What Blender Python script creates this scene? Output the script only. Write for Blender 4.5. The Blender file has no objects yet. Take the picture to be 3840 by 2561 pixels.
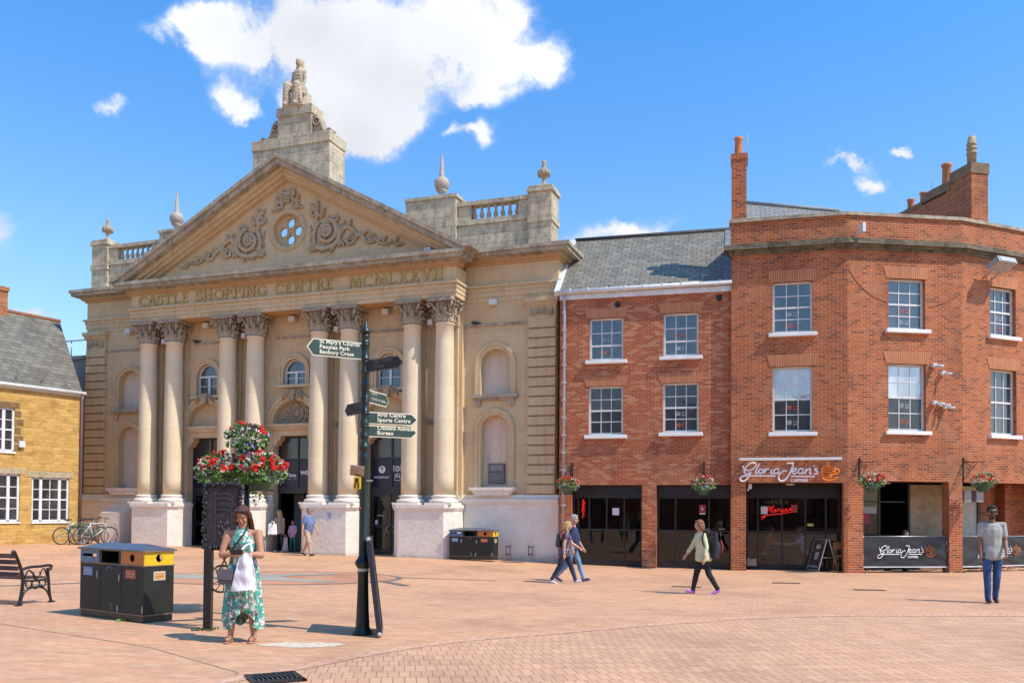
import bpy, bmesh, math, random
import numpy as np
from mathutils import Vector, Matrix, noise
from mathutils.geometry import tessellate_polygon
rnd = random.Random(7)
R = math.radians
sc = bpy.context.scene
col = sc.collection

# ------------------------------------------------------------------ helpers
def lerp(a, b, t): return a + (b - a) * t
def smooth01(x):
    x = max(0.0, min(1.0, x)); return x * x * (3 - 2 * x)
def gz(x, y):
    """height of the square: it rises gently towards the far left"""
    return 0.3 * smooth01((-x - 6) / 12) * smooth01((y - 20) / 12) - .174 * smooth01((x + 4) / 9) * smooth01((y - 14) / 9)

class MB:
    """collects shapes; build() links them as ONE mesh object"""
    def __init__(s): s.v = []; s.f = []; s.m = []; s.sm = []; s.T = Matrix.Identity(4); s.mi = 0; s.smooth = False
    def add(s, vs, fs, smooth=None):
        b = len(s.v); T = s.T
        s.v += [tuple(T @ Vector(p)) for p in vs]
        s.f += [tuple(b + i for i in f) for f in fs]
        s.m += [s.mi] * len(fs); s.sm += [s.smooth if smooth is None else smooth] * len(fs)
        return s
    def box(s, x0, x1, y0, y1, z0, z1):
        v = [(x, y, z) for z in (z0, z1) for y in (y0, y1) for x in (x0, x1)]
        return s.add(v, [(0, 2, 3, 1), (4, 5, 7, 6), (0, 1, 5, 4), (2, 6, 7, 3), (0, 4, 6, 2), (1, 3, 7, 5)], False)
    def bevbox(s, x0, x1, y0, y1, z0, z1, b=.01):
        """box with chamfered vertical and horizontal edges"""
        bm = bmesh.new(); bmesh.ops.create_cube(bm, size=1)
        for v in bm.verts:
            v.co = Vector((lerp(x0, x1, v.co.x + .5), lerp(y0, y1, v.co.y + .5), lerp(z0, z1, v.co.z + .5)))
        bmesh.ops.bevel(bm, geom=bm.edges[:], offset=b, segments=2, affect='EDGES', profile=.6)
        s.bm(bm); return s
    def bm(s, bm, smooth=None):
        bm.verts.index_update()
        s.add([v.co[:] for v in bm.verts], [[v.index for v in f.verts] for f in bm.faces], smooth); bm.free(); return s
    def prism(s, pts, y0, y1, ax='y'):
        """polygon in (x,z) extruded along y (or (x,y) along z, or (y,z) along x)"""
        n = len(pts)
        def P(a, b, d): return (a, d, b) if ax == 'y' else ((a, b, d) if ax == 'z' else (d, a, b))
        v = [P(a, b, y0) for a, b in pts] + [P(a, b, y1) for a, b in pts]
        tri = tessellate_polygon([[Vector((a, b, 0)) for a, b in pts]])
        f = [tuple(t) for t in tri] + [tuple(n + i for i in reversed(t)) for t in tri]
        f += [(i, (i + 1) % n, n + (i + 1) % n, n + i) for i in range(n)]
        return s.add(v, f, False)
    def holed(s, outer, holes, y0, depth, back=True):
        """sheet in the x,z plane at y0 with holes; edges run back by depth"""
        loops = [outer] + holes
        flat = [p for l in loops for p in l]
        tri = tessellate_polygon([[Vector((a, b, 0)) for a, b in l] for l in loops])
        s.add([(a, y0, b) for a, b in flat], [tuple(t) for t in tri], False)
        if back: s.add([(a, y0 + depth, b) for a, b in flat], [tuple(reversed(t)) for t in tri], False)
        for l in loops:
            n = len(l)
            s.add([(a, y0, b) for a, b in l] + [(a, y0 + depth, b) for a, b in l],
                  [(i, (i + 1) % n, n + (i + 1) % n, n + i) for i in range(n)], False)
        return s
    def lathe(s, prof, c=(0, 0, 0), n=20, smooth=True):
        v = []; f = []
        for r, z in prof:
            for i in range(n):
                a = 2 * math.pi * i / n; v.append((c[0] + r * math.cos(a), c[1] + r * math.sin(a), c[2] + z))
        k = len(prof)
        for j in range(k - 1):
            for i in range(n):
                f.append((j * n + i, j * n + (i + 1) % n, (j + 1) * n + (i + 1) % n, (j + 1) * n + i))
        f.append(tuple(reversed(range(n)))); f.append(tuple((k - 1) * n + i for i in range(n)))
        return s.add(v, f, smooth)
    def tube(s, pts, r, n=8, smooth=True, flat=1.0, cap=True):
        """round bar along points; r may be a list; flat squashes it along world y"""
        P = [Vector(p) for p in pts]; k = len(P); rs = r if isinstance(r, (list, tuple)) else [r] * k
        v = []; f = []; up = Vector((0, 0, 1)); prev = None
        for i in range(k):
            d = (P[min(i + 1, k - 1)] - P[max(i - 1, 0)])
            d = d.normalized() if d.length > 1e-9 else Vector((0, 0, 1))
            if prev is None:
                a = d.cross(up if abs(d.z) < .9 else Vector((1, 0, 0))).normalized()
            else:
                a = prev - d * prev.dot(d); a = a.normalized() if a.length > 1e-6 else d.orthogonal().normalized()
            prev = a; b = d.cross(a)
            for j in range(n):
                t = 2 * math.pi * j / n; q = (a * math.cos(t) + b * math.sin(t)) * rs[i]; q.y *= flat
                v.append(tuple(P[i] + q))
        for i in range(k - 1):
            for j in range(n):
                f.append((i * n + j, i * n + (j + 1) % n, (i + 1) * n + (j + 1) % n, (i + 1) * n + j))
        if cap: f.append(tuple(reversed(range(n)))); f.append(tuple((k - 1) * n + j for j in range(n)))
        return s.add(v, f, smooth)
    def ball(s, c, r, sub=2, smooth=True):
        bm = bmesh.new(); bmesh.ops.create_icosphere(bm, subdivisions=sub, radius=1)
        rr = r if isinstance(r, (tuple, list)) else (r, r, r)
        for v in bm.verts: v.co = Vector((c[0] + v.co.x * rr[0], c[1] + v.co.y * rr[1], c[2] + v.co.z * rr[2]))
        return s.bm(bm, smooth)
    def torus(s, c, R0, r, axis='y', n=28, k=8, a0=0, a1=360, flat=1.0):
        pts = []
        m = n if a1 - a0 < 360 else n + 1
        for i in range(n + 1):
            a = R(lerp(a0, a1, i / n)); u, w = R0 * math.cos(a), R0 * math.sin(a)
            pts.append((c[0] + u, c[1], c[2] + w) if axis == 'y' else ((c[0] + u, c[1] + w, c[2]) if axis == 'z' else (c[0], c[1] + u, c[2] + w)))
        return s.tube(pts, r, k, flat=flat)
    def build(s, name, mats, parent=None, loc=None, uv=True, bevel=0, auto=None):
        me = bpy.data.meshes.new(name); me.from_pydata(s.v, [], s.f)
        mats = mats if isinstance(mats, (list, tuple)) else [mats]
        for m in mats: me.materials.append(m)
        me.polygons.foreach_set('material_index', s.m); me.polygons.foreach_set('use_smooth', s.sm)
        if uv: boxuv(me)
        me.validate(); me.update()
        o = bpy.data.objects.new(name, me); col.objects.link(o)
        if parent: o.parent = parent
        if loc: o.location = loc
        return o

def boxuv(me):
    uvl = me.uv_layers.new(name='UVMap').data; nl, nv, nf = len(me.loops), len(me.vertices), len(me.polygons)
    if not nf: return
    co = np.empty(nv * 3); me.vertices.foreach_get('co', co); co = co.reshape(-1, 3)
    lv = np.empty(nl, dtype=np.int64); me.loops.foreach_get('vertex_index', lv)
    no = np.empty(nf * 3); me.polygons.foreach_get('normal', no); no = np.abs(no.reshape(-1, 3))
    lt = np.empty(nf, dtype=np.int64); me.polygons.foreach_get('loop_total', lt)
    no = np.repeat(no, lt, axis=0); c = co[lv]
    flat_ = (no[:, 2] > .8); side = (no[:, 0] > no[:, 1]) & ~flat_
    u = np.where(side, c[:, 1], c[:, 0]); v = np.where(flat_, c[:, 1], c[:, 2])
    uvl.foreach_set('uv', np.stack([u, v], 1).ravel())

def empty(name, loc=(0, 0, 0), rz=0, parent=None):
    o = bpy.data.objects.new(name, None); col.objects.link(o); o.location = loc; o.rotation_euler = (0, 0, rz)
    o.empty_display_size = .2
    if parent: o.parent = parent
    return o
def tag(o, label=None, cat=None, group=None, kind=None):
    if label: o['label'] = label
    if cat: o['category'] = cat
    if group: o['group'] = group
    if kind: o['kind'] = kind
    return o
def thing(name, label, cat, loc=(0, 0, 0), rz=0, group=None): return tag(empty(name, loc, rz), label, cat, group)
def copy_tree(o, parent=None):
    c = o.copy(); col.objects.link(c)
    if parent: c.parent = parent
    for ch in list(o.children): copy_tree(ch, c)
    return c

def spline(pts, k=5, closed=False):
    """Catmull-Rom through the points"""
    P = [Vector(p) for p in pts]; n = len(P); out = []
    for i in range(n if closed else n - 1):
        p0 = P[(i - 1) % n] if closed or i > 0 else P[0] * 2 - P[1]
        p1, p2 = P[i], P[(i + 1) % n]
        p3 = P[(i + 2) % n] if closed or i + 2 < n else P[-1] * 2 - P[-2]
        for j in range(k):
            t = j / k
            out.append(.5 * ((2 * p1) + (p2 - p0) * t + (2 * p0 - 5 * p1 + 4 * p2 - p3) * t * t + (3 * p1 - p0 - 3 * p2 + p3) * t ** 3))
    out.append(P[0].copy() if closed else P[-1].copy())
    return out
def arch(cx, w, z0, zt, n=14):
    """arched opening outline: straight jambs and a half-round head"""
    r = w / 2; zs = zt - r
    return [(cx - r, z0), (cx + r, z0)] + [(cx + r * math.cos(math.pi * i / n), zs + r * math.sin(math.pi * i / n)) for i in range(n + 1)]
def rect(x0, x1, z0, z1): return [(x0, z0), (x1, z0), (x1, z1), (x0, z1)]

AUX = bpy.data.scenes.new('aux')
def baked(o):
    """mesh of an object with its modifiers applied (worked out in a scene of its own, which is quicker)"""
    AUX.collection.objects.link(o); vl = AUX.view_layers[0]; vl.update()
    me = bpy.data.meshes.new_from_object(o.evaluated_get(vl.depsgraph)); AUX.collection.objects.unlink(o); return me
def text_mesh(body, size, extrude=.004, bold=0.0, align='LEFT', spacing=1.0, line=1.0):
    cu = bpy.data.curves.new('lettering', 'FONT'); cu.body = body; cu.size = size; cu.extrude = extrude; cu.offset = bold
    cu.align_x = align; cu.space_character = spacing; cu.space_line = line; cu.resolution_u = 3
    o = bpy.data.objects.new('tmp', cu); me = baked(o)
    bpy.data.objects.remove(o); bpy.data.curves.remove(cu); return me
def text_into(mb, body, size, M, **kw):
    """letters standing in the x,z plane facing -y, put into a mesh builder"""
    me = text_mesh(body, size, **kw); T = mb.T
    mb.T = T @ M @ Matrix.Rotation(R(90), 4, 'X')
    mb.add([v.co[:] for v in me.vertices], [tuple(p.vertices) for p in me.polygons], False); mb.T = T
    w = max([v.co.x for v in me.vertices] or [0]); bpy.data.meshes.remove(me); return w

def scrawl(mb, x0, x1, y, z, h, M_=None):
    """a line of lettering too small or faint to read: an uneven run of strokes"""
    r = random.Random(int((x0 + z) * 1000)); T = mb.T
    if M_: mb.T = T @ M_
    x = x0
    while x < x1:
        w = h * r.uniform(.35, .6); k = r.random()
        if k > .15: mb.tube([(x, y, z), (x, y, z + h * r.uniform(.6, 1)), (x + w * .7, y, z + h * r.uniform(.3, .7)), (x + w * .7, y, z)], h * .09, 4, flat=.3)
        x += w * 1.25
    mb.T = T
def remeshed(name, mb, mats, parent, vox, smooth_it=3, matfn=None, disp=None):
    """fuse overlapping shapes into one continuous skin"""
    me = bpy.data.meshes.new(name); me.from_pydata(mb.v, [], mb.f); me.update()
    o = bpy.data.objects.new(name, me)
    m = o.modifiers.new('r', 'REMESH'); m.mode = 'VOXEL'; m.voxel_size = vox; m.adaptivity = 0
    if smooth_it:
        m = o.modifiers.new('s', 'SMOOTH'); m.iterations = smooth_it; m.factor = .5
    me2 = baked(o)
    bpy.data.objects.remove(o); bpy.data.meshes.remove(me)
    me2.name = name
    if disp:
        k_ = len(me2.vertices); co_ = np.empty(k_ * 3); me2.vertices.foreach_get('co', co_); co_ = co_.reshape(-1, 3)
        nn_ = np.empty(k_ * 3); me2.vertices.foreach_get('normal', nn_); dd_ = np.array([disp(Vector(q)) for q in co_])
        me2.vertices.foreach_set('co', (co_ + nn_.reshape(-1, 3) * dd_[:, None]).ravel())
    me2.materials.clear()
    for mt in (mats if isinstance(mats, (list, tuple)) else [mats]): me2.materials.append(mt)
    n_ = len(me2.polygons); me2.polygons.foreach_set('use_smooth', [True] * n_); mi_ = [0] * n_
    if matfn:
        ce = np.empty(n_ * 3); me2.polygons.foreach_get('center', ce); mi_ = [matfn(Vector(q), None) for q in ce.reshape(-1, 3)]
    me2.polygons.foreach_set('material_index', mi_)
    boxuv(me2); me2.update()
    o = bpy.data.objects.new(name, me2); col.objects.link(o); o.parent = parent
    return o

# ------------------------------------------------------------------ materials
class NT:
    def __init__(s, name, rough=.8):
        m = bpy.data.materials.new(name); m.use_nodes = True; s.m = m; s.t = m.node_tree; s.t.nodes.clear()
        s.out = s.n('ShaderNodeOutputMaterial'); s.b = s.n('ShaderNodeBsdfPrincipled'); s.l(s.b.outputs[0], s.out.inputs[0])
        s.b.inputs['Roughness'].default_value = rough
    def n(s, t, **kw):
        q = s.t.nodes.new(t)
        for k, v in kw.items():
            if hasattr(q, k): setattr(q, k, v)
            else: q.inputs[k].default_value = v
        return q
    def l(s, a, b): s.t.links.new(a, b)
    def coord(s, kind='UV'):
        if not hasattr(s, 'tc'): s.tc = s.n('ShaderNodeTexCoord')
        return s.tc.outputs[kind]
    def map(s, vec, scale=(1, 1, 1), rot=(0, 0, 0), loc=(0, 0, 0)):
        q = s.n('ShaderNodeMapping'); q.inputs['Scale'].default_value = scale; q.inputs['Rotation'].default_value = rot
        q.inputs['Location'].default_value = loc; s.l(vec, q.inputs[0]); return q.outputs[0]
    def noise(s, vec, scale, detail=4, rough=.55, dist=0):
        q = s.n('ShaderNodeTexNoise'); q.inputs['Scale'].default_value = scale; q.inputs['Detail'].default_value = detail
        q.inputs['Roughness'].default_value = rough; q.inputs['Distortion'].default_value = dist
        s.l(vec, q.inputs['Vector']); return q.outputs['Fac']
    def ramp(s, fac, stops):
        q = s.n('ShaderNodeValToRGB'); e = q.color_ramp.elements
        while len(e) < len(stops): e.new(.5)
        for i, (p, c) in enumerate(stops): e[i].position = p; e[i].color = (*c, 1) if len(c) == 3 else c
        s.l(fac, q.inputs[0]); return q.outputs[0]
    def mix(s, a, b, fac, mode='MIX'):
        q = s.n('ShaderNodeMix'); q.data_type = 'RGBA'; q.blend_type = mode
        for x, i in ((fac, 0), (a, 6), (b, 7)):
            if isinstance(x, (int, float)): q.inputs[i].default_value = x
            elif isinstance(x, tuple): q.inputs[i].default_value = (*x, 1)
            else: s.l(x, q.inputs[i])
        return q.outputs[2]
    def math(s, op, a, b=0, clamp=False):
        q = s.n('ShaderNodeMath'); q.operation = op; q.use_clamp = clamp
        for x, i in ((a, 0), (b, 1)):
            if isinstance(x, (int, float)): q.inputs[i].default_value = x
            else: s.l(x, q.inputs[i])
        return q.outputs[0]
    def color(s, c):
        if isinstance(c, tuple): s.b.inputs['Base Color'].default_value = (*c, 1)
        else: s.l(c, s.b.inputs['Base Color'])
    def bump(s, h, strength=.3, dist=.01):
        q = s.n('ShaderNodeBump'); q.inputs['Strength'].default_value = strength; q.inputs['Distance'].default_value = dist
        s.l(h, q.inputs['Height']); s.l(q.outputs[0], s.b.inputs['Normal'])

def hexa(r, g, b):
    f = lambda c: (c / 255 / 12.92 if c / 255 <= .04045 else ((c / 255 + .055) / 1.055) ** 2.4)
    return (f(r), f(g), f(b))
_pm = {}
def plain(name, c, rough=.6, var=.25, scale=8, metal=0, bump=0, emit=0):
    """painted or natural surface with a little blotchy variation"""
    if name in _pm: return _pm[name]
    t = NT(name, rough); ob = t.coord('Object')
    n = t.noise(ob, scale, 5, .6)
    lo = tuple(x * (1 - var) for x in c); hi = tuple(min(1, x * (1 + var)) for x in c)
    t.color(t.ramp(n, [(.3, lo), (.7, hi)])); t.b.inputs['Metallic'].default_value = metal
    if bump: t.bump(t.noise(ob, scale * 5, 4), bump, .01)
    if emit:
        t.b.inputs['Emission Color'].default_value = (*c, 1); t.b.inputs['Emission Strength'].default_value = emit
    _pm[name] = t.m; return t.m

def brick_mat(name, c1, c2, mortar, patch, bw=.195, rh=.063, ms=.007, lowdark=True, blotch=.6):
    t = NT(name, .88); uv = t.coord('UV'); ob = t.coord('Object')
    wob = t.n('ShaderNodeTexNoise'); wob.inputs['Scale'].default_value = 3; t.l(uv, wob.inputs['Vector'])
    add = t.n('ShaderNodeVectorMath'); add.operation = 'MULTIPLY_ADD'; t.l(wob.outputs['Color'], add.inputs[0])
    add.inputs[1].default_value = (.012, .012, 0); t.l(uv, add.inputs[2])
    b = t.n('ShaderNodeTexBrick'); b.offset = .5; b.inputs['Scale'].default_value = 1
    b.inputs['Brick Width'].default_value = bw; b.inputs['Row Height'].default_value = rh; b.inputs['Mortar Size'].default_value = ms
    b.inputs['Mortar Smooth'].default_value = .25; b.inputs['Bias'].default_value = -.1
    b.inputs['Color1'].default_value = (*c1, 1); b.inputs['Color2'].default_value = (*c2, 1); b.inputs['Mortar'].default_value = (*mortar, 1)
    t.l(add.outputs[0], b.inputs['Vector'])
    # single bricks of another firing
    cell = t.n('ShaderNodeTexBrick'); cell.offset = .5; cell.inputs['Scale'].default_value = 1
    cell.inputs['Brick Width'].default_value = bw; cell.inputs['Row Height'].default_value = rh; cell.inputs['Mortar Size'].default_value = 0
    cell.inputs['Color1'].default_value = (0, 0, 0, 1); cell.inputs['Color2'].default_value = (1, 1, 1, 1); t.l(add.outputs[0], cell.inputs['Vector'])
    odd = t.ramp(cell.outputs['Color'], [(.7, (0, 0, 0)), (.86, (1, 1, 1))])
    odd2 = t.math('MULTIPLY', odd, t.math('SUBTRACT', 1, b.outputs['Fac']))
    c = t.mix(b.outputs['Color'], patch, t.math('MULTIPLY', odd2, blotch))
    big = t.noise(ob, .55, 5, .65)
    c = t.mix(c, t.ramp(big, [(.28, (.55, .52, .54)), (.5, (1, 1, 1)), (.75, (1.08, 1.06, 1.02))]), .75, 'MULTIPLY')
    rep = t.noise(t.map(ob, (1, 1, 1.4), loc=(5, 2, 8)), .8, 3, .4)
    c = t.mix(c, mortar, t.math('MULTIPLY', t.ramp(rep, [(.60, (0, 0, 0)), (.66, (1, 1, 1))]), .16))
    c = t.mix(c, (.10, .04, .03), t.math('MULTIPLY', t.ramp(t.noise(t.map(ob, (2.2, 2.2, .8), loc=(1, 7, 3)), 1.1, 7, .7), [(.55, (0, 0, 0)), (.75, (1, 1, 1))]), .35))
    streak = t.noise(t.map(ob, (3.5, 3.5, .35)), 1.2, 4)
    c = t.mix(c, t.ramp(streak, [(.42, (1, 1, 1)), (.72, (.72, .7, .7))]), .5, 'MULTIPLY')
    t.color(c)
    h = t.math('ADD', t.math('MULTIPLY', b.outputs['Fac'], -1.0), t.math('MULTIPLY', t.noise(uv, 60, 3), .5))
    t.bump(h, .55, .008); return t.m

def stone_mat(name, base, light, dark, bw=.95, rh=.42, joint=.006, grime=.4, weather=0.0, bumpy=.25):
    """squared ashlar: faint joints, rain streaks, blocks of slightly different tone"""
    t = NT(name, .9); uv = t.coord('UV'); ob = t.coord('Object')
    b = t.n('ShaderNodeTexBrick'); b.offset = .5; b.inputs['Scale'].default_value = 1
    b.inputs['Brick Width'].default_value = bw; b.inputs['Row Height'].default_value = rh; b.inputs['Mortar Size'].default_value = joint
    b.inputs['Mortar Smooth'].default_value = .6; b.inputs['Bias'].default_value = -.15
    b.inputs['Color1'].default_value = (*base, 1); b.inputs['Color2'].default_value = (*light, 1)
    b.inputs['Mortar'].default_value = (*[x * .62 for x in base], 1); t.l(t.map(uv, loc=(.13, .07, 0)), b.inputs['Vector'])
    n1 = t.noise(ob, 1.1, 6, .65); n2 = t.noise(t.map(ob, (4, 4, .5)), 1.6, 5, .6); n3 = t.noise(ob, 14, 5, .7)
    c = t.mix(b.outputs['Color'], t.ramp(n1, [(.3, tuple(x * .82 for x in base)), (.7, light)]), .45)
    c = t.mix(c, dark, t.math('MULTIPLY', t.ramp(n2, [(.5, (0, 0, 0)), (.78, (1, 1, 1))]), grime))
    c = t.mix(c, t.ramp(n3, [(.3, (.8, .8, .8)), (.6, (1.04, 1.04, 1.04))]), .5, 'MULTIPLY')
    if weather:
        w = t.noise(ob, 3.2, 8, .75, .4)
        c = t.mix(c, dark, t.math('MULTIPLY', t.ramp(w, [(.45, (0, 0, 0)), (.6, (1, 1, 1))]), weather))
        w2 = t.noise(ob, 6, 6, .7); c = t.mix(c, (.05, .048, .042), t.math('MULTIPLY', t.ramp(w2, [(.6, (0, 0, 0)), (.72, (1, 1, 1))]), weather * .7))
    t.color(c)
    t.bump(t.math('ADD', t.math('MULTIPLY', b.outputs['Fac'], -.6), t.noise(ob, 30, 5, .7)), bumpy, .015); return t.m

M = {}
M['stone'] = stone_mat('cream_limestone', (.60, .435, .245), (.68, .51, .31), (.36, .24, .13), grime=.42)
M['stone_trim'] = stone_mat('moulded_limestone', (.60, .44, .25), (.68, .52, .32), (.26, .185, .11), bw=1.6, rh=3, joint=.004, grime=.5)
M['shaft'] = stone_mat('column_limestone', (.72, .575, .375), (.78, .64, .44), (.50, .37, .23), bw=9, rh=1.15, joint=.005, grime=.25, bumpy=.15)
M['niche'] = stone_mat('rendered_niche', (.68, .54, .42), (.74, .60, .48), (.3, .24, .18), bw=9, rh=9, joint=0, grime=.35)
M['soffit'] = stone_mat('orange_lit_soffit_stone', (.50, .30, .14), (.56, .36, .19), (.3, .17, .09), bw=1.2, rh=3, joint=.004, grime=.3)  # orange light under the entablature is put into the stone colour
M['weathered'] = stone_mat('weathered_parapet_stone', (.56, .465, .315), (.68, .58, .41), (.18, .15, .105), bw=.62, rh=.33, joint=.016, grime=.75, weather=.5, bumpy=1.0)
M['coping'] = stone_mat('lichened_coping_stone', (.44, .36, .26), (.52, .44, .33), (.14, .115, .09), bw=1.1, rh=3, joint=.006, grime=.6, weather=.6, bumpy=.6)
M['carving'] = stone_mat('grey_carved_stone', (.42, .33, .23), (.52, .42, .30), (.13, .10, .075), bw=9, rh=9, joint=0, grime=.5, weather=.3, bumpy=.5)
M['relief'] = stone_mat('tan_relief_stone', (.50, .385, .25), (.58, .46, .31), (.22, .165, .11), bw=9, rh=9, joint=0, grime=.45, weather=.2, bumpy=.4)
M['statue'] = stone_mat('statue_stone', (.52, .42, .30), (.60, .50, .37), (.16, .13, .10), bw=9, rh=9, joint=0, grime=.4, weather=.45, bumpy=.6)
M['finial'] = plain('smooth_grey_stone', (.40, .34, .28), .85, .25, 4, bump=.2)
def stucco():
    t = NT('flaking_white_paint', .85); ob = t.coord('Object'); uv = t.coord('UV')
    n = t.noise(ob, 3, 8, .7); n2 = t.noise(ob, 11, 6, .7)
    c = t.ramp(n, [(.3, (.74, .63, .52)), (.55, (.82, .73, .62)), (.75, (.86, .80, .70))])
    c = t.mix(c, (.52, .42, .36), t.math('MULTIPLY', t.ramp(n2, [(.62, (0, 0, 0)), (.75, (1, 1, 1))]), .4))
    sep = t.n('ShaderNodeSeparateXYZ'); t.l(ob, sep.inputs[0])
    low = t.math('MULTIPLY', t.ramp(sep.outputs[2], [(.0, (1, 1, 1)), (.22, (0, 0, 0))]), t.noise(ob, 5, 5))
    c = t.mix(c, (.30, .24, .2), low)
    t.color(c); t.bump(t.math('ADD', t.noise(ob, 7, 6, .6), t.math('MULTIPLY', n2, .6)), .55, .03); return t.m
M['white_paint'] = stucco()
M['brick'] = brick_mat('red_brick', (.36, .078, .024), (.52, .150, .046), (.52, .31, .17), (.17, .04, .022), blotch=.85)
M['brick_wing'] = brick_mat('mottled_red_brick', (.33, .066, .023), (.47, .125, .042), (.46, .26, .15), (.50, .29, .17), blotch=.5)
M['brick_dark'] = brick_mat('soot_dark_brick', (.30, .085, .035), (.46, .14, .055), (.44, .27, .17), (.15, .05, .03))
M['brick_arch'] = brick_mat('gauged_arch_brick', (.47, .15, .055), (.53, .19, .075), (.54, .34, .21), (.36, .11, .045), bw=.062, rh=9, ms=.007)
def rubble():
    t = NT('ochre_ironstone_rubble', .92); uv = t.coord('UV'); ob = t.coord('Object')
    wob = t.n('ShaderNodeTexNoise'); wob.inputs['Scale'].default_value = 1.8; t.l(uv, wob.inputs['Vector'])
    add = t.n('ShaderNodeVectorMath'); add.operation = 'MULTIPLY_ADD'; t.l(wob.outputs['Color'], add.inputs[0]); add.inputs[1].default_value = (.12, .10, 0); t.l(uv, add.inputs[2])
    b = t.n('ShaderNodeTexBrick'); b.offset = .47; b.inputs['Brick Width'].default_value = .33; b.inputs['Row Height'].default_value = .125; b.inputs['Scale'].default_value = 1
    b.inputs['Mortar Size'].default_value = .011; b.inputs['Mortar Smooth'].default_value = .4
    b.inputs['Color1'].default_value = (.50, .27, .055, 1); b.inputs['Color2'].default_value = (.66, .40, .11, 1); b.inputs['Mortar'].default_value = (.56, .38, .16, 1)
    t.l(add.outputs[0], b.inputs['Vector'])
    c = t.mix(b.outputs['Color'], (.24, .12, .04), t.math('MULTIPLY', t.ramp(t.noise(t.map(ob, (1, 1, 2.2)), 2.3, 5, .7), [(.48, (0, 0, 0)), (.68, (1, 1, 1))]), .6))
    c = t.mix(c, (.62, .42, .18), t.math('MULTIPLY', t.ramp(t.noise(t.map(ob, (1, 1, 1.6), loc=(4, 4, 4)), 3.1, 4, .7), [(.55, (0, 0, 0)), (.7, (1, 1, 1))]), .5))
    c = t.mix(c, t.ramp(t.noise(ob, 9, 4), [(.3, (.78, .78, .78)), (.7, (1.05, 1.05, 1.05))]), .6, 'MULTIPLY')
    t.color(c); t.bump(t.math('ADD', t.math('MULTIPLY', b.outputs['Fac'], -1), t.noise(uv, 25, 4)), .7, .02); return t.m
M['ochre'] = rubble()
M['ironstone'] = plain('brown_ironstone_lintel', (.20, .115, .045), .9, .35, 5, bump=.3)
def slate(name, c1, c2, moss, rh=.16, bw=.28):
    t = NT(name, .62); uv = t.coord('UV'); ob = t.coord('Object')
    b = t.n('ShaderNodeTexBrick'); b.offset = .5; b.inputs['Scale'].default_value = 1; b.inputs['Brick Width'].default_value = bw; b.inputs['Row Height'].default_value = rh
    b.inputs['Mortar Size'].default_value = .008; b.inputs['Mortar Smooth'].default_value = .1
    b.inputs['Color1'].default_value = (*c1, 1); b.inputs['Color2'].default_value = (*c2, 1); b.inputs['Mortar'].default_value = (.03, .03, .03, 1)
    t.l(uv, b.inputs['Vector'])
    c = t.mix(b.outputs['Color'], moss, t.math('MULTIPLY', t.ramp(t.noise(ob, 1.6, 7, .7), [(.48, (0, 0, 0)), (.72, (1, 1, 1))]), .55))
    c = t.mix(c, t.ramp(t.noise(t.map(uv, (1, .25, 1)), 5, 5, .7), [(.3, (.7, .7, .7)), (.7, (1.15, 1.15, 1.15))]), .7, 'MULTIPLY')
    t.color(c)
    w = t.n('ShaderNodeTexWave'); w.wave_profile = 'SAW'; w.bands_direction = 'Y'; w.inputs['Scale'].default_value = .5 / math.pi * math.pi / (rh * 10) * 3.1831 / 1.0
    t.bump(t.math('ADD', t.math('MULTIPLY', b.outputs['Fac'], -1), t.noise(uv, 30, 3)), .8, .015); return t.m
M['slate'] = slate('grey_green_slate', (.19, .165, .125), (.28, .25, .195), (.12, .10, .06))
M['stone_slate'] = slate('stone_slate', (.135, .115, .09), (.225, .20, .155), (.10, .085, .05), .26, .34)
M['slate_blue'] = slate('blue_grey_slate', (.22, .20, .185), (.28, .255, .235), (.2, .18, .16))
M['lead'] = plain('dull_lead', (.20, .21, .22), .6, .2, 3)
M['frame_white'] = plain('white_gloss_joinery', (.68, .67, .65), .5, .08, 3)
M['sill_white'] = plain('white_painted_sill', (.78, .76, .74), .6, .1, 5)
M['plastic_white'] = plain('white_plastic_window', (.66, .67, .72), .35, .06, 3)
M['pvc'] = plain('white_gutter', (.66, .65, .65), .5, .15, 5)
def glass(name, base, refl, rough=.03, inner=None):
    """window glass backed by an unlit room"""
    t = NT(name, rough); g = t.n('ShaderNodeBsdfGlossy'); g.inputs['Roughness'].default_value = rough; g.inputs['Color'].default_value = (1, 1, 1, 1)
    oi = t.n('ShaderNodeObjectInfo'); sv = t.n('ShaderNodeVectorMath'); sv.operation = 'MULTIPLY_ADD'; t.l(oi.outputs['Random'], sv.inputs[0]); sv.inputs[1].default_value = (9, 5, 7); t.l(t.coord('Object'), sv.inputs[2]); ob = sv.outputs[0]
    c = t.ramp(t.noise(t.map(ob, (1.6, 1, .5)), 1.7, 3), [(.42, base), (.62, inner or tuple(x * 1.8 + .02 for x in base))])
    t.color(c); t.b.inputs['Roughness'].default_value = .3
    q = t.n('ShaderNodeBump'); q.inputs['Strength'].default_value = .12; q.inputs['Distance'].default_value = .02; t.l(t.noise(ob, 3, 2), q.inputs['Height']); t.l(q.outputs[0], g.inputs['Normal'])
    mx = t.n('ShaderNodeMixShader'); mx.inputs[0].default_value = refl; t.l(t.b.outputs[0], mx.inputs[1]); t.l(g.outputs[0], mx.inputs[2]); t.l(mx.outputs[0], t.out.inputs[0])
    return t.m
M['pane'] = glass('sash_glass', (.010, .011, .015), .11)
M['pane_dark'] = glass('dark_sash_glass', (.010, .008, .010), .05)
M['pane_blind'] = glass('glass_over_pale_blind', (.30, .31, .33), .22)
M['pane_green'] = glass('lead_green_glass', (.012, .018, .016), .10)
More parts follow.
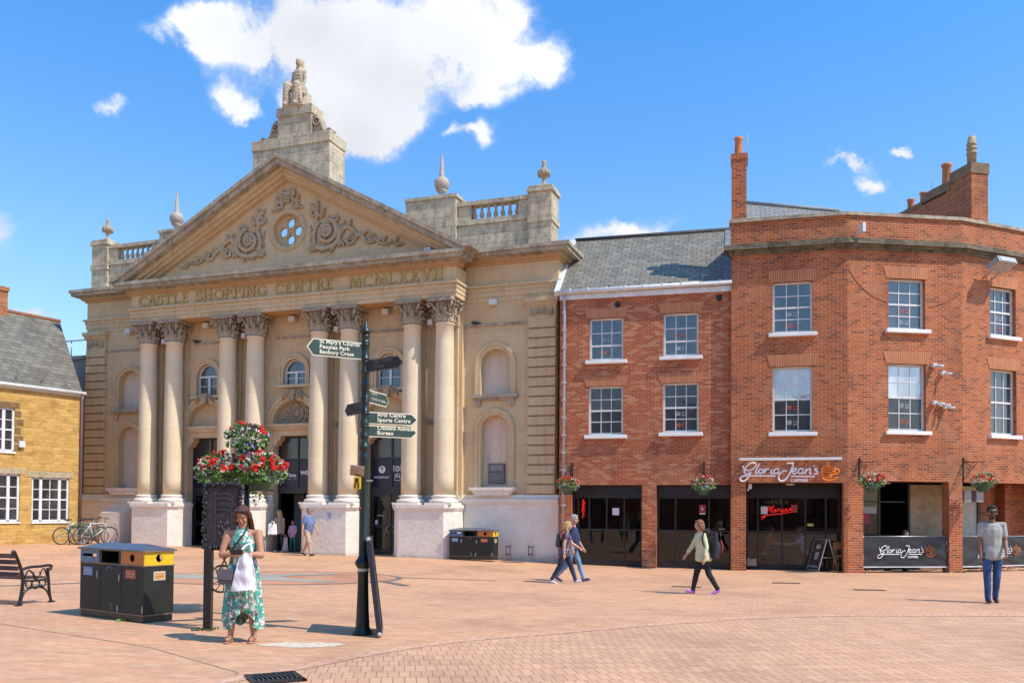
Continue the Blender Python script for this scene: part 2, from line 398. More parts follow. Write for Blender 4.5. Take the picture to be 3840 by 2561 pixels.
def shopglass(name, tint, refl):
    t = NT(name, .02); tr = t.n('ShaderNodeBsdfTransparent'); tr.inputs[0].default_value = (*tint, 1)
    g = t.n('ShaderNodeBsdfGlossy'); g.inputs['Roughness'].default_value = .015
    mx = t.n('ShaderNodeMixShader'); mx.inputs[0].default_value = refl; t.l(tr.outputs[0], mx.inputs[1]); t.l(g.outputs[0], mx.inputs[2]); t.l(mx.outputs[0], t.out.inputs[0]); return t.m
M['shopglass'] = shopglass('shop_glass', (.80, .80, .80), .04)
M['black'] = plain('satin_black_frame', (.012, .012, .013), .4, .2, 4)
M['door_metal'] = plain('charcoal_door_metal', (.022, .024, .030), .4, .2, 4)
M['navy'] = plain('navy_window_vinyl', (.010, .011, .035), .25, .15, 3)
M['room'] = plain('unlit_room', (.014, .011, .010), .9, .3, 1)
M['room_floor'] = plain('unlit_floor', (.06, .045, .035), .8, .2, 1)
M['gold'] = plain('faded_gilding', (.47, .32, .07), .5, .4, 12)
M['iron'] = plain('black_cast_iron', (.014, .013, .015), .38, .4, 15, bump=.3)
M['green_iron'] = plain('dark_green_cast_iron', (.012, .022, .018), .38, .3, 12)
M['sign_green'] = plain('fingerpost_green', (.030, .060, .048), .4, .12, 6)
M['cream_paint'] = plain('cream_sign_paint', (.72, .66, .50), .5, .1, 10)
M['white'] = plain('clean_white', (.88, .87, .86), .5, .04, 5)
M['soft_white'] = plain('off_white_card', (.62, .62, .62), .7, .08, 5)
M['terracotta'] = plain('terracotta_pot', (.50, .17, .075), .8, .25, 8, bump=.1)
M['clay_buff'] = plain('buff_clay_pot', (.36, .27, .15), .8, .3, 8)
M['steel'] = plain('galvanised_steel', (.42, .43, .43), .4, .15, 12, metal=.7)
M['grey_metal'] = plain('grey_lamp_body', (.36, .36, .34), .5, .15, 9)
M['orange_logo'] = plain('orange_sign_enamel', (.90, .24, .015), .5, .05, 5)
M['plywood'] = plain('plywood_sheet', (.46, .33, .19), .8, .22, 6, bump=.1)
M['neon'] = plain('red_neon_tube', (1, .02, .015), .4, 0, 5, emit=1.0)
M['red_poster'] = plain('red_poster', (.35, .03, .035), .5, .3, 14)
M['cedar'] = plain('bench_timber', (.075, .03, .02), .55, .4, 20)
# ------------------------------------------------------------------ the square
def sheet(name, mat, poly, dz, kind='structure', step=None):
    """flat ground sheet following gz"""
    mb = MB(); tri = tessellate_polygon([[Vector((a, b, 0)) for a, b in poly]])
    mb.add([(a, b, gz(a, b) + dz) for a, b in poly], [tuple(t) for t in tri])
    o = mb.build(name, mat); tag(o, kind=kind); return o
def paving(name, cols, mortar, bw, rh, ms, rot, dark_joint=.7, blot=.35):
    t = NT(name, .85); ob = t.coord('Object'); v = t.map(ob, rot=(0, 0, rot))
    w = t.n('ShaderNodeTexNoise'); w.inputs['Scale'].default_value = .25; t.l(ob, w.inputs['Vector'])
    add = t.n('ShaderNodeVectorMath'); add.operation = 'MULTIPLY_ADD'; t.l(w.outputs['Color'], add.inputs[0]); add.inputs[1].default_value = (.12, .12, 0); t.l(v, add.inputs[2])
    b = t.n('ShaderNodeTexBrick'); b.offset = .5; b.inputs['Scale'].default_value = 1; b.inputs['Brick Width'].default_value = bw; b.inputs['Row Height'].default_value = rh
    b.inputs['Mortar Size'].default_value = ms; b.inputs['Mortar Smooth'].default_value = .2; b.inputs['Bias'].default_value = 0
    b.inputs['Color1'].default_value = (*cols[0], 1); b.inputs['Color2'].default_value = (*cols[1], 1); b.inputs['Mortar'].default_value = (*mortar, 1)
    t.l(add.outputs[0], b.inputs['Vector'])
    c = b.outputs['Color']
    cell = t.n('ShaderNodeTexBrick'); cell.offset = .5; cell.inputs['Scale'].default_value = 1; cell.inputs['Brick Width'].default_value = bw; cell.inputs['Row Height'].default_value = rh
    cell.inputs['Mortar Size'].default_value = 0; cell.inputs['Color1'].default_value = (0, 0, 0, 1); cell.inputs['Color2'].default_value = (1, 1, 1, 1); t.l(add.outputs[0], cell.inputs['Vector'])
    odd = t.ramp(cell.outputs['Color'], [(.72, (0, 0, 0)), (.9, (1, 1, 1))])
    c = t.mix(c, cols[2], t.math('MULTIPLY', t.math('MULTIPLY', odd, t.math('SUBTRACT', 1, b.outputs['Fac'])), .55))
    big = t.noise(ob, .35, 7, .65)
    c = t.mix(c, t.ramp(big, [(.3, (.72, .70, .68)), (.5, (1, 1, 1)), (.7, (1.12, 1.08, 1.02))]), .9, 'MULTIPLY')
    c = t.mix(c, t.ramp(t.noise(t.map(ob, (.5, 3, 1)), 2.5, 6, .75), [(.35, (.80, .78, .76)), (.6, (1.06, 1.04, 1.0))]), .7, 'MULTIPLY')
    spot = t.noise(ob, 1.3, 8, .75, .3)
    c = t.mix(c, (.20, .15, .11), t.math('MULTIPLY', t.ramp(spot, [(.56, (0, 0, 0)), (.72, (1, 1, 1))]), blot))
    gum = t.noise(ob, 9, 2, .5)
    c = t.mix(c, (.16, .12, .09), t.math('MULTIPLY', t.ramp(gum, [(.73, (0, 0, 0)), (.76, (1, 1, 1))]), .5))
    c = t.mix(c, (.66, .55, .43), t.math('MULTIPLY', t.ramp(t.noise(ob, 5, 3, .5), [(.74, (0, 0, 0)), (.78, (1, 1, 1))]), .35))
    t.color(c); t.bump(t.math('ADD', t.math('MULTIPLY', b.outputs['Fac'], -1), t.math('MULTIPLY', t.noise(ob, 40, 4), .5)), .4, .006)
    return t.m
M['pave'] = paving('square_brick_pavers', ((.56, .295, .163), (.70, .405, .238), (.58, .24, .13)), (.43, .235, .14), .21, .105, .005, R(16))
M['pave_road'] = paving('carriageway_brick_pavers', ((.57, .315, .185), (.67, .39, .235), (.48, .25, .155)), (.33, .165, .10), .108, .30, .0055, R(-8), blot=.3)
M['kerb'] = paving('edging_brick_pavers', ((.64, .34, .21), (.68, .42, .29), (.66, .27, .15)), (.36, .2, .14), .105, .21, .007, R(30), blot=.1)
M['inlay_grey'] = paving('grey_inlay_setts', ((.33, .31, .25), (.40, .38, .31), (.3, .28, .24)), (.30, .26, .2), .2, .1, .004, R(20))
M['inlay_red'] = paving('red_inlay_setts', ((.56, .24, .13), (.60, .29, .17), (.5, .22, .13)), (.40, .2, .13), .2, .1, .004, R(20))
M['inlay_dark'] = plain('charcoal_inlay_setts', (.17, .14, .12), .85, .25, 9)

g = MB(); n = 60
xs = [-900, -200, -60] + [lerp(-40, 40, i / 56) for i in range(57)] + [60, 200, 900]
ys = [-900, -200, -30] + [lerp(-10, 60, i / 49) for i in range(50)] + [90, 250, 900]
g.add([(x, y, gz(x, y)) for y in ys for x in xs], [(j * len(xs) + i, j * len(xs) + i + 1, (j + 1) * len(xs) + i + 1, (j + 1) * len(xs) + i) for j in range(len(ys) - 1) for i in range(len(xs) - 1)])
tag(g.build('ground', M['pave']), kind='structure')
# the carriageway edge curves across the foreground
edge = [(-5.6, -2), (-4.4, 2.5), (-3.5, 5.5), (-2.75, 7.6), (-2.04, 8.68), (-1.32, 9.74), (-.45, 10.6), (.41, 11.12), (1.96, 12.07), (3.4, 12.85), (4.91, 13.31), (6.89, 13.45), (9.5, 13.5), (14, 13.3), (30, 12)]
sp = spline([(x, y, 0) for x, y in edge], 4)
sheet('carriageway', M['pave_road'], [(p.x, p.y) for p in sp] + [(30, -12), (-5.6, -12)], .004)
mb = MB(); L = []
for i, p in enumerate(sp):
    d = (sp[min(i + 1, len(sp) - 1)] - sp[max(i - 1, 0)]).normalized(); nn = Vector((-d.y, d.x, 0)); L.append((p, p + nn * .2))
mb.add([(*q.xy, .008) for a, b in L for q in (a, b)], [(2 * i, 2 * i + 1, 2 * i + 3, 2 * i + 2) for i in range(len(L) - 1)])
tag(mb.build('kerb', M['kerb']), kind='structure')
# leaf shaped inlay in the paving of the square
def at_in(x, y): return (x, y)
cx, cy = -5.55, 20.0
mb = MB()
def ell(rx, ry, n=48, c=(0, 0)): return [(cx + c[0] + rx * math.cos(2 * math.pi * i / n), cy + c[1] + ry * math.sin(2 * math.pi * i / n)) for i in range(n)]
def flat(poly, mi, dz, holes=()):
    mb.mi = mi; loops = [poly] + list(holes); fl = [p for l in loops for p in l]
    tri = tessellate_polygon([[Vector((a, b, 0)) for a, b in l] for l in loops]); mb.add([(a, b, gz(a, b) + dz) for a, b in fl], [tuple(t) for t in tri])
flat(ell(3.05, 2.0), 0, .004, [ell(2.9, 1.86)])
flat(ell(2.9, 1.86), 1, .005)
flat([(cx - 2.9, cy - .5), (cx - .4, cy - .62), (cx + 1.5, cy - 1.25), (cx + 1.9, cy - 1.0), (cx + .6, cy - .3), (cx + .2, cy + .3), (cx + 1.5, cy + 1.2), (cx + 1.1, cy + 1.5), (cx - .6, cy + .7), (cx - 2.9, cy + .75)], 2, .008)
flat([(cx + 3.3, cy - 1.9), (cx + 3.45, cy - 1.75), (cx + 2.75, cy - .62), (cx + 2.6, cy - .72)], 0, .008)
flat([(cx + 2.9, cy + .3), (cx + 5.2, cy + .05), (cx + 5.2, cy + .12), (cx + 2.9, cy + .42)], 0, .006)
flat([(cx - 2.6, cy - 1.1), (cx - 7.3, cy - 4.3), (cx - 7.2, cy - 4.45), (cx - 2.5, cy - 1.25)], 0, .006)
tag(mb.build('paving_inlay', [M['inlay_dark'], M['inlay_red'], M['inlay_grey']]), kind='structure')
mb = MB(); jl = [Vector((a, b, 0)) for a, b in ((-12, 15.6), (-9.5, 13.7), (-7.0, 11.9), (-4.12, 9.97), (-2.66, 8.5), (-2.5, 7.9))]
for i in range(5):
    a, b = jl[i], jl[i + 1]; n_ = (b - a).normalized().cross(Vector((0, 0, 1))) * .014; mb.add([(p.x, p.y, .003) for p in (a - n_, b - n_, b + n_, a + n_)], [(0, 1, 2, 3)])
tag(mb.build('paving_joint', plain('dark_joint_sand', (.36, .21, .125), .9, .3, 9)), kind='structure')
mb = MB(); P = [(-2.85 + .42 * math.cos(a) * (1 + .35 * rnd.random()) + .5 * 0, 10.25 + .16 * math.sin(a) * (1 + .5 * rnd.random())) for a in [i * .35 for i in range(18)]]
P = [(x + .42, y - .03) for x, y in P]
mb.add([(x, y, .004) for x, y in P], [tuple(t) for t in tessellate_polygon([[Vector((a, b, 0)) for a, b in P]])])
tag(mb.build('pale_stain', plain('pale_spill', (.62, .50, .37), .9, .3, 14)), kind='structure')

# ------------------------------------------------------------------ the shopping centre
PH = R(19.7)
castle = thing('shopping_centre', 'cream stone shopping centre with columned front and carved triangular pediment', 'building', (-7.791, 31.453, 0), -PH)
S, TR = M['stone'], M['stone_trim']

# wing walls with blind niches, and the wall between the columns
DX = [-3.82, 0, 3.8]
def door_outline(cx):
    return [(cx - .85, -.1), (cx + .85, -.1), (cx + .85, 3.78), (cx + .80, 3.86), (cx + .74, 3.88), (cx + .70, 4.0), (cx + .60, 4.04), (cx + .55, 4.2),
            (cx - .55, 4.2), (cx - .60, 4.04), (cx - .70, 4.0), (cx - .74, 3.88), (cx - .80, 3.86), (cx - .85, 3.78)]
def win_outline(cx, i): return arch(cx, .94, 6.02 if i == 1 else 5.76, 6.96)
def tymp(cx, r=.86): return [(cx + r * math.cos(math.pi * i / 16), 4.62 + r * math.sin(math.pi * i / 16)) for i in range(17)]
for s in (-1, 1):
    mb = MB(); a, b = sorted((s * 6.5, s * 9.8)); c = s * 7.66
    mb.holed(rect(a, b, 1.6, 10.0), [arch(c, 1.05, 5.40, 6.93), arch(c, .98, 2.32, 4.73)], 0, .32)
    o = mb.build('wing_wall', S, castle)
    for (w, z0, zt) in ((1.05, 5.40, 6.93), (.98, 2.32, 4.73)):
        mb = MB(); mb.prism(rect(c - w / 2 - .04, c + w / 2 + .04, z0 - .04, zt + .04), .26, .31); nb = mb.build('niche', M['niche'], castle)
        mb = MB(); o2 = arch(c, w + .40, z0 - .001, zt + .2)[1:]; i2 = arch(c, w, z0 - .001, zt)[1:]
        # moulded surround: two stepped bands
        for (e0, e1, yy) in ((0, .11, -.035), (.11, .2, -.07)):
            ou = arch(c, w + 2 * e1, z0, zt + e1, 20); inn = arch(c, w + 2 * e0, z0, zt + e0, 20)
            k = len(ou); ou = [ou[1]] + ou[2:] + [ou[0]]; inn = [inn[1]] + inn[2:] + [inn[0]]
            k = len(ou)
            mb.add([(x, yy, z) for x, z in ou] + [(x, yy, z) for x, z in inn] + [(x, 0, z) for x, z in ou] + [(x, .02, z) for x, z in inn],
                   [(i, i + 1, k + i + 1, k + i) for i in range(k - 1)] + [(i, i + 1, 2 * k + i + 1, 2 * k + i) for i in range(k - 1)] + [(k + i, k + i + 1, 3 * k + i + 1, 3 * k + i) for i in range(k - 1)])
        mb.build('niche_surround', TR, nb)
    mb = MB(); mb.box(c - .82, c + .82, -.16, 0.02, 5.30, 5.40).box(c - .72, c + .72, -.09, .02, 5.22, 5.30)
    for q in (-.6, .6): mb.box(c + q - .09, c + q + .09, -.08, .02, 5.02, 5.22)
    mb.build('niche_sill', M['coping'], castle)
    mb = MB(); mb.box(c - .80, c + .80, -.34, .0, 2.22, 2.32).prism([(c - .74, 2.22), (c - .6, 2.06), (c + .6, 2.06), (c + .74, 2.22)], -.28, .02)
    mb.build('niche_sill', M['white_paint'], castle)
    # banded pilaster at the outer edge
    p0, p1 = sorted((s * 8.82, s * 9.78)); mb = MB(); mb.box(p0 + .03, p1 - .03, -.03, .04, 2.0, 7.78)
    z = 2.12
    while z < 7.6: mb.bevbox(p0, p1, -.125, .0, z, z + .272, .016); z += .318
    mb.box(p0, p1, -.10, .02, 7.80, 8.22)
    pil = mb.build('banded_pilaster', TR, castle)
    mb = MB(); mb.box(p0 - .05, p1 + .05, -.18, .02, 8.26, 8.36).box(p0 - .1, p1 + .1, -.24, .02, 8.36, 8.5).box(p0 - .02, p1 + .02, -.14, .02, 8.20, 8.26)
    mb.build('pilaster_cap', TR, pil)
    # swag carving on the cap panel
    mb = MB(); m0 = (p0 + p1) / 2
    sw = [(-.36, .1), (-.3, -.08), (-.2, .02), (-.1, .1), (0, -.02), (.1, .1), (.2, .02), (.3, -.08), (.36, .1)]
    mb.tube(spline([(m0 + x, -.125, 8.0 + z * 1.2) for x, z in sw], 4), .035, 6)
    for x in (-.33, .33): mb.torus((m0 + x, -.12, 7.98), .07, .028, n=12, k=6)
    for x in (-.22, -.12, 0, .12, .22): mb.ball((m0 + x, -.13, 7.99 + .03 * math.cos(x * 30)), .04, 1)
    mb.build('swag_carving', M['carving'], pil)
    # string course
    mb = MB(); mb.box(*sorted((s * 6.45, s * 8.82)), -.05, .02, 7.70, 7.77); mb.build('string_course', M['coping'], castle)
    # painted plinth
    mb = MB(); q0, q1 = sorted((s * 6.45, s * 9.92)); mb.box(q0, q1, -.16, .0, -.3, 1.78)
    mb.box(q0, q1, -.20, .0, 1.78, 1.84).prism([(-.22, 1.84), (-.02, 1.84), (-.02, 2.08), (-.10, 2.08), (-.13, 1.98), (-.22, 1.93)], q0, q1, 'x')
    mb.build('painted_plinth', M['white_paint'], castle)
    mb = MB(); k0, k1 = (c - .58, c + .38) if s < 0 else (6.62, 7.45); mb.prism([(-.8, -.1), (0, -.1), (0, 1.60), (-.12, 1.58), (-.62, 1.40), (-.8, 1.38)] if s < 0 else [(-.5, -.1), (0, -.1), (0, 1.36), (-.4, 1.28), (-.5, 1.2)], k0, k1, 'x')
    if s < 0: mb.build('plinth_block', M['white_paint'], castle)
# central wall
mb = MB(); holes = [door_outline(x) for x in DX] + [win_outline(x, i) for i, x in enumerate(DX)] + [tymp(x) for x in DX]
# doors and outer edge must not touch: openings reach the ground as their own sheet
outer = [(-6.55, -.1)]
for x in DX:
    d = door_outline(x); outer += [d[0]] + [(q[0], q[1]) for q in reversed(d[2:])] + [d[1]]
outer += [(6.55, -.1), (6.55, 8.55), (-6.55, 8.55)]
mb.holed(outer, [win_outline(x, i) for i, x in enumerate(DX)] + [tymp(x) for x in DX], -.2, .4, back=True)
mb.build('portico_wall', S, castle)
mb = MB()
edges = [-6.5] + [v for x in DX for v in (x - .85, x + .85)] + [6.5]
for i in range(0, 8, 2):
    mb.box(edges[i] + .003, edges[i + 1] - .003, -.225, -.19, -.1, 2.06).box(edges[i] + .003, edges[i + 1] - .003, -.25, -.19, 1.98, 2.06)
mb.build('painted_wall_base', M['white_paint'], castle)
for i, x in enumerate(DX):
    # recessed lunette over the door and its surround
    mb = MB(); mb.box(x - .9, x + .9, .02, .07, 4.58, 5.5); t0 = mb.build('lunette', M['stone_trim'] if i != 1 else M['carving'], castle)
    mb = MB()
    for (r0, r1, yy) in ((.86, .98, -.26), (.98, 1.10, -.31)):
        k = 25; ou = [(x + r1 * math.cos(math.pi * j / 24), 4.62 + r1 * math.sin(math.pi * j / 24)) for j in range(25)]
        inn = [(x + r0 * math.cos(math.pi * j / 24), 4.62 + r0 * math.sin(math.pi * j / 24)) for j in range(25)]
        mb.add([(a, yy, b) for a, b in ou] + [(a, yy, b) for a, b in inn] + [(a, -.19, b) for a, b in ou] + [(a, -.19, b) for a, b in inn],
               [(j, j + 1, k + j + 1, k + j) for j in range(k - 1)] + [(j, j + 1, 2 * k + j + 1, 2 * k + j) for j in range(k - 1)] + [(k + j, k + j + 1, 3 * k + j + 1, 3 * k + j) for j in range(k - 1)])
    mb.box(x - 1.16, x + 1.16, -.34, -.19, 4.52, 4.62).box(x - 1.1, x + 1.1, -.28, -.19, 4.42, 4.52)
    for q in (-1, 1):
        mb.box(x + q * 1.0 - .13, x + q * 1.0 + .13, -.27, -.19, 2.08, 4.40)
        mb.prism([(x + q * .86, 3.6), (x + q * .99, 3.6), (x + q * .99, 3.8), (x + q * .82, 3.8)], -.26, -.18)
    mb.build('door_surround', TR, castle)
    # keystone with leaves
    mb = MB(); mb.prism([(x - .09, 5.45), (x + .09, 5.45), (x + .15, 5.82), (x - .15, 5.82)], -.42, -.19)
    for q in (-1, 1):
        mb.torus((x + q * .12, -.42, 5.76), .055, .03, n=10, k=6)
        mb.tube(spline([(x + q * .16, -.34, 5.7), (x + q * .26, -.36, 5.76), (x + q * .36, -.33, 5.68), (x + q * .44, -.3, 5.54), (x + q * .40, -.3, 5.47)], 3), [.05] * 4 + [.045] * 4 + [.03] * 5, 6)
        for k in range(3): mb.ball((x + q * (.22 + .08 * k), -.37, 5.66 - .05 * k), (.05, .04, .07), 1)
    mb.build('keystone_carving', M['carving'], castle)
    # arched window
    w = empty('arched_window', (x, 0, 0), 0, castle); zb = 6.02 if i == 1 else 5.76
    mb = MB()
    for (e0, e1, yy) in ((.0, .10, -.235), (.10, .19, -.275)):
        ou = arch(0, .94 + 2 * e1, zb, 6.96 + e1, 20); inn = arch(0, .94 + 2 * e0, zb, 6.96 + e0, 20)
        ou = ou[1:] + ou[:1]; inn = inn[1:] + inn[:1]; k = len(ou)
        mb.add([(a, yy, b) for a, b in ou] + [(a, yy, b) for a, b in inn] + [(a, -.19, b) for a, b in ou] + [(a, -.19, b) for a, b in inn],
               [(j, j + 1, k + j + 1, k + j) for j in range(k - 1)] + [(j, j + 1, 2 * k + j + 1, 2 * k + j) for j in range(k - 1)] + [(k + j, k + j + 1, 3 * k + j + 1, 3 * k + j) for j in range(k - 1)])
    mb.box(-.72, .72, -.33, -.19, zb - .1, zb)
    mb.build('window_surround', TR, w)
    mb = MB(); yf = -.06
    ou = arch(0, .93, zb, 6.955, 18); inn = arch(0, .83, zb + .05, 6.905, 18); mb.holed(ou, [inn], yf, .07)
    mb.box(-.42, .42, yf - .01, yf + .06, 6.46, 6.53).box(-.045, .045, yf - .012, yf + .06, zb + .04, 6.46).box(-.42, -.05, yf + .005, yf + .05, (zb + 6.5) / 2, (zb + 6.5) / 2 + .025).box(.05, .42, yf + .005, yf + .05, (zb + 6.5) / 2, (zb + 6.5) / 2 + .025)
    mb.build('frame', M['plastic_white'], w)
    mb = MB(); mb.prism(arch(0, .86, zb + .02, 6.93, 14), yf + .035, yf + .045); mb.build('pane', M['pane_green'], w)
# escutcheon in the middle lunette
mb = MB(); mb.T = Matrix.Translation((0, .0, 4.98))
mb.torus((0, 0, .02), .17, .035).torus((0, -.01, .02), .26, .04)
mb.ball((0, -.01, .02), (.1, .05, .14), 2); mb.ball((0, 0, .36), (.09, .06, .08), 1)
for q in (-1, 1):
    mb.tube(spline([(q * .26, 0, .2), (q * .42, -.02, .22), (q * .5, -.02, .05), (q * .4, 0, -.02), (q * .36, 0, .08)], 4), .035, 6)
    mb.tube(spline([(q * .3, 0, -.2), (q * .5, -.02, -.1), (q * .68, 0, -.2), (q * .6, 0, -.28), (q * .52, 0, -.2)], 4), .035, 6)
    for k in range(7): mb.ball((q * (.3 + .07 * k), -.01, -.3 + .04 * math.sin(k * 2)), (.045, .035, .05), 1)
mb.build('crest_carving', M['carving'], castle)

# doors
def door(i, x):
    d = empty('entrance_door', (x, 0, 0), 0, castle); y = .1
    mb = MB(); op = i == 1
    mb.box(-.84, -.76, y, y + .08, -.1, 4.2).box(.76, .84, y, y + .08, -.1, 4.2).box(-.76, .76, y, y + .08, 2.12, 2.34)
    mb.box(-.76, .76, y, y + .06, 3.32, 3.38).box(-.03, .03, y - .005, y + .06, 2.34, 4.2).box(-.76, .76, y, y + .08, 4.12, 4.25)
    mb.build('frame', M['door_metal'], d)
    mb = MB(); mb.box(-.76, -.03, y + .03, y + .04, 2.34, 3.32).box(.03, .76, y + .03, y + .04, 2.34, 3.32); mb.build('vinyl_panel', M['navy'], d)
    mb = MB(); mb.box(-.76, -.03, y + .03, y + .04, 3.38, 4.12).box(.03, .76, y + .03, y + .04, 3.38, 4.12); mb.build('pane', M['pane_dark'], d)
    if not op:
        for s in (-1, 1):
            a, b = sorted((s * .015, s * .76)); lf = MB()
            lf.box(a, a + .07, y, y + .05, 0.0, 2.12).box(b - .07, b, y, y + .05, 0, 2.12).box(a + .07, b - .07, y, y + .05, 0, .2).box(a + .07, b - .07, y, y + .05, .95, 1.02).box(a + .07, b - .07, y, y + .05, 2.03, 2.12)
            l = lf.build('door_leaf', M['door_metal'], d)
            p = MB(); p.box(a + .07, b - .07, y + .02, y + .03, .2, .95).box(a + .07, b - .07, y + .02, y + .03, 1.02, 2.03); p.build('pane', M['shopglass'], l)
            h = MB(); h.tube(spline([(s * .05, y - .01, .72), (s * .11, y - .06, .8), (s * .17, y - .07, .88), (s * .11, y - .06, .97), (s * .05, y - .01, 1.05)], 3), .015, 6); h.build('handle', M['steel'], l)
            if i == 2:
                k = MB(); k.box(a + .2, a + .45, y - .002, y + .015, 1.35, 1.37).box(a + .12, a + .22, y + .012, y + .016, 1.05, 1.2)
                k.build('door_sticker', M['soft_white'], l)
    else:
        mb = MB(); mb.box(-.76, -.34, y + .9, y + .94, 0, 2.12); mb.build('side_panel', plain('grey_green_screen', (.16, .18, .16), .5, .1, 2), d)
    # dark hall behind
    return d
dd = [door(i, x) for i, x in enumerate(DX)]
# signs on the vinyl
mb = MB(); T = Matrix.Translation
text_into(mb, 'WELCOME', .21, T((.08, .125, 2.80)), bold=.004)
text_into(mb, 'Quay', .15, T((-.42, .125, 2.74)), bold=.003); scrawl(mb, -.44, -.06, .122, 2.64, .035)
mb.build('window_lettering', M['white'], dd[1])
mb = MB(); mb.lathe([(.0, 0), (.13, 0), (.13, .004), (0, .004)], n=28)
mb2 = MB(); mb2.T = T((-.40, .128, 2.96)) @ Matrix.Rotation(R(90), 4, 'X'); mb2.add(mb.v, mb.f)
mb2.T = Matrix.Identity(4)
text_into(mb2, 'WATERFRONT', .085, T((-.70, .125, 2.66)), bold=.002, spacing=1.05)
# plate, shirt, camera and bed pictograms
mb2.torus((.20, .126, 2.98), .085, .012, flat=.3).torus((.20, .126, 2.98), .05, .01, flat=.3)
for q in (-1, 1): mb2.box(.20 + q * .14 - .012, .20 + q * .14 + .012, .12, .13, 2.88, 3.08)
for q in (-1, 1): mb2.box(.20 + q * .14 - .03, .20 + q * .14 + .03, .12, .13, 3.06, 3.09)
mb2.torus((.15, .126, 2.76), .04, .011, flat=.3).torus((.24, .126, 2.76), .05, .011, flat=.3)
mb2.tube([(.10, .126, 2.70), (.30, .126, 2.70), (.30, .126, 2.58), (.10, .126, 2.58), (.10, .126, 2.70)], .011, 6, flat=.3)
mb2.tube([(.30, .126, 2.66), (.35, .126, 2.70), (.35, .126, 2.58), (.30, .126, 2.62)], .011, 6, flat=.3)
mb2.tube([(.48, .126, 2.88), (.48, .126, 3.02), (.56, .126, 3.09), (.70, .126, 3.02), (.70, .126, 2.88), (.48, .126, 2.88)], .011, 6, flat=.3)
mb2.tube([(.46, .126, 2.78), (.46, .126, 2.56)], .012, 6, flat=.3).tube([(.46, .126, 2.64), (.72, .126, 2.64)], .014, 6, flat=.3).tube([(.72, .126, 2.56), (.72, .126, 2.68)], .012, 6, flat=.3)
mb2.build('window_lettering', M['white'], dd[2])
mb = MB(); mb.tube([(-.40, .118, 2.88), (-.40, .118, 3.04)], .012, 6, flat=.3).tube([(-.46, .118, 2.98), (-.40, .118, 3.045), (-.34, .118, 2.98)], .012, 6, flat=.3)
mb.build('arrow_symbol', M['navy'], dd[2])
# hall interior
mb = MB(); mb.box(-6.4, 6.4, .25, .3, 4.3, 8.5)
mb.box(-6.4, 6.4, 5.9, 6.0, -.1, 4.3).box(-6.45, -6.4, .3, 6, -.1, 4.3).box(6.4, 6.45, .3, 6, -.1, 4.3).box(-6.4, 6.4, .25, 6, 4.25, 4.3)
for a, b in ((-6.4, -4.7), (-2.95, -.88), (.88, 2.93), (4.68, 6.4)): mb.box(a, b, .22, .28, -.1, 4.3)
mb.build('entrance_hall', M['room'], castle)
mb = MB(); mb.box(-6.4, 6.4, .1, 5.9, .18, .2); mb.build('hall_floor', M['room_floor'], castle).location.z = -.17

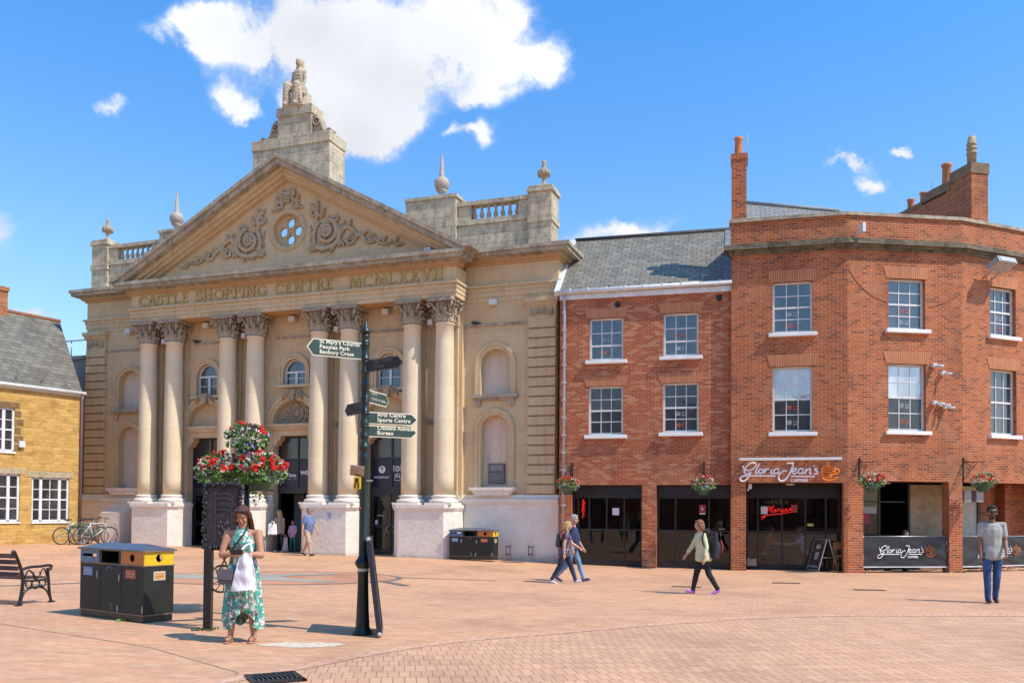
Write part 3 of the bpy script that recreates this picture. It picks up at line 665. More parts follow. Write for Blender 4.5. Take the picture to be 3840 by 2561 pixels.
# columns on their plinths
def column():
    c = empty('column', (0, 0, 0), 0, castle)
    mb = MB(); mb.box(-.475, .475, -.475, .475, 1.73, 1.80)
    mb.lathe([(.44, 1.80), (.475, 1.83), (.475, 1.88), (.44, 1.91), (.39, 1.93), (.37, 1.96), (.385, 1.98), (.41, 2.0), (.405, 2.03), (.36, 2.055)], n=28); mb.build('base', M['white_paint'], c)
    prof = [(.34, 2.05), (.34, 2.6), (.338, 3.6), (.33, 4.8), (.318, 6.0), (.302, 7.1), (.295, 7.66), (.325, 7.68), (.33, 7.72), (.30, 7.75)]
    mb = MB(); mb.lathe(prof, n=32); mb.build('shaft', M['shaft'], c)
    # leafy capital
    mb = MB(); mb.lathe([(.285, 7.74), (.29, 8.0), (.33, 8.28), (.38, 8.40)], n=20)
    for row, (z0, h, r0, out, n, off) in enumerate(((7.75, .26, .30, .12, 8, 0), (7.75, .46, .31, .16, 8, 22.5))):
        for k in range(n):
            a = R(off + k * 360 / n); d = Vector((math.cos(a), math.sin(a), 0)); t = Vector((-d.y, d.x, 0))
            rows = []
            for j in range(7):
                u = j / 6; rr = r0 + .02 + out * (u ** 3) * .9; zz = z0 + h * min(1, u * 1.12) - (max(0, u - .85) * .35)
                w = .105 * (1 - .35 * u) * (1 + .22 * math.sin(j * 2.6)); rows.append((d * rr + Vector((0, 0, zz)), w))
            vs = []
            for p, w in rows: vs += [tuple(p - t * w), tuple(p + d * .03), tuple(p + t * w)]
            for p, w in rows: vs += [tuple(p - t * w - d * .03), tuple(p - d * .03), tuple(p + t * w - d * .03)]
            f = []; m = 3 * 7
            for j in range(6):
                b = 3 * j; f += [(b, b + 1, b + 4, b + 3), (b + 1, b + 2, b + 5, b + 4), (m + b + 1, m + b, m + b + 3, m + b + 4), (m + b + 2, m + b + 1, m + b + 4, m + b + 5)]
                f += [(b, b + 3, m + b + 3, m + b), (b + 2, m + b + 2, m + b + 5, b + 5)]
            f += [(18, 19, m + 19, m + 18), (19, 20, m + 20, m + 19)]
            mb.add(vs, f, True)
            tip = rows[-1][0]; mb.ball(tuple(tip + d * .01 - Vector((0, 0, .02))), (.05, .05, .035), 1)
    for k in range(4):
        a = R(45 + 90 * k); d = Vector((math.cos(a), math.sin(a), 0))
        pts = [d * .30 + Vector((0, 0, 8.08)), d * .40 + Vector((0, 0, 8.25)), d * .52 + Vector((0, 0, 8.36)), d * .60 + Vector((0, 0, 8.34)), d * .61 + Vector((0, 0, 8.26)), d * .55 + Vector((0, 0, 8.23)), d * .53 + Vector((0, 0, 8.29))]
        mb.tube(spline(pts, 3), .038, 6)
        a2 = R(90 * k); d2 = Vector((math.cos(a2), math.sin(a2), 0)); t2 = Vector((-d2.y, d2.x, 0))
        mb.ball(tuple(d2 * .44 + Vector((0, 0, 8.44))), (.075, .075, .07), 1)
        for q in (-1, 1):
            mb.tube(spline([d2 * .31 + t2 * q * .05 + Vector((0, 0, 8.06)), d2 * .36 + t2 * q * .10 + Vector((0, 0, 8.24)), d2 * .40 + t2 * q * .12 + Vector((0, 0, 8.33)), d2 * .42 + t2 * q * .05 + Vector((0, 0, 8.30))], 3), .026, 6)
    # abacus with hollow sides
    ab = []
    for k in range(4):
        a = R(45 + 90 * k); c0 = Vector((math.cos(a), math.sin(a), 0)) * .64; tt = Vector((-math.sin(a), math.cos(a), 0)) * .05
        ab += [c0 - tt, c0 + tt]
        a2 = R(90 + 90 * k); m2 = Vector((math.cos(a2), math.sin(a2), 0))
        for u in (.25, .5, .75):
            c1 = Vector((math.cos(a + R(90)), math.sin(a + R(90)), 0)) * .64
            q = (c0 + tt).lerp(c1 - Vector((-math.sin(a + R(90)), math.cos(a + R(90)), 0)) * .05, u); ab.append(q - m2 * .05 * math.sin(math.pi * u))
    mb.prism([(p.x, p.y) for p in ab], 8.40, 8.53, 'z')
    mb.build('capital', M['carving'], c)
    return c
c0 = column(); c0.location = (-6.12, -.68, 0)
for x in (-4.93, -2.52, -1.33, 1.33, 2.52, 4.93, 6.12):
    c = copy_tree(c0, castle); c.location = (x, -.68, 0)
for x in (-5.525, -1.925, 1.925, 5.525):
    h = 1.09; ch = .27
    def oct_(e): return [(x - h - e + ch, -1.18 - e), (x + h + e - ch, -1.18 - e), (x + h + e, -1.18 - e + ch), (x + h + e, -.19), (x - h - e, -.19), (x - h - e, -1.18 - e + ch)]
    mb = MB(); mb.prism(oct_(0), -.1, 1.56, 'z'); mb.prism(oct_(.03), 1.56, 1.62, 'z'); mb.prism(oct_(.055), 1.62, 1.73, 'z'); mb.prism(oct_(.02), -.1, .12, 'z')
    mb.build('column_plinth', M['white_paint'], castle)
    # flat pilasters behind each column
    for q in (-.6, .6):
        mb = MB(); mb.box(x + q - .30, x + q + .30, -.30, -.19, 2.06, 7.74).box(x + q - .36, x + q + .36, -.34, -.19, 8.36, 8.53).box(x + q - .33, x + q + .33, -.33, -.19, 7.7, 7.77); mb.box(x + q - .33, x + q + .33, -.31, -.19, 7.77, 8.36)
        mb.build('rear_pilaster', S, castle)
mb = MB()
for a, b in ((-4.35, -3.12), (-.72, .72), (3.12, 4.35)): mb.box(a, b, -.25, -.19, 7.70, 7.77)
for a, b in ((-6.5, -6.5 + .05), (-5.25, -4.85), (-1.8, -1.7), (1.7, 1.8), (4.85 + .35, 5.6)): mb.box(a, b, -.25, -.19, 4.45, 4.62)
mb.build('portico_string_course', M['coping'], castle)

# entablature
mb = MB(); h = 6.66
mb.box(-h, h, -1.02, -.2, 8.53, 8.67).box(-h - .02, h + .02, -1.05, -.2, 8.67, 8.82).box(-h - .04, h + .04, -1.08, -.2, 8.82, 8.96).box(-h - .09, h + .09, -1.14, -.2, 8.96, 9.03)
mb.build('architrave', TR, castle)
mb = MB(); mb.box(-h + .35, h - .35, -1.0, -.22, 8.522, 8.53); mb.build('architrave_soffit', M['soffit'], castle)
mb = MB(); mb.box(-h, h, -1.03, -.2, 9.03, 9.52); mb.build('frieze', S, castle)
def cornice(mb, x0, x1, y, steps):
    for (a, b, o) in steps: mb.box(x0 - o, x1 + o, y - o, y + .4, a, b)
mb = MB(); cornice(mb, -h, h, -1.03, ((9.52, 9.58, .06), (9.58, 9.66, .12))); mb.build('bed_moulding', M['soffit'], castle)
mb = MB(); cornice(mb, -h, h, -1.03, ((9.66, 9.72, .18), (9.72, 9.84, .40), (9.84, 9.95, .47))); mb.box(-7.2, 7.2, -1.45, -.2, 9.95, 9.985)
mb.build('cornice', M['coping'], castle)
for s in (-1, 1):
    a, b = (6.66, 9.8) if s > 0 else (-9.8, -6.66)
    def wb(mb, y0, z0, z1):  # band wrapping the outer corner
        o = -y0
        if s > 0: mb.box(a - .1, b + o, y0, .3, z0, z1).box(b - .2, b + o, .3, 8, z0, z1)
        else: mb.box(a - o, b + .1, y0, .3, z0, z1).box(a - o, a + .2, .3, 8, z0, z1)
    mb = MB(); wb(mb, -.03, 8.5, 8.66); wb(mb, -.06, 8.66, 8.84); wb(mb, -.09, 8.84, 8.97); wb(mb, -.15, 8.97, 9.04); mb.build('wing_architrave', TR, castle)
    mb = MB(); wb(mb, -.03, 9.04, 9.72); mb.build('wing_frieze', S, castle)
    mb = MB(); wb(mb, -.10, 9.72, 9.80); wb(mb, -.2, 9.80, 9.88); mb.build('wing_bed_moulding', M['soffit'], castle)
    mb = MB(); wb(mb, -.26, 9.88, 9.93); wb(mb, -.46, 9.93, 10.05); wb(mb, -.52, 10.05, 10.17); mb.build('wing_cornice', M['coping'], castle)
    # side wall
    x = s * 9.8; mb = MB(); mb.box(*sorted((x, x - s * .3)), 0.001, 9, -.1, 8.5) if s < 0 else mb.box(*sorted((x - .3, x)), 0.001, 9, -.1, 8.5)
    mb.build('side_wall', S, castle)
mb = MB(); mb.box(-9.6, 9.6, .25, 9, 9.9, 10.1); mb.build('flat_roof', M['lead'], castle)

# pediment: raking cornice of three bands, tympanum and open rose
AX, AZ, EX, EZ = 0, 13.93, 7.35, 9.985
def chev(d0, d1, y0, y1, mb):
    sl = (AZ - EZ) / EX; k = math.sqrt(1 + sl * sl)
    def line(d):  # inner offset chevron
        ap = AZ - d * k; return ap
    z0, z1 = line(d0), line(d1); x0, x1 = (z0 - EZ) / sl, (z1 - EZ) / sl
    for s in (-1, 1): mb.prism([(0, z0), (s * x0, EZ), (s * x1, EZ), (0, z1)] if s > 0 else [(0, z0), (0, z1), (-x1, EZ), (-x0, EZ)], y0, y1)
mb = MB(); chev(0, .13, -1.52, -.25, mb); chev(.13, .30, -1.44, -.25, mb); mb.build('raking_cornice', M['coping'], castle)
mb = MB(); chev(.30, .44, -1.18, -.25, mb); chev(.44, .54, -1.06, -.25, mb); mb.build('raking_bed_moulding', TR, castle)
mb = MB(); chev(.54, .62, -.90, -.25, mb); mb.build('raking_inner_fillet', TR, castle)
sl = (AZ - EZ) / EX; k = math.sqrt(1 + sl * sl); za = AZ - .60 * k
RC = (0, 11.46)
circ = lambda r, n=32, c=RC: [(c[0] + r * math.cos(2 * math.pi * i / n), c[1] + r * math.sin(2 * math.pi * i / n)) for i in range(n)]
mb = MB(); mb.holed([(-(za - EZ) / sl, EZ), ((za - EZ) / sl, EZ), (0, za)], [circ(.59)], -.72, .3); mb.build('tympanum', S, castle)
rose = empty('rose_window', (0, 0, 0), 0, castle)
mb = MB()
mb.torus((0, -.72, 11.46), .70, .05, n=36).torus((0, -.74, 11.46), .625, .04, n=36).torus((0, -.70, 11.46), .78, .03, n=36); mb.build('ring_moulding', TR, rose)
mb = MB(); q4 = [(RC[0] + .30 * math.cos(R(90 * i)), RC[1] + .30 * math.sin(R(90 * i))) for i in range(4)]
mb.holed(circ(.61), [circ(.165, 20, c) for c in q4], -.56, .14)
for c in q4: mb.torus((c[0], -.57, c[1]), .205, .028, n=20, k=6)
mb.ball((0, -.57, 11.46), (.06, .03, .06), 1); mb.build('tracery', TR, rose)

# scrollwork carving
mb = MB(); YC = -.76; cr_ = random.Random(5)
def sc_(pts, r0, r1=None, k=4):
    r0 *= 1.35; r1 = r1 * 1.35 if r1 else None
    P = spline([(x, YC - .02, z) for x, z in pts], k); n = len(P); r1 = r1 if r1 is not None else r0
    mb.tube(P, [lerp(r0, r1, i / (n - 1)) for i in range(n)], 7)
    for i in range(0, n, 2): mb.ball((P[i].x + cr_.uniform(-.06, .06), YC - cr_.uniform(.0, .06), P[i].z + cr_.uniform(-.06, .06)), (cr_.uniform(.03, .06), .05, cr_.uniform(.03, .06)), 1)
def spiral(cx, cz, r, turns, a0, dirn, rad, r_end=.2):
    n = int(14 * turns); pts = []; rad *= 1.35
    for i in range(n + 1):
        u = i / n; a = R(a0) + dirn * 2 * math.pi * turns * u; rr = lerp(r, r * r_end, u); pts.append((cx + rr * math.cos(a), YC - .02 - .03 * u, cz + rr * math.sin(a)))
    mb.tube(pts, [lerp(rad, rad * .6, i / n) for i in range(n + 1)], 7)
    for i in range(0, int(n * .7), 2): a = R(a0) + dirn * 2 * math.pi * turns * i / n; q = r * 1.13 - (r - r * r_end) * i / n; mb.ball((cx + q * math.cos(a), YC - .02, cz + q * math.sin(a)), (.05, .05, .05), 1)
def rosette(cx, cz, r, n=6):
    for i in range(n):
        a = 2 * math.pi * i / n; mb.ball((cx + r * .6 * math.cos(a), YC - .05, cz + r * .6 * math.sin(a)), (r * .44, .09, r * .44), 1)
    mb.ball((cx, YC - .09, cz), (r * .3, .06, r * .3), 1)
def leaf(cx, cz, ang, L, w=.4):
    T0 = mb.T; mb.T = T0 @ Matrix.Translation((cx, YC, cz)) @ Matrix.Rotation(-R(ang), 4, 'Y')
    L *= 1.25; w *= 1.25
    for i in range(4): mb.ball((L * (.15 + .24 * i), -.02 - .02 * math.sin(i), 0), (L * .19, .055, L * w * (.5 - .09 * i)), 1)
    for q in (-1, 1):
        for i in range(3): mb.ball((L * (.2 + .22 * i), -.01, q * L * w * (.45 - .1 * i)), (L * .12, .045, L * .09), 1)
    mb.T = T0
for s in (-1, 1):
    X = lambda x: s * x
    spiral(X(1.62), 11.22, .46, 1.6, 100 if s < 0 else 80, -s, .065)           # big scroll beside the rose
    rosette(X(1.60), 11.20, .22, 7)
    sc_([(X(1.25), 11.55), (X(1.12), 11.2), (X(1.12), 10.85), (X(1.05), 10.72)], .055)
    rosette(X(1.05), 10.70, .15)
    sc_([(X(1.2), 10.72), (X(1.6), 10.64), (X(2.0), 10.78), (X(2.14), 11.1), (X(1.98), 11.42), (X(1.95), 11.55)], .075, .05)
    for a_, (u, w) in zip((200, 215, 250, 280, 320), ((1.35, 10.70), (1.6, 10.68), (1.9, 10.74), (2.1, 10.95), (2.08, 11.3))): leaf(X(u), w, a_ if s > 0 else 180 - a_, .24)
    spiral(X(1.10), 11.92, .16, 1.3, 0, s, .045); sc_([(X(1.0), 12.2), (X(1.16), 12.08), (X(1.24), 11.9), (X(1.2), 11.65), (X(1.35), 11.5)], .05)
    mb.ball((X(.98), YC, 12.24), (.07, .06, .07), 1)
    leaf(X(1.35), 11.75, 60 if s > 0 else 120, .3); leaf(X(1.2), 12.0, 80 if s > 0 else 100, .3)
    spiral(X(1.95), 11.68, .12, 1.1, 0, -s, .04)
    sc_([(X(2.1), 11.0), (X(2.35), 11.3), (X(2.65), 11.2), (X(2.8), 10.95), (X(2.62), 10.72), (X(2.42), 10.78), (X(2.45), 10.92)], .06, .035)
    rosette(X(2.62), 10.92, .14, 6); leaf(X(2.3), 11.25, 150 if s > 0 else 30, .26); leaf(X(2.5), 11.3, 70 if s > 0 else 110, .22); mb.ball((X(2.3), YC, 11.5), (.08, .06, .08), 1)
    leaf(X(2.25), 10.85, 230 if s > 0 else -50, .22); mb.ball((X(2.28), YC, 10.72), (.07, .06, .1), 1)
    sc_([(X(2.75), 11.05), (X(3.0), 10.95), (X(3.2), 10.72), (X(3.42), 10.7), (X(3.52), 10.85), (X(3.4), 10.95)], .05, .035)
    rosette(X(3.38), 10.84, .13, 6); leaf(X(3.0), 11.0, 20 if s > 0 else 160, .22)
    sc_([(X(3.5), 10.8), (X(3.75), 10.62), (X(4.0), 10.58)], .045, .03)
    for q in range(4): leaf(X(3.6 + q * .22), 10.72 - q * .05, (10 + 40 * (q % 2)) if s > 0 else (170 - 40 * (q % 2)), .2)
    leaf(X(4.3), 10.52, 0 if s > 0 else 180, .26, .3)
    for q in range(5): mb.ball((X(.98 + .04 * math.sin(q)), YC, 11.0 + q * .12), (.05, .05, .06), 1)
# cartouche over the rose
mb.box(-.14, .14, YC - .1, -.7, 12.42, 12.78)
for s in (-1, 1):
    spiral(s * .18, 12.74, .12, 1.4, 90, -s, .045); sc_([(s * .2, 12.6), (s * .26, 12.45), (s * .2, 12.32), (s * .34, 12.28), (s * .42, 12.38)], .045, .03)
    leaf(s * .34, 12.42, 60 if s > 0 else 120, .24); leaf(s * .3, 12.3, -20 if s > 0 else 200, .3); mb.ball((s * .45, YC, 12.45), (.07, .06, .08), 1)
for q in range(4): mb.ball((-.09 + .06 * q, YC - .12, 12.55 + .03 * (q % 2)), (.035, .04, .1), 1)
mb.build('scroll_carving', M['relief'], castle)

# carved lettering of the frieze, drawn with thick and thin strokes and serifs
def serif(mb, x, z, w=.11, t=.022): mb.box(x - w / 2, x + w / 2, -.03, .0, z - t / 2, z + t / 2)
def stroke(mb, p, q, w):
    p, q = Vector((p[0], 0, p[1])), Vector((q[0], 0, q[1])); d = (q - p).normalized(); nn = Vector((-d.z, 0, d.x)) * w / 2
    v = [p - nn, q - nn, q + nn, p + nn]; mb.add([(a.x, -.03, a.z) for a in v] + [(a.x, 0, a.z) for a in v], [(0, 1, 2, 3), (0, 4, 5, 1), (1, 5, 6, 2), (2, 6, 7, 3), (3, 7, 4, 0)], False)
def arcs(mb, cx, cz, rx, rz, a0, a1, wmax, wmin=.018, n=18):
    vs = []
    for i in range(n + 1):
        a = R(lerp(a0, a1, i / n)); w = lerp(wmin, wmax, abs(math.cos(a)) ** 1.3) / 2; c, s_ = math.cos(a), math.sin(a)
        vs += [(cx + (rx - w) * c, -.03, cz + (rz - w) * s_), (cx + (rx + w) * c, -.03, cz + (rz + w) * s_), (cx + (rx + w) * c, 0, cz + (rz + w) * s_), (cx + (rx - w) * c, 0, cz + (rz - w) * s_)]
    f = []
    for i in range(n):
        b = 4 * i; f += [(b, b + 1, b + 5, b + 4), (b + 1, b + 2, b + 6, b + 5), (b + 3, b, b + 4, b + 7)]
    mb.add(vs, f, False)
K = .06; TN = .026
def letter(mb, ch):
    H = .34
    st = lambda a, b, w=K: stroke(mb, a, b, w)
    if ch == 'I': st((.05, 0), (.05, H)); serif(mb, .05, 0); serif(mb, .05, H); return .13
    if ch == 'L': st((.05, 0), (.05, H)); serif(mb, .05, H); st((.0, .012), (.22, .012), TN); st((.215, 0), (.225, .09), TN); return .27
    if ch == 'T': st((.14, 0), (.14, H)); serif(mb, .14, 0); st((0, H - .012), (.28, H - .012), TN); st((.01, H), (.0, H - .08), TN); st((.27, H), (.28, H - .08), TN); return .31
    if ch == 'E': st((.05, 0), (.05, H)); st((0, .012), (.21, .012), TN); st((0, H - .012), (.2, H - .012), TN); st((.05, H * .52), (.17, H * .52), TN); st((.205, 0), (.215, .07), TN); st((.195, H), (.2, H - .07), TN); st((.17, H * .44), (.17, H * .6), TN); return .26
    if ch == 'H': st((.05, 0), (.05, H)); st((.26, 0), (.26, H)); st((.05, H * .52), (.26, H * .52), TN); [serif(mb, a, b) for a in (.05, .26) for b in (0, H)]; return .35
    if ch == 'N': st((.05, 0), (.05, H), TN); st((.27, 0), (.27, H), TN); st((.04, H), (.27, 0), K); serif(mb, .05, 0); serif(mb, .03, H); serif(mb, .27, H); return .34
    if ch == 'A': st((.03, 0), (.145, H), TN); st((.145, H), (.26, 0), K); st((.07, .12), (.21, .12), TN); serif(mb, .03, 0, .09); serif(mb, .26, 0); return .31
    if ch == 'V': st((.03, H), (.145, 0), K); st((.145, 0), (.26, H), TN); serif(mb, .03, H); serif(mb, .26, H, .09); return .31
    if ch == 'X': st((.03, H), (.25, 0), K); st((.03, 0), (.25, H), TN); [serif(mb, a, b, .1) for a in (.03, .25) for b in (0, H)]; return .31
    if ch == 'M': st((.04, 0), (.07, H), TN); st((.07, H), (.19, .02), K); st((.19, .02), (.31, H), TN); st((.31, H), (.35, 0), K); serif(mb, .04, 0, .09); serif(mb, .35, 0); return .41
    if ch == 'O': arcs(mb, .17, H / 2, .16, H / 2 - .005, 0, 360, K, n=30); return .36
    if ch == 'C': arcs(mb, .17, H / 2, .16, H / 2 - .005, 48, 312, K, n=24); st((.275, H - .02), (.285, H - .1), TN); return .31
    if ch == 'G': arcs(mb, .17, H / 2, .16, H / 2 - .005, 48, 318, K, n=24); st((.285, 0.02), (.285, .14), K * .9); serif(mb, .28, .14); st((.275, H - .02), (.285, H - .1), TN); return .35
    if ch == 'P': st((.05, 0), (.05, H)); serif(mb, .05, 0); arcs(mb, .1, H * .74, .1, H * .25, -90, 90, K); st((0, H - .01), (.11, H - .01), TN); st((.05, H * .49), (.11, H * .49), TN); return .25
    if ch == 'R': st((.05, 0), (.05, H)); serif(mb, .05, 0); arcs(mb, .1, H * .75, .09, H * .24, -90, 90, K); st((0, H - .01), (.11, H - .01), TN); st((.05, H * .51), (.11, H * .51), TN); st((.12, H * .5), (.26, 0), K); serif(mb, .27, 0, .08); return .29
    if ch == 'S': arcs(mb, .1, H * .75, .085, H * .24, 40, 250, K * .8); arcs(mb, .1, H * .26, .09, H * .25, -140, 75, K * .8); st((.17, H - .01), (.18, H - .09), TN); st((.01, 0.01), (0, .09), TN); return .23
    return .18
msg = 'CASTLE SHOPPING CENTRE  MCMLXXVII'
tmp = MB(); wd = sum(letter(tmp, c) for c in msg) + .045 * len(msg)
avail = 12.55; kx = avail / wd; mb = MB(); x = -6.28
for ch in msg:
    if ch == ' ' and mb.v: mb.T = Matrix.Identity(4); mb.build('frieze_lettering', M['gold'], castle); mb = MB()
    mb.T = Matrix.Translation((x, -1.05, 9.12)) @ Matrix.Diagonal((kx, 1, 1.0, 1)); x += (letter(mb, ch) + .045) * kx
mb.T = Matrix.Identity(4); mb.build('frieze_lettering', M['gold'], castle)

# tower block with scrolls
W = M['weathered']
blk = empty('attic_block', (0, 0, 0), 0, castle)
mb = MB(); mb.box(-1.60, 1.60, -.62, .42, 12.6, 14.50).box(-1.63, 1.63, -.66, .45, 14.50, 14.86); mb.build('lower_stage', W, blk)
mb = MB(); mb.box(-.70, .70, -.40, .3, 14.86, 15.72).box(-.74, .74, -.45, .34, 15.72, 16.03); mb.build('upper_stage', W, blk)
for s in (-1, 1):
    mb = MB(); mb.T = Matrix.Translation((0, -.15, 0))
    pts = [(s * .72, -.1, 15.6), (s * .86, -.1, 15.62), (s * .98, -.1, 15.45), (s * 1.08, -.1, 15.15), (s * 1.25, -.1, 15.0), (s * 1.42, -.1, 15.02)]
    for yy in (-.12, 0, .12): mb.tube(spline([(a, yy, c) for a, b, c in pts], 4), .06, 6)
    mb.lathe([(0, -.2), (.15, -.2), (.15, .2), (0, .2)], n=16) if False else None
    for (a, c, r) in ((.86, 15.42, .17), (1.38, 15.0, .11)):
        for yy in (-.16, .12): mb.torus((s * a, yy, c), r * .75, .045, n=16, k=6); mb.ball((s * a, yy, c), (.05, .05, .05), 1)
    mb.prism([(s * .72, 14.86), (s * .72, 15.5), (s * .95, 15.35), (s * 1.1, 15.05), (s * 1.45, 14.92), (s * 1.45, 14.86)], -.12, .14)
    mb.build('scroll_bracket', M['carving'], blk)

# parapets, balustrades and finials on the wings
for s in (-1, 1):
    def bx(mb, a, b, *r): mb.box(*sorted((s * a, s * b)), *r)
    mb = MB(); bx(mb, 4.35, 6.22, -.12, .8, 10.1, 12.14); bx(mb, 4.31, 6.27, -.16, .84, 12.14, 12.26); mb.build('parapet_block', W, castle)
    mb = MB(); bx(mb, 6.22, 8.82, .02, .42, 10.12, 11.16); bx(mb, 6.22, 8.82, -.03, .46, 11.16, 11.34); bx(mb, 6.22, 6.72, .04, .36, 11.34, 11.84); bx(mb, 8.40, 8.82, .04, .36, 11.34, 11.84); mb.build('parapet_wall', W, castle)
    bal = empty('balustrade', (0, 0, 0), 0, castle)
    mb = MB(); bx(mb, 6.22, 8.82, -.01, .40, 11.84, 11.97); mb.build('handrail', W, bal)
    prof = [(.075, 0), (.075, .05), (.05, .07), (.06, .10), (.088, .17), (.07, .24), (.038, .32), (.045, .36), (.04, .40), (.065, .44), (.07, .50)]
    first = None
    for i in range(7):
        x = s * (6.80 + i * .253)
        if first is None: b = MB().lathe(prof, n=14).build('baluster', M['finial'], bal); first = b
        else: b = first.copy(); col.objects.link(b); b.parent = bal
        b.location = (x, .2, 11.34)
    mb = MB(); bx(mb, 8.82, 9.6, -.08, .72, 10.12, 12.0); bx(mb, 8.78, 9.64, -.11, .76, 11.0, 11.2); bx(mb, 8.76, 9.66, -.14, .78, 12.0, 12.1); bx(mb, 8.80, 9.62, -.10, .74, 12.1, 12.2)
    mb.add([(s * 8.80, -.10, 12.2), (s * 9.62, -.10, 12.2), (s * 9.62, .74, 12.2), (s * 8.80, .74, 12.2), (s * 9.08, .18, 12.32), (s * 9.34, .18, 12.32), (s * 9.34, .46, 12.32), (s * 9.08, .46, 12.32)], [(0, 1, 5, 4), (1, 2, 6, 5), (2, 3, 7, 6), (3, 0, 4, 7), (4, 5, 6, 7)])
    mb.build('corner_pier', W, castle)
    mb = MB(); mb.lathe([(.16, 0), (.14, .05), (.06, .1), (.05, .22), (.12, .30), (.20, .42), (.21, .50), (.13, .55), (.07, .62), (.09, .66), (.05, .72), (.075, .78), (.05, .85), (0, .88)], n=18)
    for i in range(9):
        a = 2 * math.pi * i / 9; mb.ball((.185 * math.cos(a), .185 * math.sin(a), .40), (.045, .045, .1), 1)
    mb.build('urn_finial', M['carving'], castle, loc=(s * 9.21, .32, 12.3))
    mb = MB(); mb.lathe([(.10, 0), (.09, .12), (.13, .17), (.20, .24)], n=18); mb.ball((0, 0, .46), .265, 3)
    mb.lathe([(.10, .68), (.105, .70), (.085, .76), (.03, 1.46), (.012, 1.5)], n=16); mb.build('spiked_ball_finial', M['finial'], castle, loc=(s * 5.6, .1, 12.26))
# small white floodlights
def lamp(x, y, z, w=.12):
    mb = MB(); mb.bevbox(x - w, x + w, y - .26, y - .03, z - .09, z + .09, .012); mb.box(x - .02, x + .02, y - .04, y + .02, z + .05, z + .1); return mb.build('wall_floodlight', M['soft_white'], castle)
for x, z in ((-7.6, 8.42), (7.62, 8.45)): lamp(x, 0, z)
for x in (-3.75, .0, 3.75): lamp(x, -.2, 8.36)
for x in (-5.53, -1.93, 1.93, 5.53): lamp(x, -.35, 7.84, .09)
lamp(-6.1, -.72, 10.13, .13); lamp(5.6, -.75, 10.15, .13)
# plaque, notices and rails
mb = MB(); mb.box(7.36, 7.94, .2, .26, 2.45, 3.12); pq = mb.build('wall_plaque', plain('dark_bronze', (.10, .085, .075), .4, .2, 9, metal=.3), castle)
mb = MB(); mb.box(7.39, 7.91, .192, .2, 2.86, 3.09).box(7.39, 7.91, .192, .2, 2.49, 2.82); mb.build('plaque_panel', plain('grey_plaque_face', (.16, .14, .14), .4, .2, 5), pq)
mb = MB()
for i in range(3): mb.box(7.44, 7.86, .187, .191, 3.03 - i * .06, 3.05 - i * .06)
mb.tube([(7.65, .19, 2.6), (7.65, .19, 2.72)], .012, 6); mb.build('plaque_lettering', M['grey_metal'], pq)
for x in (8.26, 9.03):
    mb = MB(); mb.tube([(x - .07, -.16, .12), (x - .07, -.3, .12), (x - .07, -.3, .42), (x - .07, -.16, .42)], .012, 6).tube([(x + .07, -.16, .12), (x + .07, -.3, .12), (x + .07, -.3, .42), (x + .07, -.16, .42)], .012, 6).box(x - .07, x + .07, -.31, -.295, .14, .17).box(x - .07, x + .07, -.31, -.295, .37, .40)
    mb.build('cycle_ring', plain('dark_steel', (.10, .09, .09), .5, .2, 9), castle)
mb = MB(); mb.box(2.0, 2.22, -1.187, -1.18, 1.22, 1.48); nb = mb.build('notice', M['soft_white'], castle)
mb = MB(); mb.torus((2.11, -1.19, 1.38), .055, .008, n=16, k=5, flat=.3).tube([(2.07, -1.19, 1.34), (2.15, -1.19, 1.42)], .007, 5, flat=.3).box(2.05, 2.17, -1.192, -1.188, 1.27, 1.28); mb.build('no_symbol', M['black'], nb)

# the seated statue on top
st = thing('statue', 'weathered stone statue of a seated robed figure on the roof block', 'statue', (0, 0, 0), 0)
st.matrix_basis = Matrix.Translation((-7.791, 31.453, 0)) @ Matrix.Rotation(-PH, 4, 'Z') @ Matrix.Translation((-.02, -.15, 16.03))
mb = MB()
def cap(mb, p, q, r0, r1, n=6):
    p, q = Vector(p), Vector(q)
    for i in range(n + 1): t = i / n; mb.ball(tuple(p.lerp(q, t)), lerp(r0, r1, t), 2)
mb.box(-.42, .36, -.30, .25, -.02, .08)
mb.box(-.12, .38, -.15, .3, .05, .62)                       # the block the figure sits on
for q, kx in ((-1, -.30), (1, .10)):
    cap(mb, (kx * .6, .05, .78), (kx, -.28, .80), .17, .13)  # thighs
    cap(mb, (kx, -.28, .78), (kx - .02, -.24, .12), .14, .17)  # shins under the robe
    mb.ball((kx - .02, -.34, .09), (.09, .15, .07), 2)
for i in range(5): cap(mb, (-.02 + .06 * i, -.30, .7), (-.05 + .09 * i, -.26, .12), .06, .085, 5)
cap(mb, (-.0, .05, .75), (.05, .02, 1.30), .21, .20); mb.ball((.05, .0, 1.36), (.25, .15, .12), 2)
cap(mb, (.07, -.01, 1.38), (.07, -.03, 1.56), .075, .07); mb.ball((.05, -.05, 1.68), (.115, .135, .165), 3); mb.ball((.09, .02, 1.70), (.135, .13, .18), 2); cap(mb, (.14, .05, 1.66), (.20, .06, 1.38), .07, .08); cap(mb, (-.05, .06, 1.66), (-.10, .06, 1.38), .06, .08)
mb.ball((.03, -.17, 1.64), (.02, .03, .035), 1)
cap(mb, (-.18, .0, 1.34), (-.24, -.04, 1.02), .075, .06); cap(mb, (-.24, -.04, 1.02), (-.26, -.27, .92), .06, .045); mb.ball((-.27, -.31, .90), (.05, .07, .04), 2)
cap(mb, (.28, 0, 1.34), (.30, -.02, 1.02), .075, .06); cap(mb, (.30, -.02, 1.02), (.26, -.12, .80), .06, .045); mb.ball((.27, -.14, .76), (.06, .06, .04), 2)
for i in range(4): cap(mb, (-.12 + .09 * i, -.16, 1.3), (.0 + .08 * i, -.18, .86), .03, .035, 4)
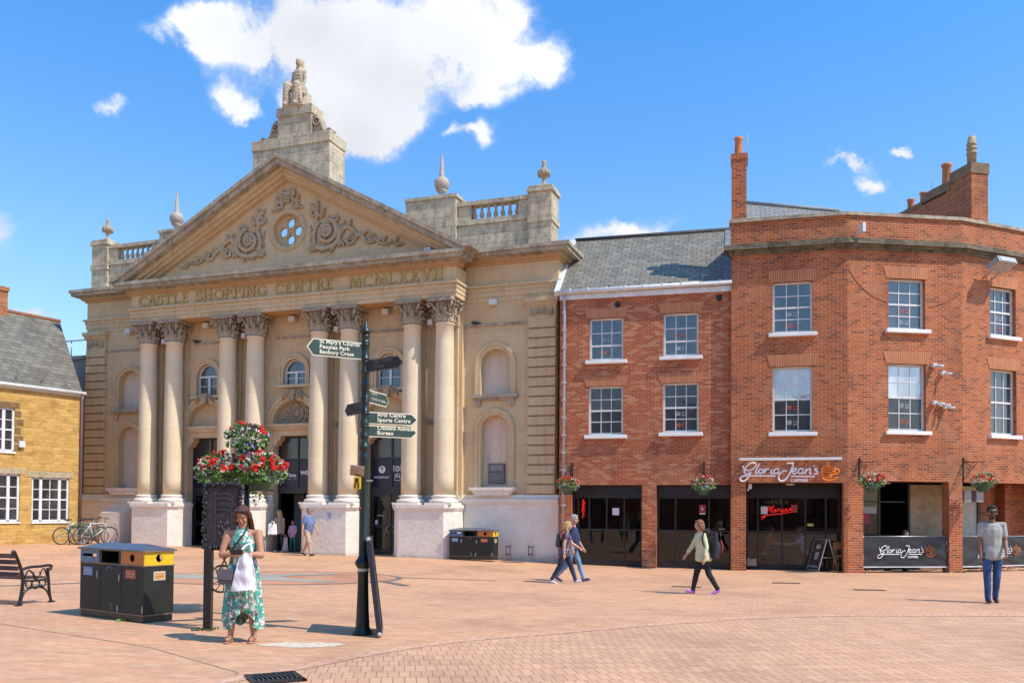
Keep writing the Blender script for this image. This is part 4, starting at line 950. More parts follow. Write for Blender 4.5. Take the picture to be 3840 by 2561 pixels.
mb.ball((.28, -.1, .62), (.15, .16, .16), 2); mb.ball((.28, -.12, .48), (.15, .16, .06), 2)
o = remeshed('figure', mb, M['statue'], st, .026, 2, disp=lambda c: .012 * noise.noise(c * 12))
mb = MB(); mb.bevbox(-.45, .40, -.34, .3, -.0, .05, .01); mb.build('statue_base', M['statue'], st)
# ------------------------------------------------------------------ brick buildings
PB = R(14.5); PM = R(-7.4); PR = R(-22.5)
WO = (1.3447, 24.9207); BO = (5.927, 23.5806); C1 = (8.7996, 22.8378); C2 = (12.0295, 23.2572)

SB = 1.105   # the brick range is measured at this ratio of its first survey
def stand_up(o, xy):
    o.location = (xy[0] * SB, xy[1] * SB, 1.6 * (1 - SB)); o.scale = (SB, SB, SB); return o
def sash(parent, x0, x1, z0, z1, y, rows=4, cols=3, pane=None, decal=None, meet=2, sill=True, arch_h=.30, arch_over=.06):
    """white sash window in a brick reveal: frame, glazing bars, sill, flat brick arch"""
    w = empty('sash_window', ((x0 + x1) / 2, 0, 0), 0, parent); h = (x1 - x0) / 2
    mb = MB(); f = .055
    mb.box(-h, -h + f, y, y + .08, z0, z1).box(h - f, h, y, y + .08, z0, z1).box(-h + f, h - f, y, y + .08, z1 - f, z1).box(-h + f, h - f, y, y + .08, z0, z0 + f * 1.3)
    mb.build('frame', M['frame_white'], w)
    mb = MB(); a, b = -h + f, h - f; c, d = z0 + f * 1.3, z1 - f
    for i in range(1, cols): q = lerp(a, b, i / cols); mb.box(q - .010, q + .010, y + .02, y + .055, c, d)
    for j in range(1, rows):
        q = lerp(c, d, j / rows); t = .024 if j == meet else .012; mb.box(a, b, y + (.008 if j == meet else .022), y + .052, q - t, q + t)
    mb.build('glazing_bars', M['frame_white'], w)
    mb = MB(); mb.box(a, b, y + .04, y + .046, c, d); mb.build('pane', pane or M['pane'], w)
    if sill:
        mb = MB(); mb.bevbox(-h - .11, h + .11, -.11, .1, z0 - .10, z0, .015); mb.build('sill', M['sill_white'], w)
    mb = MB(); e = arch_over; mb.prism([(-h - e, z1), (h + e, z1), (h + e + .10, z1 + arch_h), (-h - e - .10, z1 + arch_h)], -.012, .05); mb.build('brick_arch', M['brick_arch'], w)
    if decal:
        for k, (row, mt) in enumerate(decal):
            mb = MB(); zc = lerp(c, d, (row + .5) / rows); s = (d - c) / rows * .26; yy = y + .036
            for i in range(4):
                an = R(45 + 90 * i); mb.torus((-.075 + .035 * math.cos(an), yy, zc + .035 * math.sin(an)), .026, .007, n=8, k=4, flat=.4)
            mb.torus((-.075, yy, zc), .014, .006, n=8, k=4, flat=.4)
            mb.tube([(.03, yy, zc + .035), (.035, yy, zc - .02), (.06, yy, zc - .045), (.095, yy, zc - .045), (.12, yy, zc - .02), (.125, yy, zc + .035), (.03, yy, zc + .035)], .008, 5, flat=.4)
            mb.torus((.135, yy, zc), .022, .006, n=8, k=4, flat=.4); mb.tube([(.02, yy, zc - .06), (.13, yy, zc - .06)], .007, 5, flat=.4)
            mb.build('window_decal', mt, w)
    return w
DW = plain('white_vinyl_decal', (.42, .44, .46), .5, .05, 5); DO = plain('orange_vinyl_decal', (.50, .09, .025), .5, .1, 5)

# --- the lower brick range
wing = thing('brick_shop', 'lower red brick shop with slate roof and white gutter, beside the stone front', 'building', (*WO, 0), -PB); stand_up(wing, WO)
wins = [(.86, 1.82, 5.83, 7.04), (2.94, 3.90, 5.87, 7.08), (.84, 1.82, 3.71, 5.10), (2.93, 3.91, 3.75, 5.14)]
mb = MB(); L = 4.79
outer = [(0, -.1), (.36, -.1), (.36, 2.31), (2.36, 2.31), (2.36, -.1), (2.76, -.1), (2.76, 2.31), (L, 2.31), (L, 7.72), (0, 7.72)]
mb.holed(outer, [rect(*w) for w in wins], 0, .28, back=True); mb.build('brick_wall', M['brick_wing'], wing)
mb = MB(); mb.box(0, .28, .281, 7, -.1, 7.7); mb.build('side_wall', M['brick_dark'], wing)
decs = [[(1, DW), (0, DO)], [(1, DO), (0, DW)], None, [(1, DW), (0, DO)]]
for i, w in enumerate(wins):
    sash(wing, w[0], w[1], w[2], w[3], .09, 3 if i < 2 else 4, 3, M['pane'] if i < 2 else M['pane_dark'], decs[i], meet=1 if i < 2 else 2, arch_h=.28)
# roof, gutter, vents
mb = MB(); e0 = (-.12, 7.80); r0 = (2.55, 10.10)
T0 = Matrix.Translation((0, e0[0], e0[1])) @ Matrix.Rotation(math.atan2(r0[1] - e0[1], r0[0] - e0[0]), 4, 'X')
ln = math.hypot(r0[1] - e0[1], r0[0] - e0[0]); mb.box(-.02, L, 0, ln, -.06, 0)
o = mb.build('slate_roof', M['slate'], wing); o.matrix_basis = T0
mb = MB(); mb.box(-.02, L, 0, ln, -.06, 0); o = mb.build('slate_roof', M['slate'], wing); o.matrix_basis = Matrix.Translation((0, 5.22, 7.80)) @ Matrix.Scale(-1, 4, (0, 1, 0)) @ Matrix.Rotation(math.atan2(2.3, 2.67), 4, 'X')
mb = MB(); mb.tube([(-.03, 2.55, 10.1), (L, 2.55, 10.1)], .08, 8); mb.build('ridge', plain('dark_ridge_tile', (.06, .055, .05), .8, .3, 6), wing)
mb = MB(); mb.box(L - .22, L, 0.02, ln - .02, .005, .03); o = mb.build('lead_flashing', M['lead'], wing); o.matrix_basis = T0
mb = MB(); mb.box(-.15, .0, 0, ln, -.10, .05); o = mb.build('verge', M['soft_white'], wing); o.matrix_basis = T0
mb = MB(); mb.prism([(0, 7.7), (5.1, 7.7), (2.55, 9.98)], .0, .25, 'x'); mb.build('gable', M['brick_dark'], wing)
mb = MB(); mb.box(0, L, -.06, .12, 7.60, 7.80); mb.build('fascia', M['pvc'], wing)
mb = MB(); mb.tube([(-.05, -.13, 7.80), (L, -.13, 7.83)], .065, 8)
for i in range(9): mb.box(.3 + i * .52, .33 + i * .52, -.19, -.05, 7.80, 7.90)
for i in range(5): mb.tube([(.6 + i * .85, .05, 7.92), (.6 + i * .85, .05, 8.12), (.7 + i * .85, .05, 8.10)], .008, 4)
gt = mb.build('gutter', M['pvc'], wing)
mb = MB(); mb.tube([(.14, -.13, 7.76), (.14, -.10, 7.6), (.14, -.07, 7.45), (.14, -.07, 1.1)], .038, 8)
for i in range(12): mb.box(.09, .19, -.115, .0, 7.2 - i * .5, 7.25 - i * .5)
mb.build('downpipe', plain('galvanised_downpipe', (.40, .42, .46), .45, .2, 9), wing)
mb = MB(); mb.tube([(.14, -.07, 1.1), (.14, -.07, 0)], .042, 8); mb.build('downpipe_base', plain('rusty_red_pipe', (.26, .08, .05), .6, .3, 9), wing)
for x, z in ((1.66, 7.40), (4.45, 7.44)):
    mb = MB(); mb.T = Matrix.Translation((x, -.02, z)) @ Matrix.Rotation(R(90), 4, 'X'); mb.lathe([(.0, -.03), (.085, -.03), (.085, .01), (.06, .012), (.05, -.01), (0, -.01)], n=18); mb.build('wall_vent', M['black'], wing)

def shopfront(parent, x0, x1, z1, y, mull, trans, mid=1.04, kick=.19, door=None):
    s = empty('shopfront', (0, 0, 0), 0, parent)
    mb = MB(); mb.box(x0, x1, y - .02, y + .06, trans, z1).box(x0, x1, y, y + .07, 0, kick).box(x0, x1, y + .005, y + .05, mid - .022, mid + .022).box(x0, x0 + .06, y, y + .07, kick, trans).box(x1 - .06, x1, y, y + .07, kick, trans)
    for m in mull: mb.box(m - .022, m + .022, y, y + .06, kick, trans)
    mb.build('frame', M['black'], s)
    mb = MB(); mb.box(x0 + .06, x1 - .06, y + .03, y + .04, kick, trans); mb.build('pane', M['shopglass'], s)
    return s
s1 = shopfront(wing, .36, 2.36, 2.31, .24, [.52, .84, 1.34, 1.84], 1.94)
s2 = shopfront(wing, 2.76, 4.79, 2.31, .24, [3.27, 4.18], 1.94)
mb = MB(); mb.box(1.50, 1.69, .262, .268, 1.46, 1.66); mb.build('notice', M['soft_white'], s1)
mb = MB(); mb.box(.60, .71, .35, .36, 1.35, 1.9); nn = mb.build('neon_panel', M['black'], s1)
mb = MB(); mb.tube([(.66, .33, 1.9), (.62, .33, 1.75), (.68, .33, 1.68), (.61, .33, 1.58), (.67, .33, 1.48), (.62, .33, 1.38)], .018, 6).tube([(.63, .33, 1.9), (.69, .33, 1.8), (.62, .33, 1.64), (.69, .33, 1.56)], .018, 6); mb.build('neon_tube', M['neon'], nn)
mb = MB(); mb.box(3.92, 4.09, .262, .268, 1.50, 1.76); pp = mb.build('poster', M['red_poster'], s2)
mb = MB(); mb.ball((4.0, .26, 1.65), (.03, .004, .05), 1).box(3.93, 4.08, .259, .262, 1.50, 1.53); mb.build('poster_picture', M['soft_white'], pp)
mb = MB(); mb.box(4.45, 4.62, .262, .268, 1.09, 1.11); mb.tube([(4.5, .20, 1.02), (4.5, .20, .9)], .012, 5); mb.build('letter_slot', M['grey_metal'], s2)
mb = MB(); mb.box(.3, 4.7, 3.2, 3.25, -.1, 2.6).box(.28, .33, .3, 3.2, -.1, 2.6).box(4.72, 4.77, .3, 3.2, -.1, 2.6).box(.3, 4.75, .29, 3.2, 2.5, 2.6); mb.build('shop_interior', M['room'], wing)
mb = MB(); mb.box(.33, 4.72, .3, 3.2, .005, .012); mb.build('shop_floor', M['room_floor'], wing)

# --- the taller bowed building: three faces of one body
bay = thing('brick_corner_building', 'taller red brick building with canted front, stone cornice and a coffee shop below', 'building', (*BO, 0), -PB); stand_up(bay, BO)
BB, BD = M['brick'], M['brick_dark']
def face(o, ph):
    """an empty turned to one face of the canted front (child of the building)"""
    dx, dy = o[0] - BO[0], o[1] - BO[1]; c, s = math.cos(PB), math.sin(PB)
    return (dx * c - dy * s, dx * s + dy * c), ph - PB
def face_T(o, ph):
    (x, y), r = face(o, ph); return Matrix.Translation((x, y, 0)) @ Matrix.Rotation(-r, 4, 'Z')
F = [(Matrix.Identity(4), 2.967), (face_T(C1, PM), 3.257), (face_T(C2, PR), 4.6)]
def onface(o, i): o.matrix_basis = F[i][0] @ o.matrix_basis; return o
fw = [[(1.08, 2.10, 6.36, 7.74), (1.08, 2.10, 3.70, 5.47)], [(1.16, 2.20, 6.44, 7.80), (1.15, 2.22, 3.74, 5.53)], [(1.06, 2.06, 6.44, 7.78), (1.08, 2.07, 3.72, 5.52)]]
LT = 2.36
outs = [[(0, -.1), (.395, -.1), (.395, LT), (2.87, LT), (2.87, -.1), (2.967, -.1), (2.967, 8.52), (0, 8.52)],
        [(0, -.1), (.44, -.1), (.44, LT + .05), (2.87, LT + .05), (2.87, -.1), (3.257, -.1), (3.257, 8.52), (0, 8.52)],
        [(0, LT + .05), (4.6, LT + .05), (4.6, 8.52), (0, 8.52)]]
for i in range(3):
    mb = MB(); mb.holed(outs[i], [rect(*w) for w in fw[i]], 0, .30, back=True); onface(mb.build('brick_wall', BB, bay), i)
    l = F[i][1]
    mb = MB(); mb.box(0 if i else -.02, l, -.0, .3, 8.78, 9.42); onface(mb.build('parapet', BB, bay), i)
    ex0 = -.10 if i == 0 else .0; ex1 = .0
    def cap_(mb, o, z0, z1, a=l):
        # mitred moulding: neighbours meet on the bisector of the corner
        m0 = 0 if i == 0 else (math.tan(abs((PB - PM) if i == 1 else (PM - PR)) / 2)) * o
        m1 = (math.tan(abs((PB - PM) if i == 0 else (PM - PR)) / 2)) * o if i < 2 else 0
        x0 = -(o if i == 0 else m0); x1 = l + m1
        mb.add([(x0, -o, z0), (x1, -o, z0), (l, .3, z0), (0 if i else -o, .3, z0), (x0, -o, z1), (x1, -o, z1), (l, .3, z1), (0 if i else -o, .3, z1)],
               [(0, 1, 5, 4), (4, 5, 6, 7), (3, 2, 1, 0), (1, 2, 6, 5), (0, 4, 7, 3)], False)
    mb = MB(); cap_(mb, .05, 8.52, 8.58); cap_(mb, .11, 8.58, 8.64); cap_(mb, .20, 8.64, 8.70); cap_(mb, .17, 8.70, 8.78)
    onface(mb.build('stone_cornice', stone_mat('mossy_cornice_stone%d' % i, (.16, .13, .085), (.26, .22, .14), (.035, .03, .022), bw=1.1, rh=3, joint=.005, grime=.7, weather=.9, bumpy=.9), bay), i)
    mb = MB(); cap_(mb, .06, 9.42, 9.51); onface(mb.build('coping', M['coping'], bay), i)
    decs = [[(1, DW), (0, DO)], [(1, DO), (0, DW)]], [[(1, DO), (0, DW)], [(1, DW), (0, DO)]], [[(1, DW), (0, DO)], None]
    for j, w in enumerate(fw[i]):
        onface(sash(bay, w[0], w[1], w[2], w[3], .11, 4, 3, [M['pane'], M['pane_dark']][j] if i < 2 else M['pane'], decs[i][j], arch_h=.31), i)
# half drawn blinds behind two lower windows
for i in (0, 1):
    w = fw[i][1]; mb = MB(); mb.box(w[0] + .06, w[1] - .06, .143, .148, lerp(w[2], w[3], .52), w[3] - .06); onface(mb.build('window_blind', M['pane_blind'], bay), i)
# body behind
cb = [(0, .3), (2.9, .3)]
def loc2(o, ph, t, y):
    v = face_T(o, ph) @ Vector((t, y, 0)); return (v.x, v.y)
poly = [(0.001, .301), loc2(C1, PM, .0, .301), loc2(C1, PM, 3.257, .301), loc2(C2, PR, 4.59, .301), loc2(C2, PR, 4.59, 9), (0.001, 10)]
mb = MB(); mb.prism(poly, 8.3, 8.75, 'z'); mb.build('flat_roof', M['lead'], bay)
mb = MB(); mb.box(0, .3, .301, 10, 2.4, 9.42); mb.build('side_wall', BD, bay)
e = loc2(C2, PR, 4.6, 0)
mb = MB(); mb.box(4.3, 4.599, .301, 8, -.1, 9.4); onface(mb.build('end_wall', BD, bay), 2)
# rear roof
mb = MB(); mb.add([(.32, .9, 9.3), (4.6, .9, 9.3), (3.2, 4.0, 10.82), (.32, 4.0, 11.32)], [(0, 1, 2, 3)]); mb.add([(.32, 4.0, 11.32), (3.2, 4.0, 10.82), (4.6, 9, 9.3), (.32, 9, 9.3)], [(0, 1, 2, 3)]); mb.add([(4.6, .9, 9.3), (4.6, 9, 9.3), (3.2, 4, 10.82)], [(0, 1, 2)]); mb.add([(.32, .9, 9.3), (.32, 4, 11.32), (.32, 9, 9.3)], [(0, 1, 2)])
mb.build('rear_slate_roof', M['slate_blue'], bay)
mb = MB(); mb.tube([(.3, 4, 11.35), (3.2, 4.0, 10.85)], .07, 6); mb.build('rear_ridge', M['lead'], bay)
mb = MB(); mb.box(.25, .33, 3.6, 4.4, 9.5, 11.34); mb.build('gable_edge', M['soft_white'], bay)
# chimneys
ch = empty('chimney', (0, 0, 0), 0, bay)
mb = MB(); mb.box(0.0, .40, .02, .55, 9.30, 11.18).box(-.02, .42, 0, .57, 11.18, 11.33); mb.build('stack', BB, ch)
mb = MB(); mb.lathe([(.13, 11.33), (.12, 11.38), (.10, 11.75), (.12, 11.80), (.12, 11.87), (.09, 11.87)], (.19, .28, 0), 16); mb.build('pot', M['terracotta'], ch)
mb = MB(); mb.tube([(.43, .3, 11.0), (.43, .3, 12.0)], .008, 5); mb.build('aerial_rod', M['grey_metal'], ch)
ch = empty('chimney_stack', (0, 0, 0), 0, bay)
Tc = Matrix.Rotation(PB, 4, 'Z') @ Matrix.Translation((-BO[0], -BO[1], 0)) @ Matrix.Translation((14.81, 28, 0)) @ Matrix.Rotation(math.atan2(-.196, .98) * -1, 4, 'Z')
ch.matrix_basis = Tc
mb = MB(); mb.box(-.0, .62, 0, 1.2, 8.9, 12.60); mb.box(0, .62, 1.2, 3.8, 8.9, 12.35); mb.build('stack', BB, ch)
mb = MB(); mb.box(-.03, .65, -.03, 1.0, 12.60, 12.94).box(-.03, .65, 1.0, 2.4, 12.42, 12.72).box(-.03, .65, 2.4, 3.85, 12.35, 12.5); mb.build('stack_cap', stone_mat('sooty_brick_cap', (.24, .15, .085), (.32, .21, .13), (.08, .055, .04), bw=.22, rh=.08, joint=.008, grime=.5, weather=.4), ch)
mb = MB(); mb.lathe([(.14, 12.9), (.14, 13.35), (.17, 13.37), (.17, 13.40), (.14, 13.42), (.14, 13.5), (.17, 13.52), (.17, 13.55), (.14, 13.57), (.14, 13.65), (.17, 13.67), (.15, 13.7), (.10, 13.95), (.08, 13.95)], (.3, .35, 0), 16); mb.build('louvred_pot', M['clay_buff'], ch)
mb = MB(); mb.lathe([(.17, 12.7), (.15, 12.75), (.14, 13.38), (.17, 13.42), (.17, 13.5), (.12, 13.5)], (.3, 1.55, 0), 16); mb.build('pot', M['terracotta'], ch)
for y in (2.75, 3.45):
    mb = MB(); mb.lathe([(.14, 12.45), (.12, 12.5), (.11, 12.85), (.14, 12.9), (.14, 12.95), (.1, 12.95)], (.3, y, 0), 14); mb.build('pot', M['terracotta'], ch)
mb = MB(); mb.tube([(.3, 2.3, 12.6), (.3, 2.3, 13.6)], .01, 5); mb.build('aerial_rod', M['grey_metal'], ch)
mb = MB(); mb.box(.25, 1.9, 1.5, 2.6, 8.75, 9.83).box(.15, 2.0, 1.4, 2.7, 9.83, 9.87); o = mb.build('roof_lantern', M['frame_white'], bay); onface(o, 1)
# lights and cameras on the face
mb = MB(); mb.box(.25, .33, -.34, -.12, 8.90, 9.14).tube([(.29, -.12, 9.0), (.2, .02, 8.9)], .02, 6); onface(mb.build('small_floodlight', M['soft_white'], bay), 1)
mb = MB(); mb.T = Matrix.Translation((.98, -.42, 8.22)) @ Matrix.Rotation(R(-25), 4, 'X'); mb.bevbox(-.34, .34, -.22, .18, -.06, .12, .02); mb.T = Matrix.Identity(4); mb.tube([(.80, -.35, 8.16), (.80, -.1, 7.98), (.80, .0, 7.98)], .025, 6).tube([(1.1, -.35, 8.16), (1.1, -.1, 7.98), (1.1, .0, 7.98)], .025, 6)
fl = onface(mb.build('floodlight', M['grey_metal'], bay), 2)
mb = MB(); mb.T = Matrix.Translation((.98, -.42, 8.22)) @ Matrix.Rotation(R(-25), 4, 'X'); mb.box(-.29, .29, -.235, -.22, -.04, .10); onface(mb.build('floodlight_lens', plain('lamp_glass', (.5, .5, .48), .15, .1, 3), bay), 2)
for x, z, r in ((2.42, 5.50, 0), (2.66, 5.30, 1), (2.42, 4.50, 0), (2.62, 4.46, 1), (2.74, 4.40, 0)):
    mb = MB(); mb.bevbox(x - .06, x + .06, -.12, .0, z - .05, z + .05, .01); mb.tube([(x, -.1, z - .02), (x + .13, -.26, z - .04)], .03, 8); onface(mb.build('security_camera', M['soft_white'], bay), 1)
for pp_ in ([(.02, -.008, 8.0), (.3, -.008, 7.62), (.7, -.008, 7.30), (1.12, -.008, 7.15)], [(2.3, -.008, 7.05), (2.8, -.008, 7.2), (3.22, -.008, 7.45)], [(2.8, -.008, 4.36), (3.0, -.008, 4.33), (3.25, -.008, 4.33)]): onface(MB().tube(spline(pp_, 4), .006, 5).build('wall_cable', plain('brown_cable', (.12, .05, .03), .6, .2, 9), bay), 1)

# coffee shop sign: traced handwriting as round tubing
GJ = {
 'white': [[(165,235),(160,265),(170,310),(200,342),(290,348),(385,305),(437,225),(405,182),(330,182),(240,250),(192,330),(187,400),(235,435),(300,410),(322,382)],
   [(325,382),(300,455),(240,550),(160,600),(100,585),(92,530),(150,485),(250,470),(330,468),(600,466),(868,465)],
   [(512,188),(470,280),(432,370),(440,415),(480,405)], [(545,315),(500,345),(502,395),(545,408),(588,380),(585,330),(545,315)],
   [(590,345),(635,330),(655,300)],[(652,305),(632,360),(618,418)],[(628,385),(670,315),(728,308)],
   [(790,308),(762,385),(785,415),(822,395)],[(808,245),(804,252)], [(935,310),(885,302),(838,335),(832,390),(868,410),(915,385),(938,312),(920,395),(948,410)],
   [(1108,176),(1180,174),(1245,178),(1228,250),(1180,375),(1120,490),(1035,575),(962,570),(930,505),(960,415),(1035,352),(1110,345)],
   [(1215,352),(1280,342),(1312,305),(1275,280),(1228,320),(1222,380),(1268,408),(1335,375)],
   [(1462,300),(1410,290),(1362,325),(1358,375),(1395,400),(1445,370),(1465,300),(1450,380),(1485,398)],
   [(1530,292),(1512,350),(1498,402)],[(1512,352),(1560,300),(1612,292),(1605,350),(1600,395),(1645,395)],
   [(1700,215),(1690,242)],[(1768,290),(1720,284),(1706,315),(1758,345),(1762,388),(1720,406),(1684,394)],
   [(1195,465),(1450,464),(1706,460)]],
 'orange': [[(1848,265),(1900,242),(1990,238),(2080,242),(2140,262),(2090,290),(1990,298),(1890,290),(1848,265)],
   [(1850,330),(1920,352),(1990,356),(2060,352),(2130,330)],[(1848,268),(1856,360),(1885,440),(1930,480)],[(2140,268),(2134,340),(2118,392)],
   [(2142,300),(2195,292),(2215,335),(2185,385),(2110,408),(1985,410)],[(1985,412),(2050,440),(2060,462),(2000,475),(1930,470)],
   [(1850,462),(1890,510),(1990,538),(2100,525),(2185,462)],[(2000,135),(1958,170),(1985,205),(2018,235),(2012,280)]]}
def coffee_logo(x0, z1, s, y, rad, parent, place, wm, om, flatf=.8, slope=.0225):
    """x0,z1: position of trace pixel (75,130); s metres per pixel"""
    def P(p): return (x0 + (p[0] - 75) * s, y, z1 - ((p[1] - 130) + (p[0] - 75) * slope) * s)
    mb = MB()
    for st_ in GJ['white']: mb.tube(spline([P(p) for p in st_], 4), rad, 7, flat=flatf)
    text_into(mb, 'COFFEES', 92 * s, Matrix.Translation((x0 + (1187 - 75) * s, y + .004, z1 - (585 - 130 + 1110 * slope) * s)), bold=2.4 * s, spacing=1.06)
    a = mb.build('sign_lettering', wm, parent)
    mb = MB()
    for st_ in GJ['orange']: mb.tube(spline([P(p) for p in st_], 4), rad * .95, 7, flat=flatf)
    b = mb.build('cup_emblem', om, parent)
    for o in (a, b): place(o)
sg = empty('shop_sign', (0, 0, 0), 0, bay)
coffee_logo(.224, 2.955, .001177, -.09, .0215, sg, lambda o: o, M['white'], M['orange_logo'])
mb = MB(); mb.bevbox(.215, 2.81, -.2, -.13, 2.95, 3.02, .01)
for x in (.4, 1.2, 2.0, 2.7): mb.box(x - .015, x + .015, -.14, .0, 2.97, 3.0)
mb.build('light_bar', M['frame_white'], sg)

# ground floor of the coffee shop
y = .75
sf = shopfront(bay, .395 + .0, 2.87, LT, y, [.72, 1.36, 1.97, 2.5], 1.96, 1.04, .14)
mb = MB(); mb.box(.80, .98, y - .012, y - .004, 1.52, 1.73); mb.build('menu_card', M['soft_white'], sf)
mb = MB(); mb.box(1.60, 1.76, y - .012, y - .004, 1.57, 1.78); mb.build('poster', M['red_poster'], sf)
mb = MB(); mb.box(2.02, 2.18, y - .012, y - .004, 1.20, 1.27); mb.build('yellow_sticker', plain('yellow_sticker_vinyl', (.5, .5, .08), .5, .1, 8), sf)
mb = MB(); text_into(mb, 'HAVE A', .16, Matrix.Translation((.92, y - .005, 1.80)), spacing=1.15, bold=-.001); mb.build('window_lettering', plain('dull_gold_letter', (.13, .10, .06), .5, .1, 5), sf)
NE = [[(.97, 1.62), (1.02, 1.72), (1.07, 1.72), (1.06, 1.66), (1.0, 1.62)], [(1.14, 1.76), (1.07, 1.60), (1.08, 1.57), (1.11, 1.58)], [(1.17, 1.65), (1.13, 1.60), (1.16, 1.57), (1.20, 1.61), (1.17, 1.65)],
      [(1.24, 1.66), (1.23, 1.58)], [(1.23, 1.61), (1.27, 1.67), (1.31, 1.66)], [(1.34, 1.66), (1.32, 1.60), (1.35, 1.59)], [(1.40, 1.66), (1.37, 1.61), (1.41, 1.59), (1.45, 1.64), (1.44, 1.68)], [(1.49, 1.68), (1.47, 1.63), (1.50, 1.61), (1.55, 1.66)], [(1.60, 1.69), (1.56, 1.68), (1.60, 1.65), (1.56, 1.62)],
      [(.80, 1.44), (.98, 1.49), (1.3, 1.53), (1.6, 1.58)], [(.80, 1.44), (.92, 1.46), (.85, 1.40), (.82, 1.37)]]
mb = MB()
for s_ in NE: mb.tube(spline([(a, y - .02, b) for a, b in s_], 3), .007, 5)
mb.build('neon_lettering', M['neon'], sf)
mb = MB(); mb.ball((1.55, .35, LT - .03), (.13, .1, .03), 2); mb.build('ceiling_light', M['soft_white'], bay)
mb = MB(); mb.box(.45, .55, .14, .26, LT - .16, LT - .02).tube([(.5, .2, LT - .1), (.44, .1, LT - .2)], .03, 6); mb.build('security_camera', M['soft_white'], bay)
# ceilings, floors, inner walls
mb = MB(); mb.prism([(0.301, .302), loc2(C1, PM, .0, .302), loc2(C1, PM, 3.257, .302), loc2(C2, PR, 4.29, .302), loc2(C2, PR, 4.29, 7.5), (0.301, 7.5)], 2.42, 2.48, 'z'); mb.build('ceiling', M['room'], bay)
mb = MB(); mb.prism([(0.301, 1.0), (2.9, 1.0), loc2(C1, PM, 2.3, 1.2), loc2(C1, PM, 2.3, 5.5), (0.301, 5.5)], .004, .012, 'z'); mb.build('shop_floor', M['room_floor'], bay)
mb = MB(); mb.box(.3, 6.5, 5.0, 5.1, -.1, 2.42).box(.3, .39, .31, 5.0, -.1, 2.42); mb.build('shop_interior', M['room'], bay)
# counter and menu boards inside
mb = MB(); mb.box(1.0, 3.4, 3.4, 3.9, .01, 1.05).box(.95, 3.45, 3.35, 3.95, 1.05, 1.1); mb.build('counter', plain('dim_oak_counter', (.16, .09, .05), .6, .3, 5), bay)
mb = MB(); mb.box(.6, 1.5, 4.95, 5.0, 1.5, 2.1).box(2.0, 2.9, 4.95, 5.0, 1.5, 2.1); mb.build('menu_board', plain('dim_menu_board', (.10, .10, .10), .6, .5, 6), bay)
mb = MB(); mb.box(.46, .5, .55, .74, .14, .35).box(.42, .68, .5, .56, .1, .3); mb.build('door_grille', plain('pale_step', (.25, .22, .2), .7, .2, 6), bay)
# middle face: dark doors, plywood sheet, heater, barrier behind
mb = MB(); mb.box(2.32, 3.30, .95, .98, .05, 2.36); o = onface(mb.build('plywood_panel', M['plywood'], bay), 1)
mb = MB(); mb.box(2.26, 2.32, .9, .98, 0, 2.4).box(.42, 2.26, 1.0, 1.06, 1.86, 1.9).box(1.45, 1.5, 1.0, 1.06, 0, 2.4).box(.42, 2.26, 1.0, 1.06, 0, .15); onface(mb.build('dark_door_frame', M['black'], bay), 1)
mb = MB(); mb.box(.44, 1.45, 1.02, 1.03, .15, 2.38); onface(mb.build('inner_pane', M['shopglass'], bay), 1)
mb = MB(); mb.box(.92, 1.36, .96, 1.0, 1.56, 1.74); onface(mb.build('air_heater', M['grey_metal'], bay), 1)
mb = MB(); mb.box(1.00, 1.18, .985, 1.0, 1.26, 1.54); onface(mb.build('poster', M['red_poster'], bay), 1)
mb = MB(); mb.ball((1.25, .45, 2.38), (.24, .1, .03), 2); onface(mb.build('ceiling_light', M['soft_white'], bay), 1)
# right face: set back wall with piers
mb = MB(); y2 = 1.05
mb.box(.7, 1.85, y2 + .04, y2 + .08, .05, 2.35); onface(mb.build('plywood_panel', plain('pale_board', (.50, .45, .36), .8, .15, 6), bay), 2)
mb = MB(); mb.box(1.96, 2.39, y2, y2 + .3, -.1, 2.42).box(2.95, 3.20, y2, y2 + .3, -.1, 2.42).box(3.32, 4.29, y2 + .25, y2 + .4, -.1, 2.42).box(2.39, 2.95, y2 + .3, y2 + .4, -.1, 2.42); onface(mb.build('inner_brick_pier', BB, bay), 2)
mb = MB(); mb.box(1.85, 1.96, y2, y2 + .08, 0, 2.4); onface(mb.build('door_post', plain('oxblood_post', (.06, .01, .015), .5, .2, 6), bay), 2)
mb = MB(); mb.box(3.20, 3.25, y2 + .1, y2 + .2, .6, 2.2).box(3.29, 3.33, y2 + .1, y2 + .2, .6, 2.2); onface(mb.build('side_window_frame', M['frame_white'], bay), 2)
mb = MB(); mb.box(3.25, 3.29, y2 + .14, y2 + .16, .6, 2.2); onface(mb.build('side_pane', M['pane'], bay), 2)
for x in (.56, 1.02):
    mb = MB(); mb.bevbox(x - .13, x + .14, .30, .50, 1.89, 2.21, .01); onface(mb.build('grey_wall_box', plain('grey_box_plastic', (.30, .29, .29), .6, .1, 5), bay), 2)
mb = MB(); mb.box(-.6, 4.3, 4.9, 5.0, -.1, 2.42); onface(mb.build('back_wall', M['room'], bay), 2)

